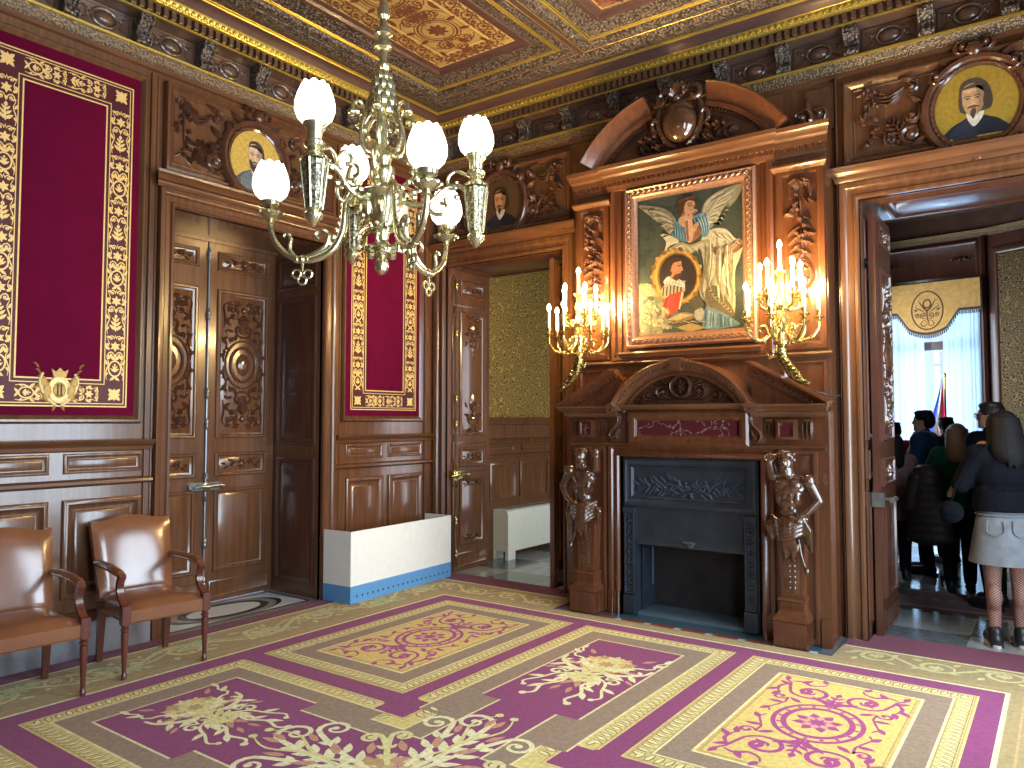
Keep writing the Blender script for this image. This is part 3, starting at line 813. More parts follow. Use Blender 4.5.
# ------------------------------------------------------------------ OVAL PORTRAITS AND THEIR CARVED SURROUNDS
def crom(p, sub=4):
    n = len(p); out = []
    for i in range(n):
        a, b, c, d = (V(p[(i+j-1) % n]) for j in range(4))
        for s in range(sub):
            t = s/sub; out.append(tuple(.5*((2*b)+(c-a)*t+(2*a-5*b+4*c-d)*t*t+(3*b-a-3*c+d)*t**3)))
    return out
def bust(mb, cu_, cv_, k, bg, coat, hair, skin, style, n):
    d = lambda p, c, z: mb.poly([(cu_+a*k, cv_+b*k) for a, b in (crom(p) if z > 1 else p)], n+z*.0005, c)
    sk2 = mul(skin, .62); sk3 = mul(skin, 1.25)
    d([(-.78, -1.02), (-.80, -.72), (-.5, -.45), (-.16, -.28), (.2, -.28), (.5, -.42), (.78, -.68), (.80, -1.02)], coat, 1)
    d([(-.1, -.34), (-.55, -.62), (-.3, -1.0), (.05, -1.0)], mul(coat, 1.7), 2)
    d([(-.17, -.28), (-.05, -.52), (.06, -.48), (.2, -.27), (.16, -.1), (-.14, -.1)], S(210, 202, 186), 3)
    if style != 0: d([(-.27, .62), (.02, .72), (.27, .58), (.38, .3), (.40, -.02), (.28, -.16), (-.22, -.16), (-.33, -.02), (-.33, .3)], hair, 4)
    else: d([(-.24, .58), (.02, .70), (.24, .58), (.33, .34), (.30, .02), (.1, 0), (-.22, .2)], hair, 4)
    d([(-.25, .46), (-.1, .58), (.1, .56), (.22, .42), (.24, .16), (.18, -.08), (.04, -.24), (-.1, -.24), (-.21, -.08), (-.26, .14)], skin, 5)
    d([(.05, .5), (.22, .42), (.24, .16), (.18, -.08), (.06, -.22), (.1, .1)], sk2, 6)
    d([(-.22, .5), (.16, .6), (.26, .44), (.2, .34), (.05, .46), (-.2, .44)], hair, 6)
    d([(-.22, .44), (-.05, .46), (.06, .42), (.02, .36), (-.2, .36)], sk3, 7)
    for e in (-.14, .07):
        d([(e-.08, .255), (e, .285), (e+.08, .25), (e+.07, .235), (e, .262), (e-.07, .238)], hair, 8)
        d([(e-.05, .2), (e, .222), (e+.05, .2), (e, .182)], S(60, 42, 34), 8)
    d([(-.045, .22), (-.08, .04), (-.02, .015), (.03, .04), (0, .1), (-.01, .2)], sk3, 8)
    d([(-.08, .035), (-.03, .015), (.035, .035), (-.02, -.0)], sk2, 9)
    d([(-.13, -.015), (-.03, .012), (.09, -.02), (.13, -.06), (-.02, -.03), (-.15, -.06)], hair, 9)
    d([(-.075, -.055), (-.02, -.045), (.05, -.058), (-.015, -.085)], S(140, 74, 60), 10)
    if style == 0: d([(-.22, .06), (-.13, -.02), (-.07, -.09), (.06, -.09), (.12, -.02), (.23, .12), (.18, -.14), (.02, -.34), (-.12, -.32), (-.22, -.12)], hair, 8)
    else: d([(-.07, -.10), (.04, -.10), (.02, -.24), (-.03, -.34), (-.08, -.22)], hair, 9)
    if style == 2: d([(.2, .5), (.36, .3), (.40, .0), (.26, -.12), (.2, .06), (.22, .3)], mul(hair, .7), 9)
def portrait(T, cu_, cv_, ru, rv, label, bg, coat, hair, skin, style):
    wpt = T @ V((cu_, cv_-rv-.1, 0))
    t = thing('framed_portrait', label, 'portrait', wpt)
    mb = MB(T); mb.oval(cu_, cv_, ru+.10, rv+.10, [(0, .012), (.004, .05), (.025, .075), (.05, .07), (.07, .045), (.085, .05), (.10, .042)], 48, False)
    mk('oval_frame', mb, M_carv, t)
    mb = MB(T)
    mb.tube([(cu_+(ru+.022)*cos(2*pi*i/40), cv_+(rv+.022)*sin(2*pi*i/40), .046) for i in range(41)], .009, 6)
    for i in range(44): a = 2*pi*i/44; mb.ball((cu_+(ru+.022)*cos(a), cv_+(rv+.022)*sin(a), .052), .011, 6, 4)
    mk('bead_row', mb, M_carv, t)
    mb = MB(T); ring = [(cu_+(ru+.005)*cos(2*pi*i/48), cv_+(rv+.005)*sin(2*pi*i/48)) for i in range(48)]
    mb.poly(ring, .036, bg)
    gg = random.Random(3)
    for i in range(0):
        a, r = gg.random()*6.28, gg.random()**.5*.8; s = .02+.03*gg.random()
        mb.poly([(cu_+ru*r*cos(a)+s*cos(q), cv_+rv*r*sin(a)+s*.8*sin(q)) for q in (0, 1.1, 2.2, 3.3, 4.3, 5.3)], .0363, mul(bg, .85+.3*gg.random()))
    n0 = len(mb.f); bust(mb, cu_-.01, cv_, rv*.98, bg, coat, hair, skin, style, .0366)
    # keep the picture inside the oval
    Ti = T.inverted()
    for i, p in enumerate(mb.v):
        q = Ti @ p; a, b = (q.x-cu_)/ru, (q.y-cv_)/rv; r = math.hypot(a, b)
        if r > 1: mb.v[i] = T @ V((cu_+a/r*ru, cv_+b/r*rv, q.z))
    mk('canvas', mb, M_painting, t, 0)
    mb = MB(T); d = D(mb, n0=.03)
    mb.ball((cu_, cv_+rv+.12, .05), (.06, .06, .05), 10, 6)
    for i in range(7): a = pi*(i+.5)/7; d.leaf(cu_, cv_+rv+.09, a, .11, .045, .05)
    mk('shell_crest', mb, M_carv, t)
    for s in (False, True):
        mb = MB(T); d = D(mb, n0=.03); e = d.at(cu_, cv_, 0, 1, s)
        e.at(.06, rv+.10, -.25).scroll(.055, .02, .05, 1.4, lead=.05); e.at(ru*.72, rv*.80, -1.0).scroll(.06, .022, .05, 1.4, lead=.08)
        e.at(ru+.10, .02, -pi/2).scroll(.045, .02, .05, 1.4, lead=.08); e.at(ru*.75, -rv*.85, -2.3).scroll(.055, .02, .05, 1.4, lead=.07)
        for a, b, g, L in ((ru+.08, .12, .6, .12), (ru+.05, -.14, -.5, .12), (ru*.6, rv+.04, .6, .12)): e.leaf(a, b, g, L, .05, .04)
        mk('carved_scroll', mb, M_carv, t)
        mb = MB(T); d = D(mb, n0=.03); e = d.at(cu_, cv_, 0, 1, s); e.at(.05, -rv-.09, .1).scroll(.045, .018, .05, 1.4, lead=.05); e.leaf(.13, -rv-.07, -.3, .10, .05, .04); e.leaf(.01, -rv-.08, -1.2, .07, .04, .045); mk('lower_scroll', mb, M_carv, t)
    return t
def overdoor_carving(T, cu_, v0, v1, halfw, ru, parent):
    for s in (False, True):
        mb = MB(T); d = D(mb, n0=.012).at(cu_, 0, 0, 1, s); L = halfw
        d.at(L-.03, v1-.05).drop(v1-v0-.16, .17, .045, 5)
        for k in range(4): d.leaf(L-.03, v1-.05, -.4-.7*k, .10, .05, .04)
        mb2 = d.at(ru+.17, v1-.09); mb2.swag(L-.20-ru, .055, .03, .035)
        d.at(ru+.15, v0+.06, .2).scroll(.07, .028, .045, 1.5, lead=.10); d.at(ru+.20, v0+.14, 1.0).acanth(.16, .16, .04, 3)
        for k in range(5): d.leaf(ru+.12+.05*k, v0+.05+.01*k, .3+.35*k, .11, .05, .04)
        d.at(ru+.12, v1-.06, 0).scroll(-.045, .02, .04, 1.4, lead=.04); d.leaf(ru+.1, v1-.05, .3, .12, .06, .045)
        st('carved_garland', mb, M_carv, parent)
SK = S(196, 152, 112)
portrait(FLEFT, 3.955, 3.875, .255, .268, 'oval portrait of a dark-bearded man on gold, over the closed double door', S(196, 164, 80), S(78, 84, 92), S(62, 56, 56), S(200, 170, 140), 0)
portrait(FBACK, -4.67, 3.885, .25, .285, 'dark brown oval portrait of a man with white collar, over the doorway with the radiator', S(92, 66, 42), S(36, 36, 42), S(60, 44, 34), S(196, 140, 96), 1)
portrait(FBACK, -.445, 3.90, .26, .285, 'oval portrait of a long-haired man in black on gold, over the doorway with people', S(158, 128, 48), S(34, 38, 48), S(78, 68, 56), S(186, 146, 106), 2)
overdoor_carving(FLEFT, 3.97, 3.64, 4.25, .70, .27, dc1)
overdoor_carving(FBACK, -4.69, 3.64, 4.25, .70, .27, dc2)
overdoor_carving(FBACK, -.46, 3.66, 4.25, .71, .27, dc3)

# ------------------------------------------------------------------ CARPET
PUR, DKP, GDC, BRC, CRM, OLV, TAN, MAG, OLD = S(130, 40, 98), S(104, 14, 52), S(212, 194, 114), S(142, 118, 94), S(226, 216, 158), S(156, 134, 84), S(184, 148, 96), S(160, 54, 122), S(128, 108, 60)
mb = MB()
outl = [(-5.55, -1.1), (.50, -1.1), (.50, 6.20), (.285, 6.20), (.285, 6.47), (-1.225, 6.47), (-1.225, 6.20), (-1.355, 6.20), (-1.355, 5.67), (-3.66, 5.67), (-3.66, 6.20), (-3.95, 6.20), (-3.95, 6.38), (-5.43, 6.38), (-5.43, 6.20), (-5.55, 6.20)]
TH = .014
mb.col = DKP; mb.prism(outl, .001, TH)
LY = lambda k: TH+.0004*k
def crect(x0, y0, x1, y1, c, k): mb.poly([(x0, y0), (x1, y0), (x1, y1), (x0, y1)], LY(k), c)
mb.poly([(-5.38, -.95), (.36, -.95), (.36, 6.03), (-1.355, 6.03), (-1.355, 5.67), (-3.66, 5.67), (-3.66, 6.08), (-5.38, 6.08)], LY(1), OLV)
crect(-4.795, -.475, -.305, 5.535, CRM, 2); crect(-4.77, -.45, -.33, 5.51, PUR, 3)
for x in (-5.375, .33): crect(x, -.95, x+.018, 6.1, CRM, 2)
for x in (-5.33, -4.87, -.24, .27): crect(x, -.95, x+.012, 6.0, TAN, 2)
for a, b, c in ((-5.375, -3.67, 0), (-1.34, .36, -.05)): crect(a, 6.05+c, b, 6.07+c, CRM, 2); crect(a, 6.0+c, b, 6.012+c, TAN, 2)
crect(-5.43, 5.585, .36, 5.597, TAN, 2)
# pale foliage on the olive border
for (x, y, a, L) in ((-5.12, -.8, pi/2, 6.6), (.02, -.8, pi/2, 6.6)):
    d = D(mb, True, LY(3), S(198, 184, 128)).at(x, y, a); d.vine(L, .26, 11, .022); d.at(0, .03).vine(L, .18, 14, .012)
    for k in range(11):
        e = d.at(L/11*(k+.5), 0, .5*(-1)**k, 1, col=S(176, 178, 122) if k % 3 else S(150, 178, 126)); e.acanth(.32, .20, n=3)
for x0, x1 in ((-5.2, -3.7), (-1.3, .2)):
    d = D(mb, True, LY(3), S(206, 190, 128)).at(x0, 5.83); d.vine(x1-x0, .22, 4, .018)
def egg_row(x0, y0, x1, y1, c, k, step=.052, a=.013, b=.036):
    L = math.hypot(x1-x0, y1-y0); ang = math.atan2(y1-y0, x1-x0); n = max(1, int(L/step)); d = D(mb, True, LY(k), c).at(x0, y0, ang)
    for i in range(n): d.leaf(L*(i+.5)/n-.01, -b, pi/2-.25, b*2, a*2)
def closed_rows(poly, inset, c, k, a=.013, b=.036):
    """rows of tongues just inside a closed outline (counter-clockwise)"""
    n = len(poly)
    for i in range(n):
        (x0, y0), (x1, y1) = poly[i], poly[(i+1) % n]; L = math.hypot(x1-x0, y1-y0)
        if L < .1: continue
        nx, ny = -(y1-y0)/L, (x1-x0)/L; dx, dy = (x1-x0)/L*.05, (y1-y0)/L*.05
        egg_row(x0+nx*inset+dx, y0+ny*inset+dy, x1+nx*inset-dx, y1+ny*inset-dy, c, k, .052, a, b)
def ringcell(x0, y0, x1, y1):
    P = lambda i: [(x0+i, y0+i), (x1-i, y0+i), (x1-i, y1-i), (x0+i, y1-i)]
    mb.poly(P(0), LY(4), GDC); mb.poly(P(.012), LY(5), TAN); mb.poly(P(.02), LY(6), GDC)
    closed_rows(P(0), .065, OLD, 7, .021, .042); closed_rows(P(0), .065, CRM, 8)
    for a_ in (.024, .104): mb.col = OLV; mb.rect(x0+a_, y0+a_, x1-a_, y1-a_, [(0, LY(6.5)), (.006, LY(6.5))], False)
    mb.poly(P(.112), LY(8.2), CRM); mb.poly(P(.125), LY(8.6), BRC)
def spi(c, r, a_end, turns, dirn, tail=()):
    n = 22
    return [(c[0]+r*(.16+.84*t)*cos(a_end-dirn*2*pi*turns*(1-t)), c[1]+r*(.16+.84*t)*sin(a_end-dirn*2*pi*turns*(1-t))) for t in (i/n for i in range(n+1))]+list(tail)
def mirror(d, sx, sy, **k): return D(d.mb, d.flat, k.get('n0', d.n0), k.get('col', d.col), d.M @ Matrix(((sx, 0, 0), (0, sy, 0), (0, 0, 1))), d.sc, d.hs)
def arabesque(cx_, cy_):
    d = D(mb, True, LY(13), MAG).at(cx_, cy_, pi/2)
    d.ring(0, 0, .275, .225, .013); d.ring(0, 0, .215, .172, .016); d.at(0, 0, pi/8).rosette(.135, 8); d.at(0, 0, 0, 1, False, S(206, 150, 130), LY(14)).rosette(.10, 8); d.at(0, 0, pi/8, 1, False, MAG, LY(15)).rosette(.055, 8)
    for i in range(16): d.dot(.245*cos(i*pi/8), .198*sin(i*pi/8), .012)
    for sx in (1, -1):
        for sy in (1, -1):
            e = mirror(d, sx, sy)
            e.stroke(spi((.455, .15), .118, pi*.62, 1.45, -1, [(.50, .285), (.57, .30), (.63, .345)]), .017, t1=.5)
            e.stroke([(.27, .03), (.33, .02), (.36, .06), (.345, .13)], .015); e.stroke([(.60, .30), (.62, .24), (.58, .18), (.61, .12), (.66, .10)], .014)
            e.stroke(spi((.30, .285), .045, pi*1.5, 1.3, 1, [(.22, .235), (.15, .26), (.08, .29), (.03, .265)]), .012, t1=.5); e.stroke([(.56, .29), (.48, .34), (.40, .33), (.355, .30)], .012)
            for a, b, g, L in ((.52, .29, .9, .10), (.44, .33, 2.4, .10), (.62, .33, .3, .07), (.60, .24, -.6, .09), (.38, .31, 2.8, .09), (.20, .24, 1.5, .09), (.10, .285, 2.6, .08), (.33, .05, .9, .1), (.44, .15, .4, .09), (.455, .15, 2.4, .08), (.66, .11, .4, .07), (.25, .16, .9, .09)): e.leaf(a, b, g, L, .04)
        e = mirror(d, sx, 1); e.at(.27, 0).acanth(.24, .13, n=3)
for sx in (1, -1):
    for sy in (1, -1):
        cx_, cy_ = -2.53-sx*1.405, 2.53+sy*1.845
        x0, x1, y0, y1 = cx_-.675, cx_+.675, cy_-.985, cy_+.985
        ringcell(x0, y0, x1, y1)
        i = .255; mb.poly([(x0+i, y0+i), (x1-i, y0+i), (x1-i, y1-i), (x0+i, y1-i)], LY(9), CRM)
        i = .272; mb.poly([(x0+i, y0+i), (x1-i, y0+i), (x1-i, y1-i), (x0+i, y1-i)], LY(10), S(198, 168, 78))
        i = .29; mb.poly([(x0+i, y0+i), (x1-i, y0+i), (x1-i, y1-i), (x0+i, y1-i)], LY(11), BRC)
        i = .294; mb.poly([(x0+i, y0+i), (x1-i, y0+i), (x1-i, y1-i), (x0+i, y1-i)], LY(12), S(214, 188, 102))
        arabesque(cx_, cy_)
def cross(q):
    Q = q[:-1] if q[-1][0] == 0 else q
    A = [(a, b) for a, b in q]
    pts = A + [(-a, b) for a, b in reversed(A)] + [(-a, -b) for a, b in A] + [(a, -b) for a, b in reversed(A)]
    out = []
    for p in pts:
        p = (-2.53+p[0], 2.53+p[1])
        if not out or (abs(out[-1][0]-p[0])+abs(out[-1][1]-p[1])) > 1e-6: out.append(p)
    if abs(out[0][0]-out[-1][0])+abs(out[0][1]-out[-1][1]) < 1e-6: out.pop()
    return out
g0 = [(2.08, .70), (.72, .70), (.72, .59), (.47, .59), (.47, .86), (.61, .86), (.61, 2.83)]
def insetq(q, i): return [(a-i if a > .5 or (a, b) in ((.47, .59), (.47, .86)) else a-i, b-i if True else b) for a, b in q]
gq = cross(g0); mb.poly(gq, LY(4), GDC)
mb.poly(cross([(a-.012, b-.012) for a, b in g0]), LY(5), TAN); mb.poly(cross([(a-.02, b-.02) for a, b in g0]), LY(6), GDC)
closed_rows(gq, .062, OLD, 7, .021, .042); closed_rows(gq, .062, CRM, 8)
mb.poly(cross([(a-.112, b-.112) for a, b in g0]), LY(8.2), CRM); mb.poly(cross([(a-.125, b-.125) for a, b in g0]), LY(8.6), BRC)
pq = [(1.78, .44), (1.01, .44), (1.01, .32), (.33, .32), (.33, .43), (.19, .43), (.19, 1.12), (.33, 1.12), (.33, 2.53)]
mb.poly(cross([(a+.014, b+.014) for a, b in pq]), LY(9), CRM); mb.poly(cross(pq), LY(10), PUR)
# bouquets on the purple ground
def frond(d, L, w, curl, k=3):
    """a leafy plume along +x that ends in a curl"""
    r = L*.15; c = (L*.82, curl*r)
    base = [(L*.8*i/8, -curl*L*.03*sin(pi*i/8)) for i in range(9)]
    end = [(c[0]+r*(1-.7*i/16)*sin(2*pi*1.15*i/16), c[1]-curl*r*(1-.7*i/16)*cos(2*pi*1.15*i/16)) for i in range(1, 17)]
    d.stroke(base+end, w, t0=.8, t1=.5)
    for i in range(k):
        x = L*(.15+.6*i/k)
        for sg in (1, -1): d.leaf(x, 0, sg*.65, L*.2*(1-.4*i/k), L*.075)
    d.dot(c[0]+r*.1, c[1], w*1.3)
PALE, LEMON, ROSE = S(226, 220, 172), S(214, 206, 138), S(192, 140, 108)
def bouquet(cx_, cy_, a, sc):
    d = D(mb, True, LY(12), TAN).at(cx_, cy_, a, sc)
    for i in range(13): t = i/12; d.at(.16+.13*cos(2*pi*t), .15*sin(2*pi*t), 2*pi*t, col=(LEMON, TAN, S(214, 182, 112))[i % 3]).rosette(.085, 6)
    d.at(.16, 0, col=LEMON, n0=LY(13)).rosette(.13, 9); d.at(.16, 0, col=TAN, n0=LY(14)).rosette(.07, 7)
    for f in (1, -1):
        e = mirror(d, 1, f, n0=LY(13), col=PALE)
        e.stroke(spi((.12, .26), .10, pi*.1, 1.0, 1, [(.26, .33), (.36, .31), (.44, .36), (.50, .34)]), .021, t1=.4)
        e.stroke([(-.02, .05), (-.02, .16), (.03, .26), (.10, .33), (.20, .35)], .022, t1=.5)
        e.stroke([(-.06, .03), (-.18, .10), (-.32, .08), (-.46, .15), (-.60, .12), (-.66, .17)], .014, t1=.8); e.dot(-.66, .17, .028)
        e.stroke([(-.10, .06), (-.20, .19), (-.34, .24), (-.46, .30), (-.52, .26)], .012, t1=.7); e.dot(-.52, .26, .022)
        e.stroke(spi((-.16, .22), .06, pi*1.6, 1.2, -1, [(-.05, .14), (.0, .08)]), .015, t1=.6)
        for (u, v, g_, L) in ((-.02, .08, 1.9, .2), (-.10, .05, 2.5, .2), (-.2, .1, 2.9, .16), (-.34, .1, 2.0, .12), (-.44, .15, 2.6, .13), (.3, .3, .9, .12), (.42, .34, .2, .10), (.02, .26, 2.4, .13), (-.3, .23, 2.0, .12), (.04, .04, 1.0, .2)): e.leaf(u, v, g_, L, L*.38)
        e3 = mirror(d, 1, f, n0=LY(14), col=ROSE)
        for (u, v, g_, L) in ((-.26, .02, 2.8, .13), (.34, .2, .7, .12), (-.40, .04, 2.9, .11), (.08, .2, 1.5, .1), (-.08, .28, 2.2, .1)): e3.leaf(u, v, g_, L, L*.36)
    D(mb, True, LY(14), LEMON).at(cx_, cy_, a, sc).at(-.30, 0).acanth(.40, .26, n=4)
for a, dist in ((pi, 1.40), (0, 1.40)): bouquet(-2.53+dist*cos(a), 2.53, a, .80)
for a in (pi/2, -pi/2): bouquet(-2.53, 2.53+1.90*sin(a), a, .92)
d = D(mb, True, LY(11), TAN).at(-2.53, 2.53)
for i in range(14): d.at(.20*cos(i*pi/7), .20*sin(i*pi/7), i*pi/7, col=(TAN, LEMON, ROSE)[i % 3]).rosette(.10, 6)
D(mb, True, LY(12), S(196, 166, 108)).at(-2.53, 2.53).rosette(.20, 11); D(mb, True, LY(13), ROSE).at(-2.53, 2.53).rosette(.13, 8)
for a in range(4):
    e = D(mb, True, LY(13), PALE).at(-2.53, 2.53, a*pi/2)
    frond(e.at(.16, 0), .74, .018, 1 if a % 2 else -1, 4)
    for f in (1, -1):
        k = mirror(e, 1, f); kk = mirror(e, 1, f, n0=LY(14), col=LEMON)
        frond(k.at(.16, .04, .26), .64, .017, 1); frond(kk.at(.12, .12, .72), .40, .016, -1, 2)
        kk.stroke([(.30, .03), (.5, .0), (.74, .10), (.92, .05)], .013); kk.dot(.92, .05, .025)
        k3 = mirror(e, 1, f, n0=LY(14), col=ROSE)
        for (u, v, g_, L) in ((.40, .06, .6, .14), (.60, .10, .4, .12), (.28, .16, .9, .13), (.75, .02, .1, .12)): k3.leaf(u, v, g_, L, L*.36)
carpet = mk('carpet', mb, M_carpet, None, 0, label='purple, gold and brown floral carpet covering the floor of the room', category='carpet')
# ------------------------------------------------------------------ FIREPLACE
UC = -2.53
fp = thing('fireplace', 'carved walnut chimneypiece with two bearded half figures, filling the wall between the doorways', 'fireplace', (UC, 5.9, 0))
def fpart(name, mb, m, par=None, sm=38): return mk(name, mb, m, par or fp, sm)
B0 = .25
mb = MB(FBACK)
mb.box((-3.62, 0, .001), (-3.04, 3.95, B0)); mb.box((-2.0, 0, .001), (-1.42, 3.95, B0)); mb.box((-3.04, .95, .001), (-2.0, 3.95, B0))
fpart('chimney_breast', mb, M_mantel)
def hm(mb, u0, u1, P, ret=1.):
    n0 = min(b for a, b in P)
    L = [[(u0-(b-n0)*ret, a, b) for a, b in P], [(u1+(b-n0)*ret, a, b) for a, b in P]]
    mb.loops(L, True); mb.add(L[0], [tuple(range(len(P)))]); mb.add(L[1], [tuple(reversed(range(len(P))))])
def sh(P, dv, dn): return [(a+dv, b+dn) for a, b in P]
# overmantel framework
mb = MB(FBACK)
mb.rect(-3.26, 2.165, -1.81, 3.815, [(0, B0), (0, B0+.04), (.02, B0+.055), (.05, B0+.05), (.06, B0+.02), (.10, B0+.015)], False)
for a, b in ((-3.61, -3.28), (-1.79, -1.43)):
    mb.rect(a, 2.20, b, 3.62, [(0, B0), (0, B0+.03), (.03, B0+.035), (.05, B0+.03), (.06, B0+.012), (.075, B0+.012)], True)
fpart('overmantel_panelling', mb, M_mantel)
mb = MB(FBACK)
LED = [(2.135, B0), (2.14, B0+.03), (2.16, B0+.05), (2.175, B0+.045), (2.19, B0)]
hm(mb, -3.64, -1.40, LED, .3); hm(mb, -3.12, -1.95, [(2.20, B0), (2.20, B0+.07), (2.235, B0+.09), (2.25, B0+.085), (2.255, B0)], .5)
fpart('overmantel_ledge', mb, M_woodh)
ENT = [(3.705, 0), (3.71, .03), (3.74, .04), (3.775, .05), (3.78, .085), (3.825, .09), (3.84, .13), (3.875, .15), (3.89, .185), (3.92, .195), (3.925, 0)]
mb = MB(FBACK); hm(mb, -3.62, -1.42, [(a, b*.6+B0) for a, b in ENT], .5); hm(mb, -3.27, -1.80, [(a, b*.6+B0+.035) for a, b in ENT], .5)
CAPM = [(3.59, B0), (3.60, B0+.045), (3.625, B0+.075), (3.64, B0+.075), (3.645, B0)]
hm(mb, -3.61, -3.28, CAPM, .4); hm(mb, -1.79, -1.43, CAPM, .4)
fpart('entablature', mb, M_woodh)
mb = MB(FBACK)
mb.box((-3.61, 3.742, B0), (-1.43, 3.777, B0+.014)); mb.box((-3.29, 3.742, B0), (-1.79, 3.777, B0+.05))
for i in range(47): u = -3.60+i*.0470; k = .035 if -3.29 < u < -1.79 else 0; mb.box((u, 3.742, B0+.008+k), (u+.026, 3.777, B0+.048+k))
fpart('dentils', mb, M_mantel)
# broken segmental pediment
def arc_sweep(mb, cu_, cv_, r, a0, a1, P, n=16):
    L = []
    for i in range(n+1):
        a = RD(a0+(a1-a0)*i/n); L.append([(cu_+(r+d)*cos(a), cv_+(r+d)*sin(a), h) for d, h in P])
    mb.loops(L, True); k = len(P); mb.add(L[0], [tuple(range(k))]); mb.add(L[-1], [tuple(reversed(range(k)))])
AP = [(-.17, B0), (-.17, B0+.10), (-.135, B0+.115), (-.12, B0+.10), (-.08, B0+.12), (-.05, B0+.16), (-.02, B0+.175), (0, B0+.20), (.012, B0+.195), (.012, B0)]
AC = (-2.575, 3.375)
for a0, a1 in ((146, 104.6), (74.6, 34)):
    mb = MB(FBACK); arc_sweep(mb, *AC, 1.085, a0, a1, AP); fpart('arched_pediment', mb, M_mantel)
mb = MB(FBACK); pts = [(AC[0]+.95*cos(RD(a)), AC[1]+.95*sin(RD(a))) for a in range(34, 147, 6)]
mb.prism([p for p in pts if p[1] > 3.92]+[(-3.34, 3.92), (-1.82, 3.92)], .20, B0+.02); fpart('tympanum', mb, M_dark)
mb = MB(FBACK)
for i in range(17):
    for a in (108+i*2.1, 72-i*2.1): mb.ball((AC[0]+.905*cos(RD(a)), AC[1]+.905*sin(RD(a)), B0+.05), (.014, .014, .02), 6, 4)
fpart('bead_row', mb, M_mantel)
# cartouche
mb = MB(FBACK); c = (-2.545, 4.16)
mb.ball((c[0], c[1]-.01, .36), (.155, .165, .13), 20, 12); mb.ball((c[0], c[1]+.10, .35), (.13, .10, .10), 16, 8)
d = D(mb, n0=.36)
for s in (False, True):
    e = d.at(c[0], c[1], 0, 1, s)
    for pts, r in (([(.05, .25, 0), (.12, .28, .02), (.175, .25, .03), (.18, .19, .03), (.14, .17, .05), (.12, .2, .06)], .024), ([(.15, .2, 0), (.19, .10, .01), (.185, -.02, .01), (.13, -.14, 0), (.05, -.2, 0)], .026), ([(.19, -.05, 0), (.24, -.03, .01), (.25, .03, .02), (.215, .06, .03), (.195, .03, .04)], .02)):
        P3 = [(*e.q((p[0], p[1])), .36+p[2]) for p in pts]; mb.tube(P3, [r*.7]+[r]*(len(pts)-2)+[r*.7], 8)
for i in range(7): a = pi*(i+.5)/7; mb.tube([(c[0]+.02*cos(a), c[1]+.2+.01*sin(a), .40), (c[0]+.065*cos(a), c[1]+.22+.08*sin(a), .43), (c[0]+.09*cos(a), c[1]+.22+.11*sin(a), .42)], [.012, .022, .012], 6)
mb.ball((c[0], c[1]+.19, .43), .035, 8, 6)
fpart('cartouche', mb, M_bronzed)
for s in (False, True):
    mb = MB(FBACK); d = D(mb, n0=.27, hs=1.4).at(c[0], c[1]-.22, 0, 1, s); g = random.Random(4)
    for i in range(26): d.leaf(.12+.28*g.random(), .02+.13*g.random(), g.random()*3-.4, .10, .05, .07)
    for i in range(9): d.dot(.14+.24*g.random(), .04+.12*g.random(), .022, h=.09)
    fpart('pediment_foliage', mb, M_carv)
for s, u in ((True, -3.55), (False, -1.51)):
    mb = MB(FBACK); d = D(mb, n0=.02).at(u, 4.06, 0, 1, s)
    mb.prism([(u-.11, 3.96), (u+.11, 3.96), (u+.11, 4.30), (u-.11, 4.30)], .001, .03)
    d.at(-.10, -.05, .4).scroll(.08, .03, .06, 1.4, lead=.06); d.at(.05, .02, 1.2).scroll(.05, .022, .05, 1.3, lead=.08); d.leaf(-.02, -.06, -.3, .12, .07, .05); d.leaf(-.09, .06, 1.5, .12, .06, .05)
    fpart('side_scroll', mb, M_carv)
# carved drops on the pilasters
for u, sd in ((-3.445, 3), (-1.61, 8)):
    mb = MB(FBACK); d = D(mb, n0=B0+.012, hs=1.2).at(u, 3.55)
    g = random.Random(sd)
    for k in range(4): d.leaf(0, -.02, -.4-.78*k, .10, .055, .05)
    for s in (1, -1): d.stroke([(0, -.02), (s*.05, -.07), (s*.085, -.04)], .016, .03); d.leaf(s*.075, -.05, -pi/2, .13, .05, .04)
    d.at(0, -.14).drop(.34, .17, .05, sd)
    d.stroke([(0, -.45), (.02, -.62), (-.01, -.80), (.02, -.98)], .012, .025)
    for i in range(16):
        v = -.40-.55*i/16; s = 1 if i % 2 else -1; d.leaf(0, v, -pi/2+s*(.9+.4*g.random()), .12*(1-.03*i), .055, .045)
    if u > -2:
        mb.T = FBACK; d.ring(.0, -.78, .085, .10, .018, .045); d.dot(0, -.78, .07, .085, .03, 14); d.stroke([(-.06, -.85), (.06, -.70)], .008, .055); d.stroke([(.06, -.85), (-.06, -.70)], .008, .055)
    fpart('carved_drop', mb, M_carv)
# lower body
mb = MB(FBACK); N1 = .40
mb.box((-3.60, 0, B0), (-3.115, 1.72, N1)); mb.box((-1.90, 0, B0), (-1.40, 1.72, N1)); mb.box((-3.115, 1.345, B0), (-1.90, 1.80, N1))
mb.box((-3.06, 1.79, B0), (-2.0, 1.84, N1))
for a, b in ((-3.52, -3.24), (-1.76, -1.48)): mb.rect(a, .02, b, 1.43, [(0, N1), (0, N1+.03), (.015, N1+.035), (.03, N1+.03), (.04, N1+.015)], True)
fpart('mantel_body', mb, M_mantel)
mb = MB(FBACK); mb.casing(-3.115, -1.90, 1.345, [(0, B0+.08), (0, N1+.02), (.012, N1+.035), (.03, N1+.03), (.055, N1+.012), (.07, N1+.03), (.10, N1+.03), (.10, N1)])
fpart('opening_frame', mb, M_mantel)
mb = MB(FBACK)
mb.rect(-3.01, 1.45, -1.97, 1.735, [(0, N1), (0, N1+.06), (.02, N1+.075), (.05, N1+.07), (.07, N1+.05), (.085, N1+.04)], False)
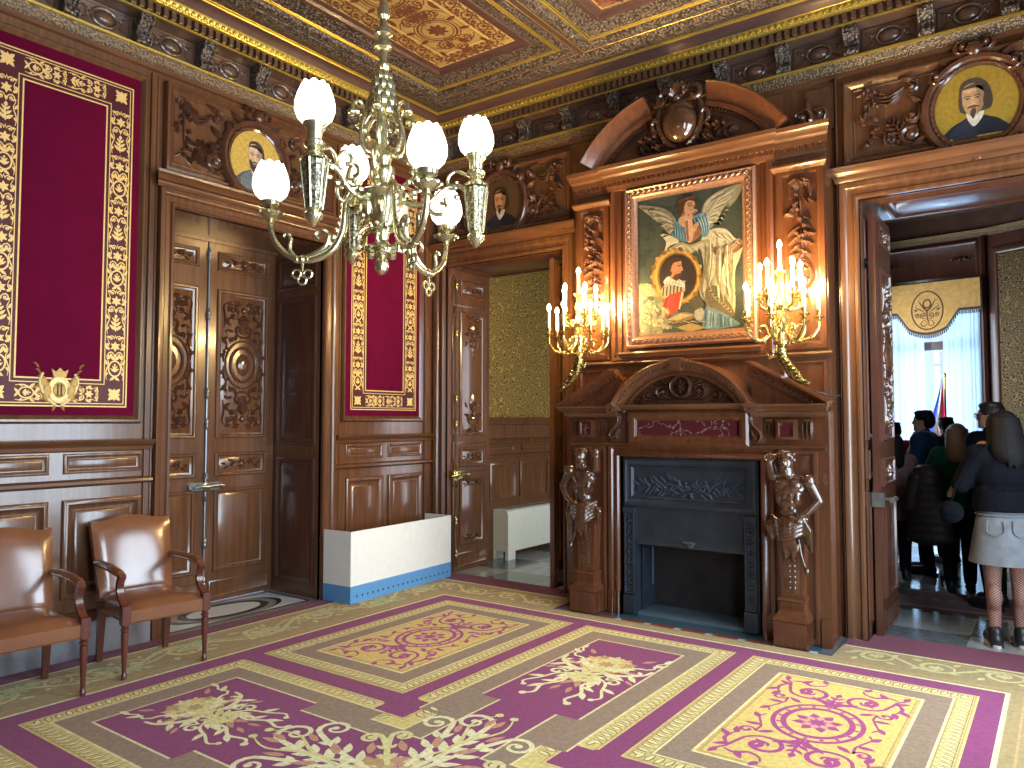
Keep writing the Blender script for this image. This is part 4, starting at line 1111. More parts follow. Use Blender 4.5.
hm(mb, -3.56, -1.44, [(1.43, N1), (1.432, N1+.04), (1.45, N1+.055), (1.462, N1+.05), (1.468, N1)], .5)
for u in (-3.42, -1.69): mb.rect(u-.075, 1.51, u+.075, 1.66, [(0, N1), (0, N1+.06), (.02, N1+.07), (.028, N1+.05)], False)
fpart('frieze_frames', mb, M_mantel)
mb = MB(FBACK); mb.box((-2.93, 1.52, N1), (-2.07, 1.66, N1+.043)); fpart('marble_panel', mb, M_redmarble)
for u in (-3.42, -1.69): mb = MB(FBACK); mb.box((u-.05, 1.535, N1), (u+.05, 1.635, N1+.052)); fpart('marble_square', mb, M_redmarble)
for u in (-3.56, -3.28, -3.17, -1.83, -1.55):
    mb = MB(FBACK); d = D(mb, n0=N1)
    if u == -3.17: d.at(u, 1.58).rosette(.05, 7, .03)
    else:
        for i in range(3): d.leaf(u-.03+.03*i, 1.65, -pi/2, .13, .028, .035)
        mb.ball((u, 1.655, N1+.01), (.05, .015, .025), 8, 4)
    fpart('frieze_carving', mb, M_carv)
SH = [(1.675, N1-.02), (1.68, N1+.06), (1.70, N1+.085), (1.715, N1+.09), (1.725, N1+.14), (1.745, N1+.16), (1.76, N1+.19), (1.775, N1+.19), (1.78, N1-.02)]
mb = MB(FBACK)
for a, b in ((-3.60, -3.13), (-1.93, -1.42)): hm(mb, a, b, SH, .22)
hm(mb, -3.02, -2.02, [(1.735, N1-.02), (1.74, N1+.09), (1.765, N1+.12), (1.785, N1+.13), (1.79, N1-.02)], .25)
fpart('mantel_shelf', mb, M_woodh)
CP = [(-.115, B0), (-.115, N1+.07), (-.10, N1+.085), (-.085, N1+.08), (-.07, N1+.11), (-.04, N1+.125), (-.02, N1+.15), (0, N1+.16), (.01, N1+.155), (.01, B0)]
mb = MB(FBACK); arc_sweep(mb, UC, 1.455, .68, 152.5, 27.5, CP, 24); cpd = fpart('curved_pediment', mb, M_mantel)
mb = MB(FBACK)
for i in range(41): a = RD(151-i*3.05); mb.ball((UC+.642*cos(a), 1.455+.642*sin(a), N1+.125), (.014, .014, .016), 6, 4)
fpart('egg_row', mb, M_carv, cpd)
mb = MB(FBACK); mb.prism([(UC+.60*cos(RD(a)), 1.455+.60*sin(RD(a))) for a in range(145, 30, -6)], B0, N1+.02)
d = D(mb, n0=N1+.02, hs=1.2).at(UC, 1.84)
d.ring(0, .09, .085, .085, .02, .05); d.at(0, .09).rosette(.07, 8, .05); d.at(0, .0).acanth(.01, .01, .01, 1)
for s in (False, True):
    e = d.at(0, 0, 0, 1, s); e.stroke([(.0, -.01), (.12, .0), (.2, .05), (.17, .12), (.11, .13)], .018, .04)
    e.at(.16, -.01, .1).scroll(.062, .018, .045, 1.5, lead=.06); e.at(.30, -.02, .1).scroll(.042, .014, .04, 1.4, lead=.06); e.at(.40, -.03, 0).scroll(.022, .01, .03, 1.3, lead=.03)
    for (u, v, g, L) in ((.12, .1, .8, .10), (.20, .12, .2, .10), (.26, .08, .6, .08), (.34, .04, .6, .08), (.08, .16, 1.1, .07), (.24, .02, -.2, .08), (.36, 0, -.2, .08)): e.leaf(u, v, g, L, .045, .04)
fpart('tympanum_carving', mb, M_bronzed, cpd)
mb = MB(FBACK); mb.box((UC-.045, 2.05, N1), (UC+.045, 2.155, N1+.17)); mb.tube([(UC-.07, 2.13, N1+.14), (UC+.07, 2.13, N1+.14)], .03, 10); mb.tube([(UC-.05, 2.07, N1+.15), (UC+.05, 2.07, N1+.15)], .022, 10)
fpart('keystone', mb, M_carv, cpd)
for s in (-1, 1):
    u = UC+s*.595; mb = MB(FBACK); d = D(mb, n0=N1+.06, hs=1.3).at(u, 1.765, 0, 1, s > 0)
    mb.tube([(u, 1.755, N1), (u, 1.755, N1+.17)], .045, 16); d = D(mb, n0=N1+.165).at(u, 1.755); d.ring(0, 0, .03, .03, .008, .012); d.dot(0, 0, .012)
    e = u+s*.01
    mb.prism([(e-.055, 1.47), (e+.055, 1.47), (e+.055, 1.72), (e-.055, 1.72)], N1-.01, N1+.03); d2 = D(mb, n0=N1+.03, hs=1.6).at(e, 1.60, 0, 1, s < 0)
    d2.stroke([(-.02, .11), (-.035, .06), (-.01, .01), (.035, -.035), (.045, -.08), (.01, -.11), (-.02, -.09), (-.005, -.065), (.012, -.08)], .014, .03, .8, .6); d2.leaf(-.03, -.02, -1.2, .09, .04, .03); d2.dot(.005, -.085, .014, h=.035)
    fpart('scroll_bracket', mb, M_carv)
# raking half pediments
RP = [(-.10, 0), (-.10, .05), (-.08, .065), (-.06, .06), (-.045, .10), (-.02, .12), (0, .19), (.012, .19), (.016, 0)]
def rake(u0, v0, u1, v1):
    t = V((u1-u0, v1-v0)).normalized(); nn = V((-t.y, t.x)); nn = nn if nn.y > 0 else -nn
    mb = MB(FBACK); L = [[(u+nn.x*a, v+nn.y*a, N1-.02+b) for a, b in RP] for u, v in ((u0, v0), (u1, v1))]
    mb.loops(L, True); k = len(RP); mb.add(L[0], [tuple(range(k))]); mb.add(L[1], [tuple(reversed(range(k)))])
    mb.prism([(u0, 1.775), (u1, 1.775), (u1-nn.x*.06, v1-nn.y*.06)] if u1 > u0 else [(u1, 1.775), (u0, 1.775), (u1-nn.x*.06, v1-nn.y*.06)], B0, N1+.02)
    q = fpart('raking_pediment', mb, M_mantel)
    mb = MB(FBACK); P = [V((u0, v0)).lerp(V((u1, v1)), (i+.5)/15) for i in range(15)]
    for p in P: mb.ball((p.x-nn.x*.055, p.y-nn.y*.055, N1+.06), (.013, .013, .016), 6, 4)
    fpart('egg_row', mb, M_carv, q)
rake(-3.655, 1.785, -3.13, 2.085); rake(-1.375, 1.785, -1.95, 2.10)
# back wall zone behind pediments
mb = MB(FBACK)
for a, b in ((-3.60, -3.30), (-1.76, -1.44)):
    mb = MB(FBACK); mb.rect(a, 1.80, b, 2.11, [(0, B0), (0, B0+.02), (.015, B0+.025), (.03, B0+.01)], True); fpart('lower_panel', mb, M_mantel)
# pedestals
def pedestal(u):
    mb = MB(FBACK)
    def ringp(w, dn0, v): return [(u-w/2, v, N1), (u+w/2, v, N1), (u+w/2, v, dn0), (u-w/2, v, dn0)]
    L = [ringp(.235, .60, .012), ringp(.235, .60, .19), ringp(.25, .61, .20), ringp(.23, .595, .225), ringp(.185, .555, .25), ringp(.17, .545, .27), ringp(.17, .545, .325), ringp(.195, .56, .335), ringp(.195, .56, .355), ringp(.17, .53, .365),
         ringp(.15, .525, .37), ringp(.20, .55, .88), ringp(.20, .55, .90)]
    mb.loops(L, True, True, True)
    p = fpart('pedestal', mb, M_mantel)
    mb = MB(FBACK); L = [[(u-.05, .39, .530), (u+.05, .39, .530), (u+.065, .72, .548), (u-.065, .72, .548)], [(u-.04, .40, .5345), (u+.04, .40, .5345), (u+.055, .71, .5525), (u-.055, .71, .5525)]]
    mb.loops(L, True, False, True); 
    for i in range(7):
        for sg in (1, -1): mb.ball((u+sg*.018, .43+.04*i, .538+.0022*i), (.016, .014, .008), 6, 4)
    fpart('pedestal_carving', mb, M_carv, p)
def atlante(u, flip):
    T = off(FBACK, 0); f = -1 if flip else 1
    def P(x, v, n): return (u+f*x, v, n)
    mb = MB(T); n0 = .555
    def cap(a, b, ra, rb): mb.capsule(P(*a), P(*b), ra, rb, 12)
    def el(c, r): mb.ball(P(*c), r, 14, 8)
    el((0, .92, n0), (.085, .07, .065)); el((0, .985, n0+.005), (.078, .07, .058)); el((.0, 1.06, n0+.008), (.095, .07, .064))
    el((0, 1.15, n0+.005), (.118, .09, .072)); el((-.045, 1.185, n0+.045), (.052, .042, .034)); el((.045, 1.18, n0+.045), (.052, .042, .034))
    for i, v in enumerate((1.105, 1.06, 1.015)):
        for x in (-.022, .022): el((x, v, n0+.062-.004*i), (.022, .02, .014))
    for x in (-.065, .065): el((x, 1.09, n0+.04), (.025, .05, .03))
    cap((-.10, 1.235, n0-.01), (.105, 1.225, n0-.01), .045, .045)
    # raised arm, bent behind the head
    cap((-.115, 1.24, n0), (-.135, 1.345, n0+.03), .046, .036); cap((-.135, 1.345, n0+.03), (-.05, 1.415, n0-.02), .035, .026); el((-.13, 1.385, n0+.015), (.034, .034, .034)); el((-.02, 1.41, n0-.03), (.035, .025, .022))
    # arm with the hand on the hip
    cap((.125, 1.225, n0), (.205, 1.075, n0+.005), .048, .038); el((.138, 1.215, n0+.01), (.052, .056, .05)); cap((.205, 1.075, n0+.005), (.135, .985, n0+.055), .037, .025); cap((.135, .985, n0+.055), (.095, .965, n0+.07), .023, .023)
    for i in range(4): cap((.095-.008*i, .972-.012*i, n0+.078), (.058-.004*i, .95-.016*i, n0+.088), .011, .008)
    # neck and head
    cap((0, 1.245, n0+.005), (-.004, 1.31, n0+.03), .04, .038)
    H = (-.004, 1.345, n0+.045)
    el(H, (.05, .06, .055)); el((H[0], 1.325, H[2]+.02), (.038, .042, .035))
    el((H[0], 1.34, H[2]+.055), (.011, .018, .014)); el((H[0], 1.363, H[2]+.044), (.034, .009, .012))
    for x in (-.017, .017): el((H[0]+x, 1.332, H[2]+.043), (.014, .01, .01))
    el((H[0], 1.313, H[2]+.045), (.022, .006, .012))
    body = fuse('atlante', mb, .0065, 3)
    b = mk('carved_male_figure', body, M_bronzed, fp)
    mb = MB(T); g = random.Random(5)
    for i in range(46):
        a = g.random()*2*pi; k = g.random(); v = 1.36+.05*k; r = .052*(1-.35*k)
        x, n = r*cos(a), r*sin(a)
        if n > .025 and v < 1.385: continue
        el((H[0]+x, v, H[2]+n-.006), (.017, .015, .015))
    for i in range(26):
        a = -.2+pi*1.1*g.random()+.1; v = 1.255+.05*g.random(); el((H[0]+.034*cos(a), v, H[2]+.02+.03*sin(a)), (.014, .02, .013))
    for x in (-.017, .017): el((H[0]+x, 1.319, H[2]+.052), (.016, .006, .008))
    for i in range(10): el((H[0]-.05+.1*i/9, 1.395+.012*(i % 2), H[2]+.01), (.018, .015, .018))
    fpart('hair_and_beard', fuse('hair_and_beard', mb, .006, 1), M_bronzed, b)
    mb = MB(T)
    for i in range(9):
        t = i/8; mb.tube([P(-.135+.03*t, .965-.016*i, n0+.01), P(-.05, .925-.017*i, n0+.078+.006*(i % 2)), P(.05, .935-.015*i, n0+.078), P(.13-.02*t, .965-.014*i, n0+.01)], .018-.004*(i % 2), 6)
    for i in range(5): x = -.025+.014*i; mb.tube([P(x, .95, n0+.085), P(x-.004, .85, n0+.075+.01*(i % 2)), P(x*1.5, .74, n0+.04), P(x*1.1, .63+.02*(i % 3), n0+.01)], [.016, .02, .018, .006], 6)
    for i in range(3): mb.tube([P(.09, .96, n0+.04), P(.12+.012*i, .86, n0+.03), P(.11+.02*i, .76-.03*i, n0)], [.018, .026, .012], 6)
    for i in range(3): mb.tube([P(-.10, .95, n0+.02), P(-.14-.01*i, .88, n0+.02), P(-.11-.01*i, .80-.02*i, n0-.01)], [.018, .026, .012], 6)
    mb.tube([P(.06, .80, n0+.01), P(.08, .68, n0+.02), P(.115, .575, n0+.03)], [.012, .014, .01], 6); mb.ball(P(.12, .57, n0+.03), (.022, .03, .02), 8, 6)
    for i in range(5): mb.ball(P(.035+.012*i, .955-.006*i, n0+.09), .018, 8, 6)
    fpart('drapery', fuse('drapery', mb, .006, 1), M_bronzed, b)
for u, f in ((-1.645, False), (-3.385, True)): pedestal(u); atlante(u, f)
for a, b in ((-3.62, -3.53), (-3.23, -3.115), (-1.90, -1.77), (-1.47, -1.41)):
    mb = MB(FBACK); mb.box((a, .001, B0), (b, .19, N1+.025)); mb.mould(a, b, [(.19, N1), (.19, N1+.025), (.205, N1+.012), (.21, N1)]); fpart('plinth', mb, M_mantel)

# ------------------------------------------------------------------ IRON INSERT
ins = thing('fireplace_insert', 'blackened cast-iron hearth with leafy relief panel inside the wooden chimneypiece', 'fireplace insert', (UC, 5.95, 0))
NI = .36
TIN = FBACK @ Matrix.Translation((-2.5275, 0, 0)) @ Matrix.Translation((2.475, 0, 0))
mb = MB(TIN)
mb.box((-3.055, .015, B0+.01), (-2.93, 1.34, NI)); mb.box((-2.0, .015, B0+.01), (-1.885, 1.34, NI)); mb.box((-2.93, .91, B0+.01), (-2.0, 1.34, NI))
mb.rect(-3.04, .93, -1.90, 1.335, [(0, NI), (0, NI+.02), (.02, NI+.025), (.035, NI+.015), (.06, NI+.01), (.07, NI+.02), (.09, NI+.004)], False)
mk('iron_surround', mb, M_iron, ins)
mb = MB(TIN); d = D(mb, n0=NI+.001, hs=.9); g = random.Random(21)
for s in (False, True):
    e = d.at(-2.465, 1.10, 0, 1, s); e.stroke([(0, -.02), (.15, .02), (.30, -.01), (.44, .02)], .008, .014); e.stroke([(.05, .03), (.2, -.05), (.38, -.03)], .006, .012)
    for i in range(44):
        x = .43*i/44+.01; w = .10*(1-(x/.46)**1.5); e.leaf(x, (g.random()-.5)*w*1.3, (1 if g.random() < .5 else -1)*(.4+g.random()*.7), .085, .022, .02)
    for i in range(8): x = .38*g.random(); e.dot(x, (g.random()-.5)*.12, .011, h=.02)
mk('leaf_relief', mb, M_ironr, ins)
for a, b in ((-3.035, -2.945), (-1.99, -1.90)):
    mb = MB(TIN); mb.rect(a, .18, b, .88, [(0, NI), (0, NI+.03), (.012, NI+.03), (.018, NI+.018)], True); mb.box((a-.008, .015, NI), (b+.008, .17, NI+.035)); mb.box((a-.006, .86, NI), (b+.006, .91, NI+.04))
    d = D(mb, n0=NI+.018)
    for k in range(7):
        v = .24+.088*k; d.at((a+b)/2, v, pi/2).acanth(.075, .05, .014, 2); d.dot((a+b)/2+.012*(-1)**k, v+.03, .012, h=.014)
    mk('iron_pilaster', mb, M_iron, ins)
mb = MB(TIN); L = [[(-2.93, .915, NI-.01), (-2.0, .915, NI-.01)], [(-2.93, .70, NI-.015), (-2.0, .70, NI-.015)], [(-2.93, .64, NI-.005), (-2.0, .64, NI-.005)], [(-2.93, .625, NI+.006), (-2.0, .625, NI+.006)], [(-2.93, .605, NI+.004), (-2.0, .605, NI+.004)], [(-2.93, .605, NI-.05), (-2.0, .605, NI-.05)]]
mb.loops([[p for p in l] for l in L], False); mb.box((-2.93, .62, NI-.06), (-2.0, .915, NI-.03))
hood = mk('sliding_shutter', mb, M_iron, ins)
mb = MB(TIN); d = D(mb, n0=NI+.002)
for i in range(7): d.leaf(-2.455, .655, -pi*(i+.5)/7, .055, .022, .02)
mb.box((-2.51, .65, NI-.002), (-2.40, .662, NI+.018)); mk('shell_handle', mb, M_steel, hood)
mb = MB(TIN)
mb.box((-2.95, .015, .004), (-2.0+.02, .62, .02)); mb.box((-2.0, .015, .02), (-1.975, .66, NI-.02)); mb.box((-2.95, .615, .02), (-1.975, .64, NI-.06))
mk('firebox_lining', mb, M_soot, ins)
mb = MB(TIN); mb.box((-2.965, .015, .02), (-2.93, .64, B0+.03)); mb.T = TIN @ frame((-2.93, 0, 0), (0, 0, 1), (0, 1, 0), (1, 0, 0))
mb.rect(.05, .20, .25, .56, [(0, 0), (0, .01), (.012, .014), (.02, .004)], True); mb.rect(.03, .03, .27, .17, [(0, 0), (0, .008)], True)
mk('firebox_side', mb, M_iron, ins)
mb = MB(TIN); mb.box((-2.93, .003, .02), (-2.0, .03, NI-.01)); mk('hearth_slab', mb, M_ash, ins)

# ------------------------------------------------------------------ PAINTING OVER THE MANTEL
pt = thing('framed_painting', 'large framed painting of a winged woman above an oval portrait, over the fireplace', 'painting', (UC, 5.99, 2.28))
M_frame = plain('bronzed_frame', S(150, 112, 92), .3, .5, .2, 40)
PU0, PV0, PU1, PV1 = -3.105, 2.285, -1.945, 3.695
mb = MB(FBACK); mb.rect(PU0, PV0, PU1, PV1, [(0, B0+.015), (0, B0+.05), (.015, B0+.065), (.03, B0+.05), (.07, B0+.06), (.085, B0+.05), (.10, B0+.03), (.115, B0+.025)], False)
fr = mk('picture_frame', mb, M_frame, pt)
mb = MB(FBACK); d = D(mb, n0=B0+.052)
def frow(u, v, a, L):
    n = int(L/.052)
    for i in range(n):
        e = d.at(u, v, a).at(L*(i+.5)/n, 0); e.leaf(-.02, -.016, .7, .055, .024, .016); e.leaf(.0, .016, -.5, .04, .018, .016); e.dot(.012, .014, .009, h=.016)
m = .05
frow(PU0+m, PV0+m, 0, PU1-PU0-2*m); frow(PU0+m, PV1-m, 0, PU1-PU0-2*m); frow(PU0+m, PV0+m, pi/2, PV1-PV0-2*m); frow(PU1-m, PV0+m, pi/2, PV1-PV0-2*m)
mk('frame_carving', mb, M_frame, fr)
mb = MB(FBACK); CU0, CV0, CU1, CV1 = PU0+.112, PV0+.112, PU1-.112, PV1-.112; n0 = B0+.018
def zp(x, y):
    s = (x-130)/405; top = 172-72*s; bot = 690-18*s; t = (bot-y)/(bot-top)
    return CU0+(CU1-CU0)*min(1, max(0, s)), CV0+(CV1-CV0)*min(1, max(0, t))
K = [0]
def pp(pts, c): K[0] += 1; mb.poly([zp(*p) for p in (crom(pts) if len(pts) > 4 else pts)], n0+K[0]*3.5e-5, mul(c, .50))
def pe(x, y, rx, ry, c, n=22, a=0): pq_([(x+rx*cos(2*pi*i/n)*cos(a)-ry*sin(2*pi*i/n)*sin(a), y+rx*cos(2*pi*i/n)*sin(a)+ry*sin(2*pi*i/n)*cos(a)) for i in range(n)], c)
def pq_(pts, c): K[0] += 1; mb.poly([zp(*p) for p in pts], n0+K[0]*3.5e-5, mul(c, .50))
pp([(130, 172), (535, 100), (535, 672), (130, 690)], S(74, 82, 76))
g = random.Random(9)
for i in range(60): x, y = 130+405*g.random(), 130+400*g.random(); k = g.random(); pe(x, y, 12+34*g.random(), 10+26*g.random(), S(56+34*k, 66+30*k, 62+24*k), 9, g.random()*3)
for i in range(50): x, y = 130+160*g.random()**1.4, 690-190*g.random()**1.5; k = g.random(); pe(x, y, 10+24*g.random(), 8+16*g.random(), S(120+60*k, 122+48*k, 92+36*k), 9, g.random()*3)
CW, CW2, CW3 = S(206, 198, 168), S(168, 160, 134), S(126, 118, 98)
pp([(385, 235), (395, 180), (430, 145), (480, 120), (535, 105), (522, 152), (495, 190), (455, 218), (432, 262), (410, 280)], CW2)
for i in range(9): a = i/8; pp([(392+20*a, 232+20*a-60*(a-.4)), (530-70*a, 108+40*i*.3+i*8), (520-70*a, 124+i*16), (400+22*a, 250+12*a)], CW if i % 2 else CW2)
pp([(392, 225), (400, 182), (432, 150), (470, 134), (440, 165), (412, 210)], S(214, 206, 184))
pp([(134, 190), (200, 190), (250, 205), (282, 240), (286, 280), (262, 302), (225, 262), (190, 235)], CW2)
for i in range(7): pp([(270-4*i, 215+10*i), (138+16*i, 192+8*i), (150+18*i, 204+11*i), (274-3*i, 228+10*i)], CW if i % 2 else CW3)
pp([(255, 212), (284, 240), (288, 285), (262, 300), (240, 240)], S(150, 142, 122))
SKN, SKD = S(206, 160, 128), S(150, 104, 80)
pp([(415, 285), (470, 282), (505, 318), (535, 340), (522, 400), (505, 455), (502, 612), (470, 602), (430, 520), (395, 562), (372, 522), (390, 430), (380, 330)], CW)
for i, (a, b) in enumerate(((400, 380), (425, 400), (455, 395), (482, 410), (410, 470))): pp([(a, b), (a+12, b+4), (a+4, b+110), (a-14, b+160), (a-10, b+80)], CW2 if i % 2 else CW3)
pp([(440, 290), (475, 290), (500, 320), (470, 330), (440, 320)], S(222, 214, 190)); pp([(395, 330), (430, 330), (440, 420), (400, 520), (380, 520), (392, 430)], S(212, 202, 170))
pp([(425, 355), (480, 345), (530, 325), (537, 348), (505, 378), (440, 388)], S(146, 104, 84)); pp([(440, 360), (480, 352), (515, 342), (500, 366), (450, 378)], S(184, 150, 124))
pp([(400, 515), (440, 508), (492, 590), (497, 628), (440, 602), (398, 562)], S(118, 106, 82))
for i in range(9): pe(412+9*i, 530+9*i, 7, 9, S(164, 150, 116), 8)
pp([(398, 588), (440, 600), (502, 640), (512, 662), (400, 674), (384, 640)], S(124, 152, 166)); pp([(410, 600), (430, 610), (425, 665), (404, 670)], S(174, 192, 196)); pp([(445, 610), (470, 628), (470, 664), (448, 668)], S(88, 118, 138))
pp([(283, 288), (296, 240), (330, 228), (352, 262), (345, 325), (295, 325)], S(104, 146, 172))
pp([(300, 236), (332, 226), (350, 258), (322, 274), (300, 262)], SKN)
pp([(264, 296), (284, 252), (300, 270), (322, 276), (328, 328), (290, 322)], S(98, 136, 160)); pp([(270, 292), (284, 262), (292, 280), (288, 318)], S(62, 94, 116))
pp([(355, 232), (395, 218), (414, 260), (410, 302), (384, 312), (388, 262), (360, 256)], S(110, 156, 184)); pp([(376, 226), (395, 220), (410, 258), (398, 280)], S(156, 194, 208)); pp([(358, 236), (374, 232), (384, 256), (366, 256)], S(58, 92, 116))
pp([(352, 268), (384, 250), (390, 284), (354, 330), (332, 328)], SKN); pp([(372, 268), (388, 262), (388, 286), (354, 330), (344, 328)], SKD)
pp([(322, 244), (344, 232), (352, 270), (350, 322), (328, 328)], S(218, 172, 140)); pp([(322, 250), (332, 246), (336, 326), (328, 328)], SKD)
pp([(334, 236), (346, 212), (362, 202), (370, 212), (356, 226), (350, 242)], SKN); pp([(346, 220), (366, 208), (368, 214), (352, 232)], SKD)
pp([(306, 196), (322, 172), (352, 166), (360, 184), (356, 194), (354, 206), (338, 222), (312, 232)], SKN); pp([(306, 200), (318, 190), (322, 222), (312, 232)], SKD)
pp([(332, 188), (350, 184), (350, 188), (334, 192)], S(74, 48, 38)); pp([(330, 180), (350, 176), (350, 179), (332, 184)], S(74, 48, 38)); pp([(344, 204), (353, 202), (346, 209)], S(168, 72, 64)); pp([(352, 186), (361, 194), (352, 197)], SKD)
pp([(295, 212), (291, 182), (308, 156), (338, 149), (364, 158), (360, 172), (338, 168), (322, 182), (314, 214), (304, 226)], S(84, 56, 38)); pp([(312, 160), (338, 152), (356, 160), (330, 166)], S(128, 92, 62))
pp([(222, 300), (262, 305), (298, 330), (262, 345), (238, 372), (246, 330)], S(214, 206, 176)); pp([(240, 372), (300, 332), (342, 342), (402, 322), (426, 346), (418, 376), (372, 362), (330, 386), (300, 366), (262, 376)], S(168, 158, 124)); pp([(262, 366), (302, 344), (340, 352), (335, 370), (300, 362)], S(206, 198, 168)); pp([(345, 352), (400, 334), (416, 350), (372, 358), (340, 372)], S(196, 188, 160)); pp([(300, 366), (340, 374), (330, 388), (312, 384)], S(96, 104, 100))
pe(285, 466, 98, 112, S(168, 124, 52)); pe(285, 466, 90, 104, S(206, 168, 92)); pe(288, 466, 80, 95, S(150, 104, 42)); pe(290, 466, 73, 88, S(56, 44, 46))
for i in range(18): a = 2*pi*i/18; pe(285+95*cos(a), 466+108*sin(a), 11, 9, S(190, 150, 76) if i % 2 else S(140, 100, 44), 8)
pp([(224, 530), (236, 500), (262, 478), (300, 490), (318, 505), (312, 530), (262, 548)], S(190, 178, 150)); 
for i in range(6): pp([(232+14*i, 508-3*i), (238+14*i, 506-3*i), (234+14*i, 540), (228+14*i, 540)], S(92, 70, 60))
pp([(238, 478), (262, 462), (306, 482), (318, 494), (312, 508), (262, 494), (236, 492)], S(228, 224, 212)); pp([(244, 486), (300, 494), (310, 500), (262, 490)], S(160, 156, 148))
pp([(250, 440), (258, 412), (284, 398), (304, 404), (306, 424), (312, 440), (304, 446), (302, 462), (284, 478), (262, 470)], S(196, 140, 104)); pp([(244, 452), (246, 420), (262, 400), (292, 394), (306, 404), (276, 412), (266, 432), (268, 456), (256, 466)], S(70, 48, 38)); pp([(276, 462), (302, 452), (300, 468), (288, 482), (272, 474)], S(84, 56, 40)); pp([(290, 424), (304, 420), (304, 424), (291, 428)], S(50, 34, 30)); pp([(262, 436), (268, 434), (268, 448), (263, 448)], S(168, 110, 80))
pp([(222, 617), (245, 546), (306, 524), (312, 534), (292, 592), (240, 624)], S(196, 62, 50)); pp([(222, 617), (245, 546), (252, 548), (230, 620)], S(140, 36, 34)); pp([(292, 592), (306, 524), (313, 532), (298, 594)], S(224, 196, 160))
pp([(246, 634), (300, 606), (352, 612), (354, 628), (290, 642)], S(150, 122, 78)); pp([(250, 632), (300, 610), (348, 616), (290, 636)], S(196, 176, 128)); pp([(284, 664), (342, 646), (398, 668), (330, 682)], S(184, 156, 92)); pp([(240, 648), (300, 640), (340, 648), (282, 662)], S(90, 84, 70)); pp([(355, 600), (378, 588), (390, 606), (384, 634), (360, 636)], S(176, 172, 160)); pp([(330, 560), (370, 540), (394, 580), (356, 600)], S(92, 84, 70))
for i in range(46):
    x, y = 140+110*g.random(), 580+100*g.random(); k = g.random(); pe(x, y, 5+9*g.random(), 4+6*g.random(), S(150+66*k, 140+62*k, 96+54*k), 8, g.random()*3)
def ps(pts, w, c):
    P = crom_open(pts); L, R = [], []
    for i, p in enumerate(P):
        t = (P[min(i+1, len(P)-1)]-P[max(i-1, 0)]).normalized(); n_ = V((-t.y, t.x))*w*(1-abs(2*i/(len(P)-1)-1)**2*.8); L.append(tuple(p+n_)); R.append(tuple(p-n_))
    pq_(L+R[::-1], c)
def crom_open(pts): return [V((p[0], p[1])) for p in curve([(a, b, 0) for a, b in pts], None, 5)]
# feathers
for i in range(15):
    t = i/14; tip = (532-104*t**.8, 108+150*t); root = (398+16*t, 238+34*t)
    ps([root, ((root[0]+tip[0])/2-12+6*t, (root[1]+tip[1])/2-10), tip], 3.4, (CW, CW2, S(226, 220, 198), CW3)[i % 4])
for i in range(9): ps([(396+3*i, 226-6*i), (408+5*i, 196-5*i), (430+6*i, 176-4*i)], 2.6, (CW3, S(218, 210, 186))[i % 2])
for i in range(12):
    t = i/11; tip = (138+122*t, 194+104*t); root = (272+8*t, 232+54*t)
    ps([root, ((root[0]+tip[0])/2, (root[1]+tip[1])/2-16+10*t), tip], 3.0, (CW2, CW3, S(196, 190, 168))[i % 3])
# folds of the white drapery
for i in range(20):
    x = 396+104*g.random(); y = 300+60*g.random(); l = 110+150*g.random()
    ps([(x, y), (x+10*g.random()-8, y+l*.4), (x-18+20*g.random(), y+l*.75), (x-12+30*g.random(), min(606, y+l))], 2+3.4*g.random(), (CW3, CW2, S(224, 216, 192), S(146, 140, 116))[i % 4])
for i in range(10): ps([(416+8*i, 286+2*i), (430+8*i, 306+2*i), (452+7*i, 318+2*i), (470+6*i, 316+3*i)], 2.2, (S(226, 218, 196), CW2, CW3)[i % 3])
for i in range(8): ps([(432+10*i, 372-4*i), (446+10*i, 358-4*i), (462+9*i, 356-5*i)], 2.4, (S(92, 62, 56), S(196, 162, 134), S(120, 132, 140))[i % 3])
# dress, skirt, hair, brocade
for i in range(9): ps([(276+5*i, 262+3*i), (280+5*i, 288+2*i), (276+6*i, 320)], 2, (S(62, 98, 122), S(138, 174, 192))[i % 2])
for i in range(8): ps([(362+6*i, 236-2*i), (376+5*i, 256), (386+4*i, 290+2*i)], 2.2, (S(72, 112, 138), S(168, 202, 214))[i % 2])
for i in range(12): ps([(400+9*i, 594+4*i), (398+9*i, 624+2*i), (392+10*i, 668)], 2.6, (S(78, 106, 126), S(166, 188, 194), S(106, 136, 152))[i % 3])
for i in range(12): ps([(296+5*i, 170-2*i+10*(i % 2)), (304+5*i, 162-i), (316+4*i, 164)], 1.8, (S(58, 38, 26), S(128, 94, 64))[i % 2])
for i in range(16): ps([(404+6*i, 522+6*i), (412+5*i, 518+6*i), (420+5*i, 530+5*i)], 2.2, (S(84, 74, 56), S(176, 162, 128))[i % 2])
for i in range(14): ps([(240+6*i, 500-2*(i % 3)), (243+6*i, 488-(i % 4)), (247+6*i, 482)], 1.6, (S(240, 238, 230), S(150, 148, 144))[i % 2])
for i in range(10): ps([(246+3*i, 420-2*i), (256+4*i, 404-i), (270+4*i, 402)], 1.6, (S(48, 32, 26), S(100, 72, 54))[i % 2])
for i in range(12): ps([(250+12*i, 352+2*(i % 3)), (258+12*i, 362), (264+12*i, 376)], 1.5, (S(122, 114, 88), S(216, 208, 180))[i % 2])
for i in range(14): ps([(240+10*i, 646-2*(i % 4)), (252+10*i, 642), (268+10*i, 646+2*(i % 3))], 1.8, (S(92, 78, 52), S(206, 186, 138), S(120, 98, 62))[i % 3])
for i in range(30): x, y = 136+120*g.random(), 560+116*g.random(); ps([(x, y), (x+5, y-7*g.random()), (x+12, y-3)], 2.2, (S(206, 198, 156), S(120, 118, 84), S(168, 158, 112), S(214, 180, 150))[i % 4])
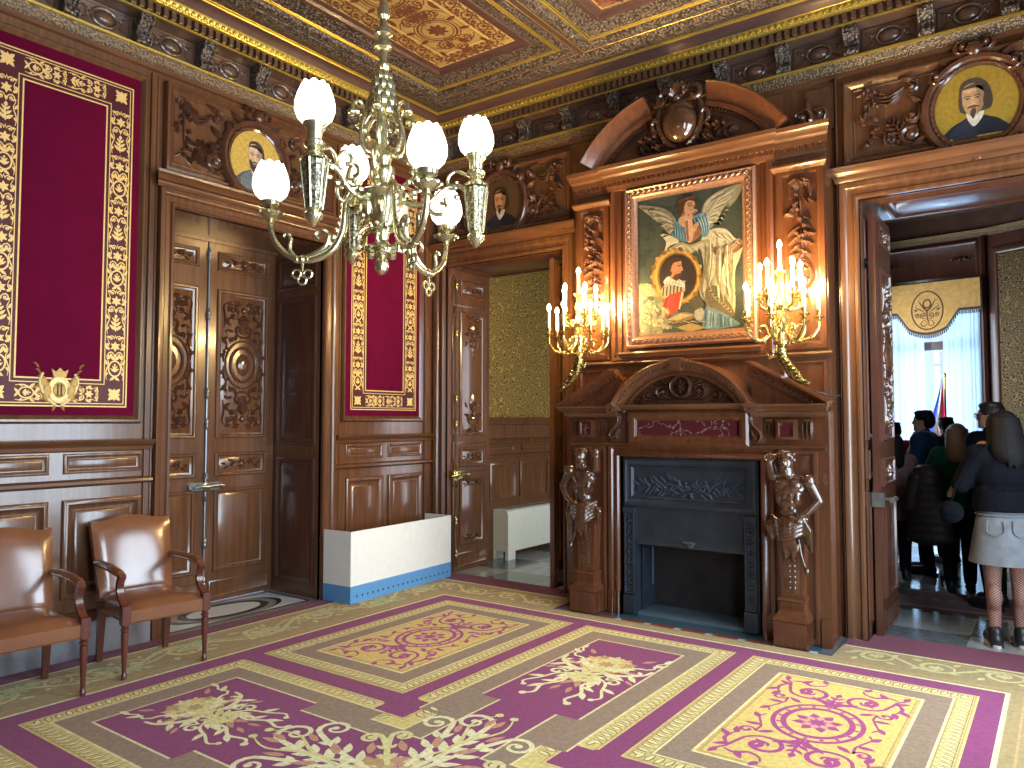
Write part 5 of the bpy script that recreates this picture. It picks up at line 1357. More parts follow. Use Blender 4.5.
for i in range(40): x, y = 136+390*g.random(), 180+330*g.random(); k = g.random(); (ps([(x, y), (x+14, y-10), (x+30, y-12)], 3, S(58+24*k, 66+22*k, 62+18*k)) if (x < 180 or x > 515 or (y < 360 and 190 < x < 230)) else None)
mk('canvas', mb, M_painting, pt, 0)

# ------------------------------------------------------------------ CANDELABRA ON THE PEDIMENT
def candelabrum(label, loc, side):
    t = thing('candelabrum', label, 'candelabrum', loc, 0, None)
    s = side
    mb = MB(Matrix.Translation(V(loc)))
    mb.tube([(s*.17, -.01, .018), (s*.13, -.015, .045), (s*.075, -.01, .10), (s*.03, 0, .17), (0, 0, .25), (0, 0, .32)], [.014, .026, .036, .042, .046, .038], 10)
    for i in range(6):
        a = i/6; mb.ball((s*(.15-.12*a), -.03, .04+.16*a), (.03, .022, .02), 8, 5)
    mb.ball((s*.175, -.01, .02), (.03, .022, .02), 8, 6)
    mb.tube([(-s*.02, -.02, .24), (-s*.08, -.03, .21), (-s*.09, -.03, .25)], [.016, .012, .008], 6)
    mk('cast_foot', mb, M_gbrassc, t)
    mb = MB(Matrix.Translation(V(loc)))
    mb.lathe([(.03, .30), (.055, .31), (.06, .33), (.035, .345), (.03, .38), (.05, .42), (.058, .46), (.04, .52), (.03, .56), (.05, .60), (.03, .64), (.022, .70), (.035, .74), (.02, .78), (.018, .82), (.04, .845), (.045, .855), (.02, .86)], seg=16)
    for k in range(8):
        a = k*pi/4; mb.ball((.05*cos(a), .05*sin(a), .44), (.018, .018, .045), 6, 5)
    mk('stem', mb, M_gbrass, t)
    def candle(par, x, y, z, h):
        c = MB(Matrix.Translation(V(loc))); c.lathe([(.0125, z), (.0125, z+h), (.006, z+h+.004)], (x, y, 0), 10)
        cd = mk('candle_tube', c, M_candle, par)
        b = MB(Matrix.Translation(V(loc))); b.lathe([(.005, z+h), (.016, z+h+.018), (.019, z+h+.032), (.014, z+h+.05), (.003, z+h+.068)], (x, y, 0), 10)
        mk('flame_bulb', b, M_bulb, par)
    def arm(r, a, z0, dip, zc, h):
        x, y = cos(a), sin(a)
        m_ = MB(Matrix.Translation(V(loc)))
        P = [(.03, z0), (r*.25, z0-dip*.5), (r*.5, z0-dip), (r*.78, z0-dip*.95), (r*.98, z0-dip*.4), (r, zc-.03), (r, zc)]
        m_.tube([(x*p[0], y*p[0], p[1]) for p in P], [.013, .011, .012, .013, .011, .010, .008], 8)
        m_.tube([(x*r*.35, y*r*.35, z0-dip*.7), (x*r*.45, y*r*.45, z0-dip*.1), (x*r*.62, y*r*.62, z0-dip*.25), (x*r*.58, y*r*.58, z0-dip*.5)], [.009, .010, .009, .006], 6)
        m_.ball((x*r*.5, y*r*.5, z0-dip-.012), (.02, .02, .016), 8, 6)
        m_.lathe([(.006, zc-.035), (.02, zc-.025), (.012, zc-.012), (.040, zc-.004), (.045, zc+.004), (.014, zc+.006), (.012, zc+.02), (.021, zc+.035), (.021, zc+.055), (.014, zc+.055)], (x*r, y*r, 0), 12)
        p = mk('candle_arm', m_, M_gbrass, t)
        candle(p, x*r, y*r, zc+.05, h)
    for k in range(7): arm(.262, 2*pi*k/7+.25, .46, .115, .50, .15)
    for k in range(5): arm(.15, 2*pi*k/5+.6, .62, .04, .66, .16)
    candle(t, 0, 0, .855, .17)
    return t
LCA, LCB = (-3.42, 5.725, 1.905), (-1.68, 5.72, 1.905)
candelabrum('brass candelabrum with lit candle bulbs on the mantel, beside the doorway with the radiator', LCA, -1)
candelabrum('brass candelabrum with lit candle bulbs on the mantel, beside the doorway with people', LCB, 1)
mb = MB(); mb.tube([(-1.475, 5.725, 1.875), (-1.43, 5.715, 1.86), (-1.35, 5.80, 1.83), (-1.345, 6.02, 1.84)], .006, 6)
mk('electric_cord', mb, M_rope, None, label='thin black cord running from a candelabrum foot to the wall beside the mantel', category='cord')
# ------------------------------------------------------------------ CHANDELIER
CHX, CHY = -2.56, 2.50
ch = thing('chandelier', 'large silvery brass chandelier with six lit frosted tulip shades, hanging in the room', 'chandelier', (CHX, CHY, 2.33))
TCH = Matrix.Translation((CHX, CHY, 0))
ST = [(.0, 2.335), (.012, 2.34), (.03, 2.36), (.034, 2.385), (.022, 2.41), (.03, 2.415), (.055, 2.43), (.06, 2.45), (.04, 2.475), (.03, 2.49), (.036, 2.52), (.046, 2.545), (.070, 2.585), (.088, 2.64), (.096, 2.685), (.112, 2.70), (.118, 2.712), (.10, 2.722), (.05, 2.735),
      (.04, 2.76), (.055, 2.785), (.062, 2.81), (.058, 2.835), (.036, 2.85), (.046, 2.87), (.05, 2.89), (.04, 2.91), (.022, 2.93), (.02, 3.09), (.038, 3.10), (.046, 3.12), (.048, 3.15), (.038, 3.20), (.03, 3.26), (.024, 3.30), (.034, 3.315), (.034, 3.33), (.018, 3.34),
      (.018, 3.40), (.044, 3.41), (.044, 3.43), (.028, 3.44), (.028, 3.465), (.042, 3.475), (.042, 3.495), (.02, 3.51), (.018, 3.55), (.03, 3.565), (.03, 3.60), (.02, 3.62), (.016, 3.70), (.026, 3.72), (.016, 3.74), (.014, 4.60), (.04, 4.63), (.03, 4.66), (.06, 4.70), (.10, 4.80), (.11, 4.895), (0, 4.898)]
mb = MB(TCH); mb.lathe(ST, seg=20); mk('stem', mb, M_brass, ch)
mb = MB(TCH)
for k in range(8):
    a = k*pi/4
    for z, r, s in ((3.11, .050, .024), (3.15, .050, .024), (3.19, .045, .022), (3.23, .040, .02), (3.27, .034, .016)): mb.ball((r*cos(a+z*9), r*sin(a+z*9), z), (s, s, s*1.5), 6, 4)
    mb.ball((.086*cos(a), .086*sin(a), 2.64), (.018, .018, .05), 6, 5); mb.ball((.05*cos(a+.4), .05*sin(a+.4), 2.56), (.014, .014, .03), 6, 5)
mk('cast_foliage', mb, M_brass, ch)
mb = MB(TCH)
for k in range(6):
    a = k*pi/3+.3
    for i in range(3): mb.ball((.056*cos(a), .056*sin(a), 2.42+.018*i), (.022, .022, .014), 6, 4)
mb.ball((0, 0, 2.365), (.032, .032, .035), 8, 6); mk('finial', mb, M_brass, ch)
def polar(a): c, s = cos(a), sin(a); return lambda r, z, t=0: (r*c-t*s, r*s+t*c, z)
def rtube(mb, q, pts, rad, seg=8): mb.tube([q(p[0], p[1], p[2] if len(p) > 2 else 0) for p in pts], rad, seg)
def shade(q, r, z):
    x, y, _ = q(r, 0)
    P = [(.030, 0), (.052, .006), (.073, .028), (.084, .06), (.083, .094), (.073, .126), (.060, .152), (.053, .166)]
    def sc_(rr, zz, a): k = max(0, (zz-.105)/.062); return rr*(1+.05*k*cos(8*a)), zz+.010*k*abs(cos(4*a))*1.2
    m_ = MB(TCH); m_.lathe(P, (x, y, z), 48, False, sc_); mk('glass_shade', m_, M_shade, ch)
def cup(mb, q, r, z):
    x, y, _ = q(r, 0)
    mb.lathe([(.010, z-.10), (.022, z-.09), (.014, z-.078), (.030, z-.068), (.058, z-.05), (.062, z-.042), (.03, z-.034), (.018, z-.022), (.034, z-.014), (.044, z-.008), (.046, z+.012), (.038, z+.016), (.0, z+.016)], (x, y, 0), 16)
    for k in range(8):
        a = k*pi/4; mb.ball((x+.055*cos(a), y+.055*sin(a), z-.045), (.014, .014, .01), 6, 4)
for ca in (180, 300, 60):
    q = polar(RD(ca+35.88)); m_ = MB(TCH)
    rtube(m_, q, [(.07, 2.70), (.13, 2.735), (.165, 2.70), (.175, 2.62), (.185, 2.53), (.23, 2.45), (.30, 2.41), (.37, 2.40), (.44, 2.425), (.495, 2.48), (.52, 2.545), (.522, 2.59)], [.012, .014, .016, .018, .019, .019, .018, .016, .015, .014, .013, .012], 10)
    rtube(m_, q, [(.37, 2.405), (.30, 2.435), (.255, 2.475), (.25, 2.52), (.285, 2.54), (.31, 2.52), (.295, 2.495)], [.012, .013, .013, .012, .011, .012, .010])
    rtube(m_, q, [(.40, 2.41), (.43, 2.45), (.425, 2.50), (.445, 2.525), (.46, 2.51)], [.009, .010, .009, .008, .010])
    rtube(m_, q, [(.19, 2.52), (.21, 2.42), (.205, 2.40)], [.008, .006, .004], 6)
    for r in (.345, .37, .395): m_.ball(q(r, 2.402), .022 if r == .37 else .019, 8, 6)
    for i in range(7): m_.ball(q(.182+.004*i*i*.4, 2.66-.03*i), (.012, .012, .014), 6, 4)
    cup(m_, q, .522, 2.665); a_ = mk('lamp_arm', m_, M_brass, ch)
    m_ = MB(TCH)
    for dr, dz in ((-.026, 2.335), (.026, 2.335), (0, 2.305)):
        P = [q(.37+dr+.02*cos(b*pi/6), dz+.02*sin(b*pi/6)) for b in range(13)]; m_.tube(P, .006, 6)
    m_.tube([q(.37, 2.39), q(.37, 2.345)], .007, 6); mk('trefoil_pendant', m_, M_brass, a_)
    shade(q, .522, 2.683)
for ca in (240, 0, 120):
    q = polar(RD(ca+35.88)); x, y, _ = q(.44, 0); m_ = MB(TCH)
    m_.lathe([(.0, 2.455), (.014, 2.465), (.022, 2.48), (.04, 2.50), (.042, 2.512), (.028, 2.525), (.034, 2.535)], (x, y, 0), 14)
    m_.lathe([(.040, 2.735), (.058, 2.745), (.058, 2.755), (.04, 2.77), (.030, 2.79), (.042, 2.80), (.046, 2.815), (.032, 2.825), (.034, 2.865), (.046, 2.88), (.05, 2.90), (.040, 2.905), (0, 2.905)], (x, y, 0), 16)
    # bracket to the stem
    rtube(m_, q, [(.07, 2.69), (.15, 2.66), (.23, 2.68), (.30, 2.74), (.36, 2.75), (.40, 2.72)], [.014, .013, .012, .012, .012, .010])
    rtube(m_, q, [(.40, 2.80), (.35, 2.82), (.31, 2.79), (.315, 2.745), (.345, 2.74), (.35, 2.77)], [.008, .009, .009, .008, .008, .009])
    rtube(m_, q, [(.20, 2.67), (.24, 2.62), (.29, 2.62), (.30, 2.66), (.27, 2.67)], [.009, .010, .009, .008, .010])
    for i in range(6): m_.ball(q(.10+.05*i, 2.685+.012*(i % 2)), (.017, .017, .014), 6, 4)
    tb = mk('torch_arm', m_, M_brass, ch)
    m_ = MB(TCH); m_.lathe([(.034, 2.535), (.040, 2.60), (.050, 2.70), (.056, 2.735)], (x, y, 0), 12, True); mk('pierced_body', m_, M_brassd, tb, 25)
    m_ = MB(TCH)
    for k in range(6):
        a = k*pi/3; m_.tube([(x+.036*cos(a), y+.036*sin(a), 2.535), (x+.059*cos(a), y+.059*sin(a), 2.738)], .005, 5)
    mk('rib', m_, M_brass, tb)
    shade(q, .44, 2.893)
for k in range(6):
    q = polar(RD(k*60+66)); m_ = MB(TCH)
    rtube(m_, q, [(.03, 2.93), (.06, 2.90), (.10, 2.93), (.105, 3.02), (.085, 3.09), (.11, 3.13), (.14, 3.12), (.145, 3.085), (.12, 3.08)], [.009, .010, .011, .011, .010, .010, .011, .012, .014])
    rtube(m_, q, [(.03, 3.10), (.07, 3.07), (.09, 3.03)], [.008, .009, .007])
    m_.ball(q(.15, 3.075), (.022, .022, .018), 8, 6); m_.ball(q(.09, 3.0), (.016, .016, .022), 8, 6)
    mk('scroll_bracket', m_, M_brass, ch)
for ca in (210, 330, 90, 270, 30, 150):
    q = polar(RD(ca+35.88)); m_ = MB(TCH)
    rtube(m_, q, [(.085, 2.70), (.14, 2.735), (.19, 2.76), (.215, 2.82), (.19, 2.88), (.155, 2.87), (.15, 2.835), (.175, 2.825)], [.010, .011, .011, .011, .010, .009, .009, .011])
    for r, z in ((.12, 2.725), (.16, 2.745), (.20, 2.79)): m_.ball(q(r, z), (.017, .017, .014), 6, 4)
    mk('foliate_scroll', m_, M_brass, ch)
    m_ = MB(TCH); rtube(m_, q, [(.04, 2.56), (.10, 2.53), (.12, 2.48), (.10, 2.45), (.08, 2.47)], [.008, .009, .009, .008, .010]); m_.ball(q(.11, 2.50), (.017, .017, .014), 6, 4); mk('tail_scroll', m_, M_brass, ch)

# ------------------------------------------------------------------ ARMCHAIRS
def armchair(label):
    t = thing('armchair', label, 'chair', (0, 0, 0), 0, None)
    def turned(x, y, top):
        m_ = MB(); m_.lathe([(.010, 0), (.017, .004), (.018, .03), (.013, .04), (.014, .06), (.019, .18), (.023, .27), (.022, .295), (.015, .30), (.026, .308), (.026, .318), (.015, .325), (.025, .335), (.025, .345)], (x, y, 0), 14)
        m_.box((x-.026, y-.026, .345), (x+.026, y+.026, top)); return m_
    for y in (-.262, .262): mk('leg', turned(.245, y, .46), M_mahog, t)
    for y in (-.225, .225):
        m_ = MB(); L = [[(x-w, y-w, z), (x+w, y-w, z), (x+w, y+w, z), (x-w, y+w, z)] for x, z, w in ((-.275, 0, .017), (-.262, .12, .019), (-.248, .28, .022), (-.245, .40, .024))]
        m_.loops(L, True, True, True); mk('leg', m_, M_mahog, t)
    m_ = MB()
    # seat: domed leather cushion over the rail
    N_ = 12; rows = []
    def hw(x): return .225+(.262-.225)*(x+.27)/.53
    for i in range(N_+1):
        u = i/N_; x = -.27+.535*u; row = []
        for j in range(N_+1):
            v = j/N_*2-1; h = .425+.062*((1-v**4)*(1-(2*u-1)**4))**.6; row.append((x, hw(x)*v*1.0, h))
        rows.append(row)
    m_.loops(rows, False)
    for row in (rows[0], rows[-1]): m_.loops([[(p[0], p[1], .345) for p in row], row], False)
    for j in (0, N_): m_.loops([[(r[j][0], r[j][1], .345) for r in rows], [r[j] for r in rows]], False)
    m_.add([(-.27, -.225, .345), (.265, -.262, .345), (.265, .262, .345), (-.27, .225, .345)], [(0, 1, 2, 3)])
    seat = mk('seat', m_, M_leather, t, 60)
    m_ = MB()
    for i in range(44): m_.ball((.267, -.228+.456*i/43, .352), .0055, 6, 4)
    mk('nail_trim', m_, M_nail, seat)
    for y in (1, -1):
        m_ = MB()
        for i in range(40): x = -.22+.43*i/39; m_.ball((x, y*(hw(x)+.002), .352), .0055, 6, 4)
        mk('nail_trim', m_, M_nail, seat)
    # back: padded shield with a serpentine top
    m_ = MB(); fr_, bk_ = [], []; n = 14
    for i in range(n+1):
        v = i/n*2-1; fr, bk = [], []
        top = .925+.035*cos(v*pi/2)**2*1.1+(.012 if abs(v) > .9 else 0)
        for j in range(n+1):
            w = j/n; z = .43+(top-.43)*w; x = -.235-.115*w-.02*w*w; half = .245+.025*w
            pad = .030*((1-abs(v)**5)*(1-abs(2*w-1)**5))**.5
            fr.append((x+pad+.012, v*half, z)); bk.append((x-.035, v*half, z))
        fr_.append(fr); bk_.append(bk)
    m_.loops(fr_, False); m_.loops(bk_, False)
    edge = lambda g: [r[0] for r in g]+[p for p in g[-1][1:]]+[r[-1] for r in reversed(g[:-1])]+[p for p in reversed(g[0][1:-1])]
    m_.loops([edge(fr_), edge(bk_)], True)
    mk('backrest', m_, M_leather, t, 50)
    for s in (1, -1):
        m_ = MB(); y = s*.262
        P = [(-.285, s*.247, .665), (-.15, y, .672), (.02, y+s*.004, .668), (.13, y+s*.004, .655), (.165, y+s*.002, .645)]
        m_.tube(P, [.024, .028, .030, .029, .026], 10, True, .9); pad = mk('arm_pad', m_, M_leather, t)
        m_ = MB()
        pts = [(.165, y, .652), (.178, y, .632), (.15, y, .59), (.145, y, .545), (.17, y, .50), (.22, y, .465), (.246, y, .452)]
        L = []
        for (x, yy, z), w in zip(pts, (.026, .026, .020, .019, .020, .023, .026)): L.append([(x-w*.8, yy-.021, z), (x+w*.8, yy-.021, z), (x+w*.8, yy+.021, z), (x-w*.8, yy+.021, z)])
        m_.loops(L, True, True, True); mk('arm_support', m_, M_mahog, t, 50)
    return t
ac = armchair('brown leather armchair standing beside the closed double door')
ac2 = copy_tree(ac); ac.location = (-5.07, 2.815, .0168); ac.rotation_euler = (0, 0, RD(-6))
ac2.location = (-5.035, 2.0, .0168); ac2.rotation_euler = (0, 0, RD(-5)); ac2['label'] = 'brown leather armchair below the embroidered crest, farther from the double door'
for a in (ac, ac2): a['group'] = 'leather armchairs along the left wall'

# ------------------------------------------------------------------ RADIATOR COVER AND RADIATOR
rc = thing('radiator_cover', 'low white metal radiator cover with blue perforated base, below the smaller crimson hanging', 'radiator cover', (-5.4, 5.46, 0.015))
TRC = Matrix.Translation((-5.19, 4.72, 0)) @ Matrix.Rotation(RD(3), 4, 'Z') @ Matrix.Translation((5.19, -4.72, 0))
def sheet(name, a, b):
    mb = MB(TRC); mb.box((a[0], a[1], .17), (b[0], b[1], .655)); p = mk(name, mb, M_white, rc)
    mb = MB(TRC); mb.box((a[0]-.001, a[1]-.001, .0172), (b[0]+.001, b[1]+.001, .17)); q = mk('blue_base', mb, M_blue, p)
    return q
q = sheet('front_panel', (-5.205, 4.72, 0), (-5.19, 6.185, 0)); sheet('end_panel', (-5.535, 4.72, 0), (-5.205, 4.735, 0)); sheet('end_panel', (-5.535, 6.17, 0), (-5.205, 6.185, 0))
mb = MB(TRC @ frame((-5.189, 0, 0), (0, 1, 0), (0, 0, 1), (1, 0, 0)))
for i in range(20): y = 4.80+i*.0695; mb.poly([(y+.0105*cos(k*pi/5), .075+.0105*sin(k*pi/5)) for k in range(10)], .0008)
mk('vent_holes', mb, M_hole, q, 0)
rd = thing('radiator', 'cream steel radiator casing on feet, seen through the doorway beside the fireplace', 'radiator', (-5.48, 8.2, 0))
mb = MB(); L = []
for y in (7.33, 9.2):
    L.append([(-5.585, y, .10), (-5.36, y, .10), (-5.36, y, .53), (-5.375, y, .575), (-5.41, y, .59), (-5.585, y, .59)])
mb.loops(L, True, True, True); cs = mk('casing', mb, M_cream, rd)
for y in (7.33, 9.05):
    mb = MB(); mb.box((-5.40, y, .001), (-5.36, y+.15, .10)); mb.box((-5.585, y, .001), (-5.54, y+.15, .10)); mk('foot', mb, M_cream, rd)
mb = MB()
for i in range(24): mb.box((-5.55, 7.42+i*.07, .591), (-5.42, 7.45+i*.07, .593))
mk('air_slots', mb, M_hole, cs)
# ------------------------------------------------------------------ ROOM BEHIND THE LEFT DOORWAY
r3 = sthing('trim_10')
mb = MB(); mb.box((-6.45, YW, 0), (-5.6, 10.2, 5.0)); st('radiator_room_wall', mb, M_damask)
F3 = frame((-5.6, 0, 0), (0, 1, 0), (0, 0, 1), (1, 0, 0))
mb = MB(F3); mb.box((YW, .0, 0), (10.0, 1.66, .02)); mb.mould(YW, 10.0, [(1.60, .02), (1.61, .05), (1.64, .055), (1.665, .08), (1.69, .085), (1.70, 0), (1.60, 0)]); mb.mould(YW, 10.0, [(1.37, .02), (1.375, .05), (1.40, .06), (1.43, .035), (1.44, .02)]); mb.mould(YW, 10.0, [(1.20, .02), (1.205, .04), (1.23, .045), (1.25, .02)])
for i in range(4): mb.rect(7.25+i*.62, .70, 7.78+i*.62, 1.14, [(0, .02), (0, .035), (.02, .045), (.05, .03), (.07, .025)], True); mb.rect(7.16+i*.75, 1.275, 7.74+i*.75, 1.355, [(0, .02), (0, .035), (.015, .035), (.025, .024)], True)
st('dado', mb, M_wood, r3)
mb = MB(); mb.box((-6.45, 10.0, 0), (-2.5, 10.2, 5.0)); st('radiator_room_wall', mb, M_damask)
mb = MB(); mb.box((-2.7, YW, 0), (-2.5, 7.5, 5.0)); mb.box((-2.7, 9.3, 0), (-2.5, 10.0, 5.0)); mb.box((-2.7, 7.5, 0), (-2.5, 9.3, .4)); mb.box((-2.7, 7.5, 3.4), (-2.5, 9.3, 5.0)); st('radiator_room_wall', mb, M_wood)
mb = MB(); mb.box((-6.45, YW, 4.6), (3.2, 14.5, 4.62) if False else (-2.5, 10.2, 4.8)); st('radiator_room_ceiling', mb, M_ceil)
FW3 = frame((-2.6, 0, 0), (0, 1, 0), (0, 0, 1), (-1, 0, 0)); window(3, FW3, 7.5, .4, 9.3, 3.4)

# ------------------------------------------------------------------ ROOM BEHIND THE RIGHT DOORWAY
PA, PB, PC, PD = V((-3.4, 13.36)), V((-.85, 13.02)), V((.35, 12.45)), V((3.2, 10.6))
def segT(a, b):
    d = (b-a).normalized(); return frame((a.x, a.y, 0), (d.x, d.y, 0), (0, 0, 1), (d.y, -d.x, 0)), (b-a).length
TA, LA = segT(PA, PB); TB, LB = segT(PB, PC); TC, LC = segT(PC, PD)
W0, W1, WZ0, WZ1 = 1.10, 2.46, .20, 3.70
mb = MB(TA); mb.box((-.4, 0, -.35), (W0, 5.2, 0)); mb.box((W1, 0, -.35), (LA, 5.2, 0)); mb.box((W0, 0, -.35), (W1, WZ0, 0)); mb.box((W0, WZ1, -.35), (W1, 5.2, 0))
mb.T = TB; mb.box((0, 0, -.2), (LB, 5.2, 0)); mb.T = TC; mb.box((0, 0, -.2), (LC, 5.2, 0))
wf = st('wall_far', mb, M_dark)
mb = MB(TB); mb.box((.16, 1.2, .001), (LB-.05, 4.05, .012)); mb.T = TC; mb.box((.2, 1.2, .001), (2.8, 4.05, .012)); st('damask_panel', mb, M_damask2, wf)
mb = MB(TB); mb.rect(.08, 1.10, LB, 4.15, [(0, 0), (0, .03), (.03, .04), (.06, .03), (.08, .014)], False); mb.T = TA
mb.mould(0, 4.33, [(W1+.03, 0), (W1+.03, .05), (W1+.06, .07), (W1+.10, .05), (W1+.115, 0)], 1); mb.mould(0, 4.33, [(W0-.14, 0), (W0-.14, .05), (W0-.08, .07), (W0-.05, .05), (W0-.03, 0)], 1)
mb.rect(W0-.1, 3.78, W1+.02, 4.32, [(0, 0), (0, .02), (.03, .03), (.05, .015)], True); st('far_panelling', mb, M_dark, wf)
mb = MB(TA); d = D(mb, n0=.016)
for u, v in ((W1-.22, 4.06), (W0+.18, 4.06)): small_orn(d.at(u, v), .30, .03)
st('carved_ornament', mb, M_carv, wf)
def frun(prof, name, m):
    mb = MB(); L = []
    for p, z in prof:
        L.append(None)
    rows = []
    pts = [PA-(PB-PA)*.3, PB, PC, PD]
    for i, p in enumerate(pts):
        a = (pts[min(i+1, 3)]-pts[max(i-1, 0)]).normalized(); nn = V((a.y, -a.x)); rows.append([(p.x+nn.x*q, p.y+nn.y*q, z) for q, z in prof])
    mb.loops(rows, False); st(name, mb, m, wf)
frun([(0, 4.36), (.05, 4.38), (.06, 4.42), (.10, 4.45)], 'cornice_gilt_band', M_band); frun([(.06, 4.415), (.075, 4.42), (.075, 4.435)], 'gilt_fillet', M_gilt)
frun([(.10, 4.45), (.06, 4.46), (.06, 4.74), (.22, 4.75)], 'frieze', M_frieze); frun([(.22, 4.75), (.25, 4.77), (.27, 4.82), (.30, 4.83)], 'cornice_egg_band', M_band); frun([(.30, 4.83), (.36, 4.86), (.42, 4.95), (.60, 4.96)], 'cornice_top', M_dark)
mb = MB(); mb.box((-2.5, YW, 0), (-2.48, 10.6, 5.2)); mb.box((-2.5, 12.8, 0), (-2.48, 13.9, 5.2)); mb.box((-2.5, 10.6, 0), (-2.48, 12.8, .3)); mb.box((-2.5, 10.6, 3.6), (-2.48, 12.8, 5.2)); st('far_room_wall', mb, M_dark)
mb = MB(); mb.box((3.2, YB, 0), (3.4, 14.0, 5.2)); st('far_room_wall', mb, M_dark)
window(5, frame((-2.52, 0, 0), (0, -1, 0), (0, 0, 1), (1, 0, 0)), -12.8, .3, -10.6, 3.6)  # made-up window out of view, added to brighten the far room
mb = MB(); mb.box((-2.5, YW, 4.96), (3.4, 14.2, 5.2)); st('far_room_ceiling', mb, M_ceil)
w4 = window(4, off(TA, -.18), W0, WZ0, W1, WZ1, None, False)
mb = MB(off(TA, -.14)); mb.box((W0, 2.73, 0), (W1, 2.86, .05)); st('transom', mb, M_dark, w4)
# sheer curtains, valance
def sheer():
    m = bpy.data.materials.new('sheer_curtain'); m.use_nodes = True; nt = m.node_tree; nt.nodes.clear()
    o = N(nt, 'ShaderNodeOutputMaterial'); a = N(nt, 'ShaderNodeBsdfTranslucent'); b = N(nt, 'ShaderNodeBsdfDiffuse'); c = N(nt, 'ShaderNodeBsdfTransparent')
    a.inputs[0].default_value = (.80, .90, .98, 1); b.inputs[0].default_value = (.84, .88, .92, 1)
    x = N(nt, 'ShaderNodeMixShader'); x.inputs[0].default_value = .3; y = N(nt, 'ShaderNodeMixShader'); y.inputs[0].default_value = .04
    nt.links.new(a.outputs[0], x.inputs[1]); nt.links.new(b.outputs[0], x.inputs[2]); nt.links.new(x.outputs[0], y.inputs[1]); nt.links.new(c.outputs[0], y.inputs[2]); nt.links.new(y.outputs[0], o.inputs[0]); return m
M_sheer = sheer()
def curtain(label, u0, u1, sd):
    mb = MB(off(TA, .06)); g = random.Random(sd); n = 60; L = []; ph = [g.random()*6 for _ in range(4)]
    for z, k in ((.03, 1.1), (1.2, 1), (2.4, .9), (3.66, .7)):
        L.append([(u0+(u1-u0)*i/n, z, k*(.022*sin(i*.95+ph[0])+.014*sin(i*.41+ph[1])+.008*sin(i*1.9+ph[2]))) for i in range(n+1)])
    mb.loops(L, False)
    P = off(TA, .06) @ V(((u0+u1)/2, .03, 0))
    mk('curtain', mb, M_sheer, None, 60, label=label, category='curtain', group='sheer curtains of the far window')
curtain('sheer white curtain between the open door and the flag in the room beyond', W0-.06, 1.735, 3)
curtain('sheer white curtain beside the dark gold wall covering in the room beyond', 1.99, W1+.02, 8)
M_val = cloth('valance_cloth', S(206, 160, 92)); M_fr = plain('dark_fringe', S(58, 56, 66), .8); M_emb = plain('brown_embroidery', S(96, 52, 34), .7)
vl = thing('valance', 'ochre scalloped valance with monogram medallion and dark fringe over the far window', 'valance', tuple(off(TA, .13) @ V((1.80, 2.9, 0))))
TV = off(TA, .13); uc = 1.805
def vz(u):
    x = abs(u-uc)
    if x < .26: return 2.94+.05*(x/.26)**2*1.6
    if x < .42: return 3.02+(3.27-3.02)*((x-.26)/.16)**1.0
    return 3.27
us = [W0-.10+(W1-W0+.15)*i/60 for i in range(61)]
mb = MB(TV); mb.loops([[(u, 3.74, 0) for u in us], [(u, 3.74, .02) for u in us], [(u, vz(u), .02) for u in us], [(u, vz(u), 0) for u in us]], False); vc = mk('valance_cloth', mb, M_val, vl)
mb = MB(TV); mb.loops([[(u, vz(u)+.045, .022) for u in us], [(u, vz(u)+.01, .024) for u in us]], False)
for i in range(0, 61): u = us[i]; mb.box((u-.007, vz(u)-.045, .004), (u+.007, vz(u)+.012, .02))
mk('tassel_fringe', mb, M_fr, vl)
mb = MB(TV); d = D(mb, n0=.021, hs=.3).at(uc, 3.32)
d.ring(0, 0, .215, .29, .010, .012); d.ring(0, .10, .05, .06, .011, .012)
for s in (False, True):
    e = d.at(0, 0, 0, 1, s); e.stroke([(0, -.02), (.06, .06), (.12, .16)], .014, .012); e.stroke([(.02, -.04), (.10, .02), (.16, .06), (.13, .10)], .008, .012); e.at(.06, -.12, .2).scroll(.045, .008, .012, 1.4, lead=.06); e.at(.12, -.10, -.3).scroll(.035, .007, .012, 1.3, lead=.05); e.leaf(.13, .0, .4, .06, .03, .012)
    e.stroke([(0, -.2), (.05, -.24), (.09, -.20), (.05, -.15), (0, -.18)], .007, .012)
d.stroke([(0, .04), (.0, -.10), (.03, -.22)], .012, .012)
mk('monogram', mb, M_emb, vc)
# flag
fl_ = thing('flag', 'blue, white and red flag hanging before the far window curtains', 'flag', (-1.42, 12.35, 0))
mb = MB(); mb.tube([(-1.36, 12.4, .01), (-1.36, 12.4, 2.28)], .014, 8); mb.ball((-1.36, 12.4, 2.30), (.025, .025, .035), 8, 6); mb.lathe([(.12, .001), (.12, .02), (.03, .05), (.02, .1)], (-1.36, 12.4, 0), 16); pole = mk('flagpole', mb, M_gbrass, fl_)
mb = MB(); cols = [S(20, 50, 150), S(20, 50, 150), S(224, 226, 232), S(224, 226, 232), S(196, 44, 56), S(196, 44, 56)]
mb.col = (1, 1, 1, 1)
top = [(-1.375, 12.38, 2.55)]*7; 
for i in range(6):
    def fp_(k, t): k = k/6; return (-1.37-.02-.30*t*(1-k)*(.6+.4*t)+.06*t*k, 12.37+.05*sin(k*9+t*2)*t, 2.26-(.95+.15*k)*t)
    for j in range(8):
        t0, t1 = j/8, (j+1)/8; mb.add([fp_(i, t0), fp_(i+1, t0), fp_(i+1, t1), fp_(i, t1)], [(0, 1, 2, 3)], cols[i])
mk('flag_cloth', mb, painted('flag_cloth', .8, .1, 12), fl_)
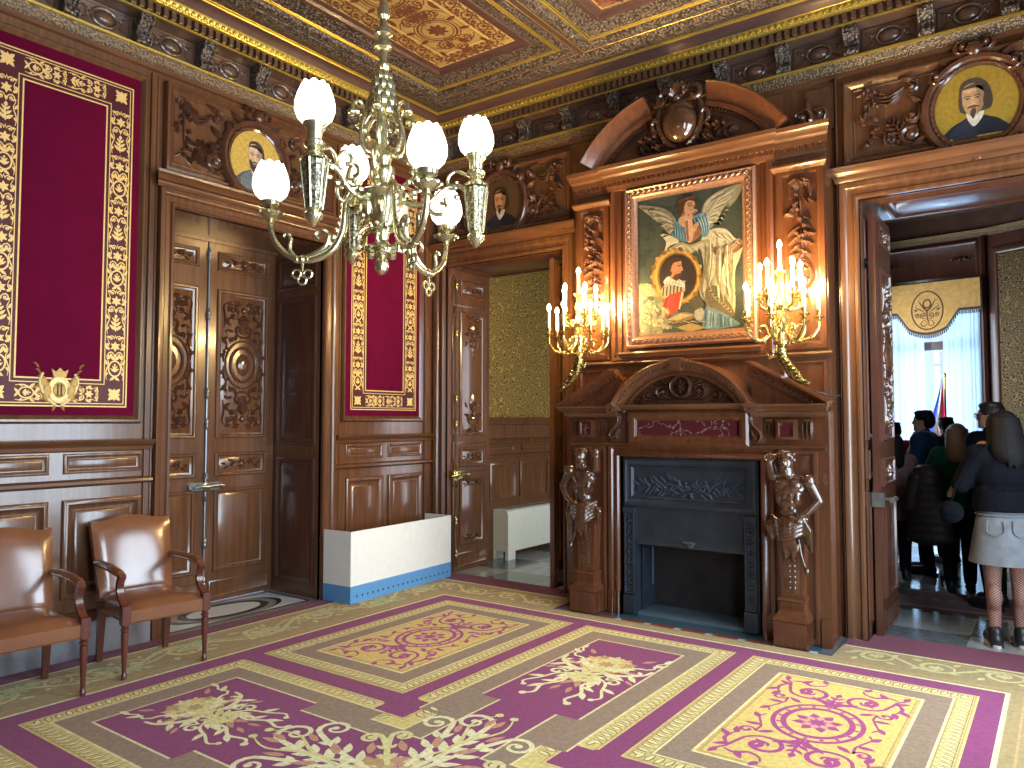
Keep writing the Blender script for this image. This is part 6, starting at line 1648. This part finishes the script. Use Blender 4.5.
# runner on the floor beyond
mb = MB(); mb.col = S(84, 36, 32); mb.prism([(-2.4, 7.62), (1.6, 7.62), (1.6, 8.42), (-2.4, 8.42)], .001, .010)
for i in range(30):
    d = D(mb, True, .0104, S(140, 104, 74)).at(-2.3+i*.13, 8.02); d.rosette(.05, 6)
for y in (7.66, 8.34): mb.poly([(-2.4, y), (1.6, y), (1.6, y+.03), (-2.4, y+.03)], .0106, S(150, 118, 84))
mk('runner_rug', mb, M_carpet, None, 0, label='narrow dark red runner on the floor under the standing people', category='rug')

# ------------------------------------------------------------------ PEOPLE
M_skin = plain('skin', S(206, 158, 130), .5, 0, .06, 8, ss=.0)
M_hairb = plain('dark_brown_hair', S(20, 16, 16), .7, 0, .35, 60, spec=.2); M_hairl = plain('blond_hair', S(142, 110, 80), .55, 0, .25, 60); M_hairg = plain('greying_hair', S(58, 54, 52), .4, 0, .3, 60)
M_black = cloth('black_wool', S(9, 11, 18)); M_navy = cloth('navy_coat', S(28, 58, 92)); M_navy2 = cloth('dark_blue_coat', S(26, 40, 66)); M_green = cloth('green_fleece', S(22, 74, 52)); M_pink = cloth('dusty_pink_coat', S(134, 104, 104)); M_scarf = cloth('grey_scarf', S(110, 112, 130)); M_red = cloth('red_jacket', S(176, 50, 74))
M_denim = cloth('pale_grey_denim', S(112, 115, 120)); M_trous = cloth('black_trousers', S(22, 22, 26)); M_shoe = plain('black_shoes', S(30, 28, 30), .4); M_sole = plain('white_rubber', S(206, 200, 194), .6); M_puff = cloth('quilted_dark_brown', S(46, 40, 40), .45); M_eye = plain('eye', S(40, 32, 28), .2); M_glassf = plain('spectacle_frame', S(20, 20, 24), .3)
def fishnet():
    m, nt, b = newmat('fishnet_tights'); v = coords(nt, (1, 1, 1)); out = []
    for rot in (.9, -.9):
        mp = N(nt, 'ShaderNodeMapping'); mp.inputs['Rotation'].default_value = (0, rot, 0); nt.links.new(v, mp.inputs['Vector'])
        w = N(nt, 'ShaderNodeTexWave', wave_type='BANDS', bands_direction='X'); w.inputs['Scale'].default_value = 22; nt.links.new(mp.outputs['Vector'], w.inputs['Vector']); out.append(w.outputs['Fac'])
    mn = N(nt, 'ShaderNodeMath', operation='MINIMUM'); nt.links.new(out[0], mn.inputs[0]); nt.links.new(out[1], mn.inputs[1])
    nt.links.new(ramp(nt, mn.outputs[0], [(.10, S(46, 34, 34)), (.22, S(168, 122, 106))]), b.inputs['Base Color']); setb(b, rough=.6); return m
M_fish = fishnet()
def person(label, loc, rz, H, top, bottom, hair, arms=None, shoes=None, turn=0, skinleg=None, spread=.09, glasses=False, scarf=None, female=True, voxel=.010):
    s = H/1.70; t = thing('person', label, 'person', loc)
    T = Matrix.Translation(V(loc)) @ Matrix.Rotation(rz, 4, 'Z') @ Matrix.Diagonal((s, s, s, 1))
    sw = .165 if female else .19; hw = .095
    arms = arms or [((-sw-.055, .0, 1.12), (-sw+.03, .20, 1.00)), ((sw+.055, .0, 1.12), (sw-.03, .20, 1.00))]
    TH_ = Matrix.Translation((0, .015, 1.50)) @ Matrix.Rotation(turn, 4, 'Z') @ Matrix.Translation((0, -.015, -1.50))
    def h(p): return tuple(TH_ @ V(p))
    mb = MB(T); rot = TH_.to_3x3()
    cap, el = mb.capsule, mb.ball
    el((0, 0, .93), (.155, .11, .11), 16, 10); el((0, 0, 1.08), (.125 if female else .14, .09, .12), 16, 10); el((0, 0, 1.25), (.15 if female else .17, .10, .14), 16, 10)
    cap((-sw, -.01, 1.39), (sw, -.01, 1.39), .055, .055); cap((0, -.015, 1.38), h((0, .005, 1.52)), .055, .05)
    el(h((0, .0, 1.61)), (.074, .095, .092), 16, 12, rot); el(h((0, .03, 1.545)), (.055, .062, .062), 14, 10, rot)
    mb.tube([h((0, .085, 1.615)), h((0, .105, 1.575)), h((0, .088, 1.562))], [.009, .014, .010], 8); el(h((0, .078, 1.632)), (.05, .016, .012), 10, 6, rot); el(h((0, .082, 1.505)), (.02, .018, .016), 8, 6, rot); el(h((0, .088, 1.536)), (.024, .012, .008), 8, 6, rot)
    for x in (-.075, .075): el(h((x, -.005, 1.60)), (.012, .02, .032), 8, 6, rot)
    legs = []
    for i, sx in enumerate((-1, 1)):
        kx = sx*spread; ky = (.05 if i else -.02)
        lk = .78 if bottom[0] == 'trousers' else 1; cap((sx*.085, 0, .90), (kx, .015+ky*.5, .49), .085*lk, .055*lk); cap((kx, .015+ky*.5, .49), (kx, ky-.02, .09), .054*lk, .036); el((kx, ky-(.035 if lk == 1 else .005), .36), (.05*lk, .05*lk, .10)); cap((kx, ky-.03, .045), (kx+sx*.02, ky+.14, .032), .036, .028); legs.append((kx, ky))
    for i, (e, w) in enumerate(arms):
        sx = -1 if i == 0 else 1
        cap((sx*sw, -.01, 1.39), e, .042, .034); cap(e, w, .034, .026)
        E_, Wv = V(e), V(w); f = (Wv-E_).normalized(); side = f.cross(V((0, 0, 1))); side = side.normalized() if side.length > .1 else V((1, 0, 0)); up = side.cross(f)
        pc = Wv+f*.045; el(tuple(pc), (.034, .034, .034), 10, 8)
        for k in range(4):
            b0 = Wv+f*.07+side*(-.027+.018*k); l = (.038, .044, .042, .034)[k]; b1 = b0+f*l-up*.012; b2 = b1+f*l*.6-up*.028; cap(tuple(b0), tuple(b1), .0095, .009, 8); cap(tuple(b1), tuple(b2), .009, .008, 8)
        th = Wv+f*.03+side*sx*-.03; cap(tuple(th), tuple(th+f*.035+side*sx*-.02-up*.01), .011, .0095, 8)
    mk('body', fuse('body', mb, voxel*s, 3), [M_skin], t)
    # eyes
    for x in (-.032, .032):
        e = MB(T); e.ball(h((x, .079, 1.605)), .010*1.0, 8, 6); mk('eye', e, M_eye, t)
    # top garment
    mat, zlow, puff = top; mb = MB(T); cap, el = mb.capsule, mb.ball; k = puff
    el((0, 0, 1.25), ((.15 if female else .17)+.035+k, .125+k, .16), 16, 10); el((0, 0, 1.08), (.15+k, .118+k, .14), 16, 10)
    cap((-sw, -.01, 1.385), (sw, -.01, 1.385), .072+k, .072+k); cap((0, -.02, 1.40), (0, -.01, 1.47), .075, .066)
    rows = []
    zs = [1.12, (1.12+zlow)/2+.1, zlow]
    for z, rx, ry in zip(zs, (.155+k, .175+k, .195+k*1.5), (.12+k, .135+k, .15+k*1.5)): rows.append([(rx*cos(2*pi*i/20), ry*sin(2*pi*i/20), z) for i in range(20)])
    mb.loops(rows, True, True, True)
    for i, (e, w) in enumerate(arms):
        sx = -1 if i == 0 else 1; E_, Wv = V(e), V(w)
        cap((sx*sw, -.01, 1.385), e, .064+k, .054+k); cap(e, tuple(E_.lerp(Wv, .93)), .054+k, .040+k*.7)
    mk('coat' if zlow < .95 else 'jumper', fuse('garment', mb, .013*s, 5), mat, t)
    kind, bm = bottom; mb = MB(T); cap, el = mb.capsule, mb.ball
    if kind == 'skirt':
        rows = [[(rx*cos(2*pi*i/28)*(1+.02*sin(7*2*pi*i/28)*q), ry*sin(2*pi*i/28)*(1+.02*sin(7*2*pi*i/28)*q), z) for i in range(28)] for z, rx, ry, q in ((1.02, .15, .11, 0), (.93, .18, .145, 0), (.80, .205, .17, .5), (.60, .235, .195, 1))]
        rows += [[(p[0]*.96, p[1]*.96, p[2]) for p in rows[-1]], [(p[0]*.9, p[1]*.9, .95) for p in rows[1]]]
        mb.loops(rows, True); sk_ = mk('skirt', mb, bm, t, 60)
        mb = MB(T)
        for sx in (-1, 1): mb.rect(0, 0, 0, 0, [(0, 0), (0, 0)], False) if False else mb.tube([(sx*.03, -.158, .92), (sx*.03, -.172, .84), (sx*.08, -.165, .81), (sx*.13, -.138, .84), (sx*.125, -.125, .92)], .004, 6)
        mb.tube([(.185*cos(2*pi*i/28), .15*sin(2*pi*i/28), .955) for i in range(29)], .006, 6); mk('seams_and_pockets', mb, bm, sk_)
        mb = MB(T)
        for i, sx in enumerate((-1, 1)):
            kx, ky = legs[i]; mb.capsule((sx*.085, 0, .88), (kx, .015+ky*.5, .49), .089, .058); mb.capsule((kx, .015+ky*.5, .49), (kx, ky-.02, .09), .057, .039); mb.ball((kx, ky-.036, .36), (.053, .053, .10))
        mk('tights', fuse('tights', mb, .011*s, 3), M_fish, t)
    else:
        el((0, 0, .93), (.165, .12, .12), 16, 10)
        for i, sx in enumerate((-1, 1)):
            kx, ky = legs[i]; cap((sx*.085, 0, .90), (kx, .015+ky*.5, .49), .098, .078); cap((kx, .015+ky*.5, .49), (kx, ky-.02, .11), .078, .062)
        mk('trousers', fuse('trousers', mb, .013*s, 4), bm, t)
    for i, (kx, ky) in enumerate(legs):
        sx = -1 if i == 0 else 1; mb = MB(T); mb.capsule((kx, ky-.045, .055), (kx+sx*.02, ky+.15, .042), .050, .040); mb.ball((kx, ky-.03, .10), (.05, .055, .06)); mb.box((kx-.04, ky-.085, .006), (kx+.045, ky+.16, .03))
        sh_ = mk('shoe', fuse('shoe', mb, .009, 3), shoes or M_shoe, t)
        mb = MB(T); mb.prism([(kx+sx*.01*j*0+(.046*cos(a))+sx*.012*(sin(a) > 0), ky+.035+.145*sin(a)) for j, a in enumerate([2*pi*q/20 for q in range(20)])], .001, .022); mk('sole', mb, M_sole if shoes else M_shoe, sh_)
    # hair
    style, hm_ = hair; mb = MB(T)
    mb.ball(h((0, -.016, 1.635)), (.085, .10, .085), 16, 10, rot); mb.ball(h((0, -.05, 1.60)), (.08, .07, .085), 14, 10, rot)
    if style == 'long':
        g = random.Random(int(H*1000))
        for i in range(13):
            a = pi+pi*i/12; r = .075; x, y = r*cos(a), r*.9*sin(a)-.02
            mb.tube([h((x, y, 1.66)), h((x*1.15, y*1.2-.01, 1.55)), h((x*1.35, y*1.25-.035, 1.42)), h((x*1.2+.02*g.random(), y*1.15-.045, 1.36)), h((x*1.1, y*1.05-.05, 1.28+.07*g.random()))], [.026, .028, .028, .022, .006], 8)
        for sx in (-1, 1): mb.tube([h((sx*.04, .05, 1.695)), h((sx*.078, .035, 1.63)), h((sx*.085, .02, 1.52)), h((sx*.095, .0, 1.38))], [.018, .022, .024, .016], 8)
        mk('hair', fuse('hair', mb, .010*s, 1), hm_, t, 80)
    else:
        for i in range(10): a = 2*pi*i/10; mb.ball(h((.05*cos(a), .05*sin(a)-.01, 1.695)), (.035, .035, .022), 8, 6)
        mb.ball(h((0, .05, 1.685)), (.06, .04, .024), 10, 6, rot)
        for sx in (-1, 1): mb.ball(h((sx*.073, -.01, 1.63)), (.014, .04, .045), 8, 6, rot)
        mk('hair', fuse('hair', mb, .009*s, 2), hm_, t, 80)
    if glasses:
        mb = MB(T)
        for sx in (-1, 1):
            mb.tube([h((sx*.034+.024*cos(2*pi*i/12), .104, 1.605+.019*sin(2*pi*i/12))) for i in range(13)], .003, 6); mb.tube([h((sx*.058, .10, 1.61)), h((sx*.082, .0, 1.61))], .003, 6)
        mb.tube([h((-.012, .108, 1.607)), h((.012, .108, 1.607))], .003, 6); mk('spectacles', mb, M_glassf, t)
    if scarf:
        mb = MB(T); mb.tube([(.085*cos(2*pi*i/14), .075*sin(2*pi*i/14)+.0, 1.46+.012*sin(i)) for i in range(15)], .036, 8); mb.capsule((.03, .10, 1.42), (.05, .13, 1.18), .035, .035); mb.capsule((-.10, .03, 1.44), (-.14, .10, 1.25), .035, .03); mk('scarf', fuse('scarf', mb, .010, 2), scarf, t)
    return t
PW1 = (-.375, 6.72, .001)
person('woman seen from behind with long dark hair, black jumper, pale grey skirt and fishnet tights', PW1, RD(12), 1.71, (M_black, .98, .012), ('skirt', M_denim), ('long', M_hairb), [((-.27, .02, 1.16), (-.14, .19, 1.40)), ((.26, .02, 1.13), (.23, .10, .93))], M_shoe, RD(22), spread=.085)
person('blond woman in a dark green jacket, back turned, a coat over her arm', (-.85, 8.55, .011), RD(10), 1.60, (M_green, .86, .02), ('trousers', M_trous), ('long', M_hairl), [((-.27, .06, 1.16), (-.26, .26, 1.10)), ((.24, .04, 1.12), (.18, .16, .92))], turn=RD(8))
person('man with glasses and short greying hair in a black coat, behind the fishnet woman', (-.53, 7.98, .011), RD(60), 1.79, (M_black, .75, .02), ('trousers', M_trous), ('short', M_hairg), turn=RD(20), glasses=True, female=False)
person('woman with long dark hair in a dusty pink coat, beside the open door', (-1.46, 8.90, .001), RD(5), 1.50, (M_pink, .70, .02), ('trousers', M_trous), ('long', M_hairb), turn=RD(-5))
person('man in profile with short dark hair, bright navy coat and grey scarf, before the curtains', (-1.25, 9.42, .001), RD(85), 1.75, (M_navy, .62, .035), ('trousers', M_trous), ('short', M_hairb), scarf=M_scarf, female=False)
person('man in a dark blue coat with face hidden, behind the man in profile', (-1.13, 10.25, .001), RD(40), 1.68, (M_navy2, .65, .035), ('trousers', M_trous), ('short', M_hairb), female=False)
person('person in a red jacket, nearly hidden by the door edge and the curtain', (-1.70, 10.35, .001), RD(30), 1.62, (M_red, .80, .03), ('trousers', M_trous), ('short', M_hairb))
# coat over the arm, bag
jk = thing('padded_coat', 'dark quilted coat hanging from the arm of the blond woman', 'coat', (-1.06, 8.44, .42))
mb = MB(); R_ = random.Random(2)
for i in range(9):
    z = 1.13-.075*i; w = .13+.012*i
    mb.ball((-1.10+.004*i, 8.33, z), (w, .085+.004*i, .074), 14, 8)
mb.ball((-1.10, 8.36, 1.16), (.12, .12, .07)); mk('quilted_body', fuse('quilted_body', mb, .011, 5), M_puff, jk)
mb = MB(); mb.capsule((-1.18, 8.30, 1.10), (-1.24, 8.28, .82), .065, .055); mk('sleeve', fuse('sleeve', mb, .011, 2), M_puff, jk)
bg = thing('shoulder_bag', 'small round black bag hanging at the hip of the fishnet woman', 'bag', (-.665, 6.60, .88))
mb = MB(); mb.ball((-.70, 6.58, .97), (.085, .045, .085), 16, 10); mb.ball((-.70, 6.55, .985), (.07, .03, .05), 12, 8); bb = mk('bag_body', fuse('bag_body', mb, .008, 2), M_black, bg)
for x in (): mb = MB(frame((x, 6.572, .965), (1, 0, 0), (0, 0, 1), (0, -1, 0))); mb.lathe([(.018, -.004), (.018, .004), (.010, .008), (0, .008)], seg=14); mk('pale_disc', mb, M_sole, bb)
mb = MB(); mb.tube([(-.70, 6.58, 1.05), (-.66, 6.54, 1.18), (-.56, 6.525, 1.32), (-.47, 6.58, 1.46), (-.44, 6.66, 1.50)], .008, 6); mk('strap', mb, M_black, bg)
# ------------------------------------------------------------------ camera, light
sc = bpy.context.scene
cam = bpy.data.cameras.new('camera'); co = bpy.data.objects.new('camera', cam); COL.objects.link(co)
cam.sensor_width = 36; cam.lens = 762/1024*36; cam.clip_start = .02
co.location = (0, 0, 1.65); co.rotation_euler = (RD(90+2.77), 0, RD(35.88)); sc.camera = co
def area(name, loc, direc, w, h, p, c):
    l = bpy.data.lights.new(name, 'AREA'); l.shape = 'RECTANGLE'; l.size = w; l.size_y = h; l.energy = p; l.color = c
    o = bpy.data.objects.new(name, l); COL.objects.link(o); o.location = loc
    o.rotation_euler = V(direc).to_track_quat('-Z', 'Y').to_euler(); return o
def point(name, loc, p, c, r=.04):
    l = bpy.data.lights.new(name, 'POINT'); l.energy = p; l.color = c; l.shadow_soft_size = r
    o = bpy.data.objects.new(name, l); COL.objects.link(o); o.location = loc; return o
for L in (LCA, LCB):
    for k in range(4): a = k*pi/2+.4; point('candle_light', (L[0]+.2*cos(a), L[1]+.2*sin(a), L[2]+.80), LP['sconce'], (1, .68, .25), .05)
area('daylight', (-2.56, 8.4, 1.9), (-1, 0, 0), 1.7, 2.9, LP['room3'], (.82, .91, 1))
FW = TA @ V(((W0+W1)/2, 2.0, -.42)); nd = (TA.to_3x3() @ V((0, 0, 1)))
area('daylight', FW, nd, W1-W0+.2, 3.7, LP['room2'], (.38, .66, 1))
area('daylight', (-2.56, 11.7, 1.95), (1, 0, 0), 2.2, 3.3, LP['side'], (.74, .86, 1))  # added fill light at the made-up side window of the far room
for ca, r, z in ((180, .522, 2.84), (300, .522, 2.84), (60, .522, 2.84), (240, .44, 3.05), (0, .44, 3.05), (120, .44, 3.05)):
    x, y, _ = polar(RD(ca+35.88))(r, 0); point('lamp_light', (CHX+x, CHY+y, z), LP['lamp'], (1, .88, .66), .03)
DAY = (.70, .86, 1.0)
for w in WIN: area('daylight', (XR+.34, (w[0]+w[1])/2, (w[2]+w[3])/2), (-1, 0, -.0), w[1]-w[0], w[3]-w[2], LP['win'], DAY)
wd = bpy.data.worlds.new('sky'); sc.world = wd; wd.use_nodes = True
wd.node_tree.nodes['Background'].inputs[0].default_value = (.6, .75, 1, 1); wd.node_tree.nodes['Background'].inputs[1].default_value = 1.0
sc.view_settings.view_transform = 'Standard'; sc.view_settings.look = 'None'; sc.view_settings.gamma = 1; sc.view_settings.exposure = LP['exp']
sc.view_settings.use_curve_mapping = False
sc.cycles.max_bounces = 7; sc.cycles.diffuse_bounces = 4; sc.cycles.glossy_bounces = 4; sc.cycles.transparent_max_bounces = 8
sc.cycles.sample_clamp_indirect = 6
for o in bpy.data.objects:
    g = {'candelabrum': 'brass candelabra on the chimneypiece', 'wall_hanging': 'crimson velvet wall hangings', 'framed_portrait': 'oval portraits over the doorways', 'person': 'people standing in the room beyond'}.get(o.name.split('.')[0])
    if g and o.parent is None: o['group'] = g
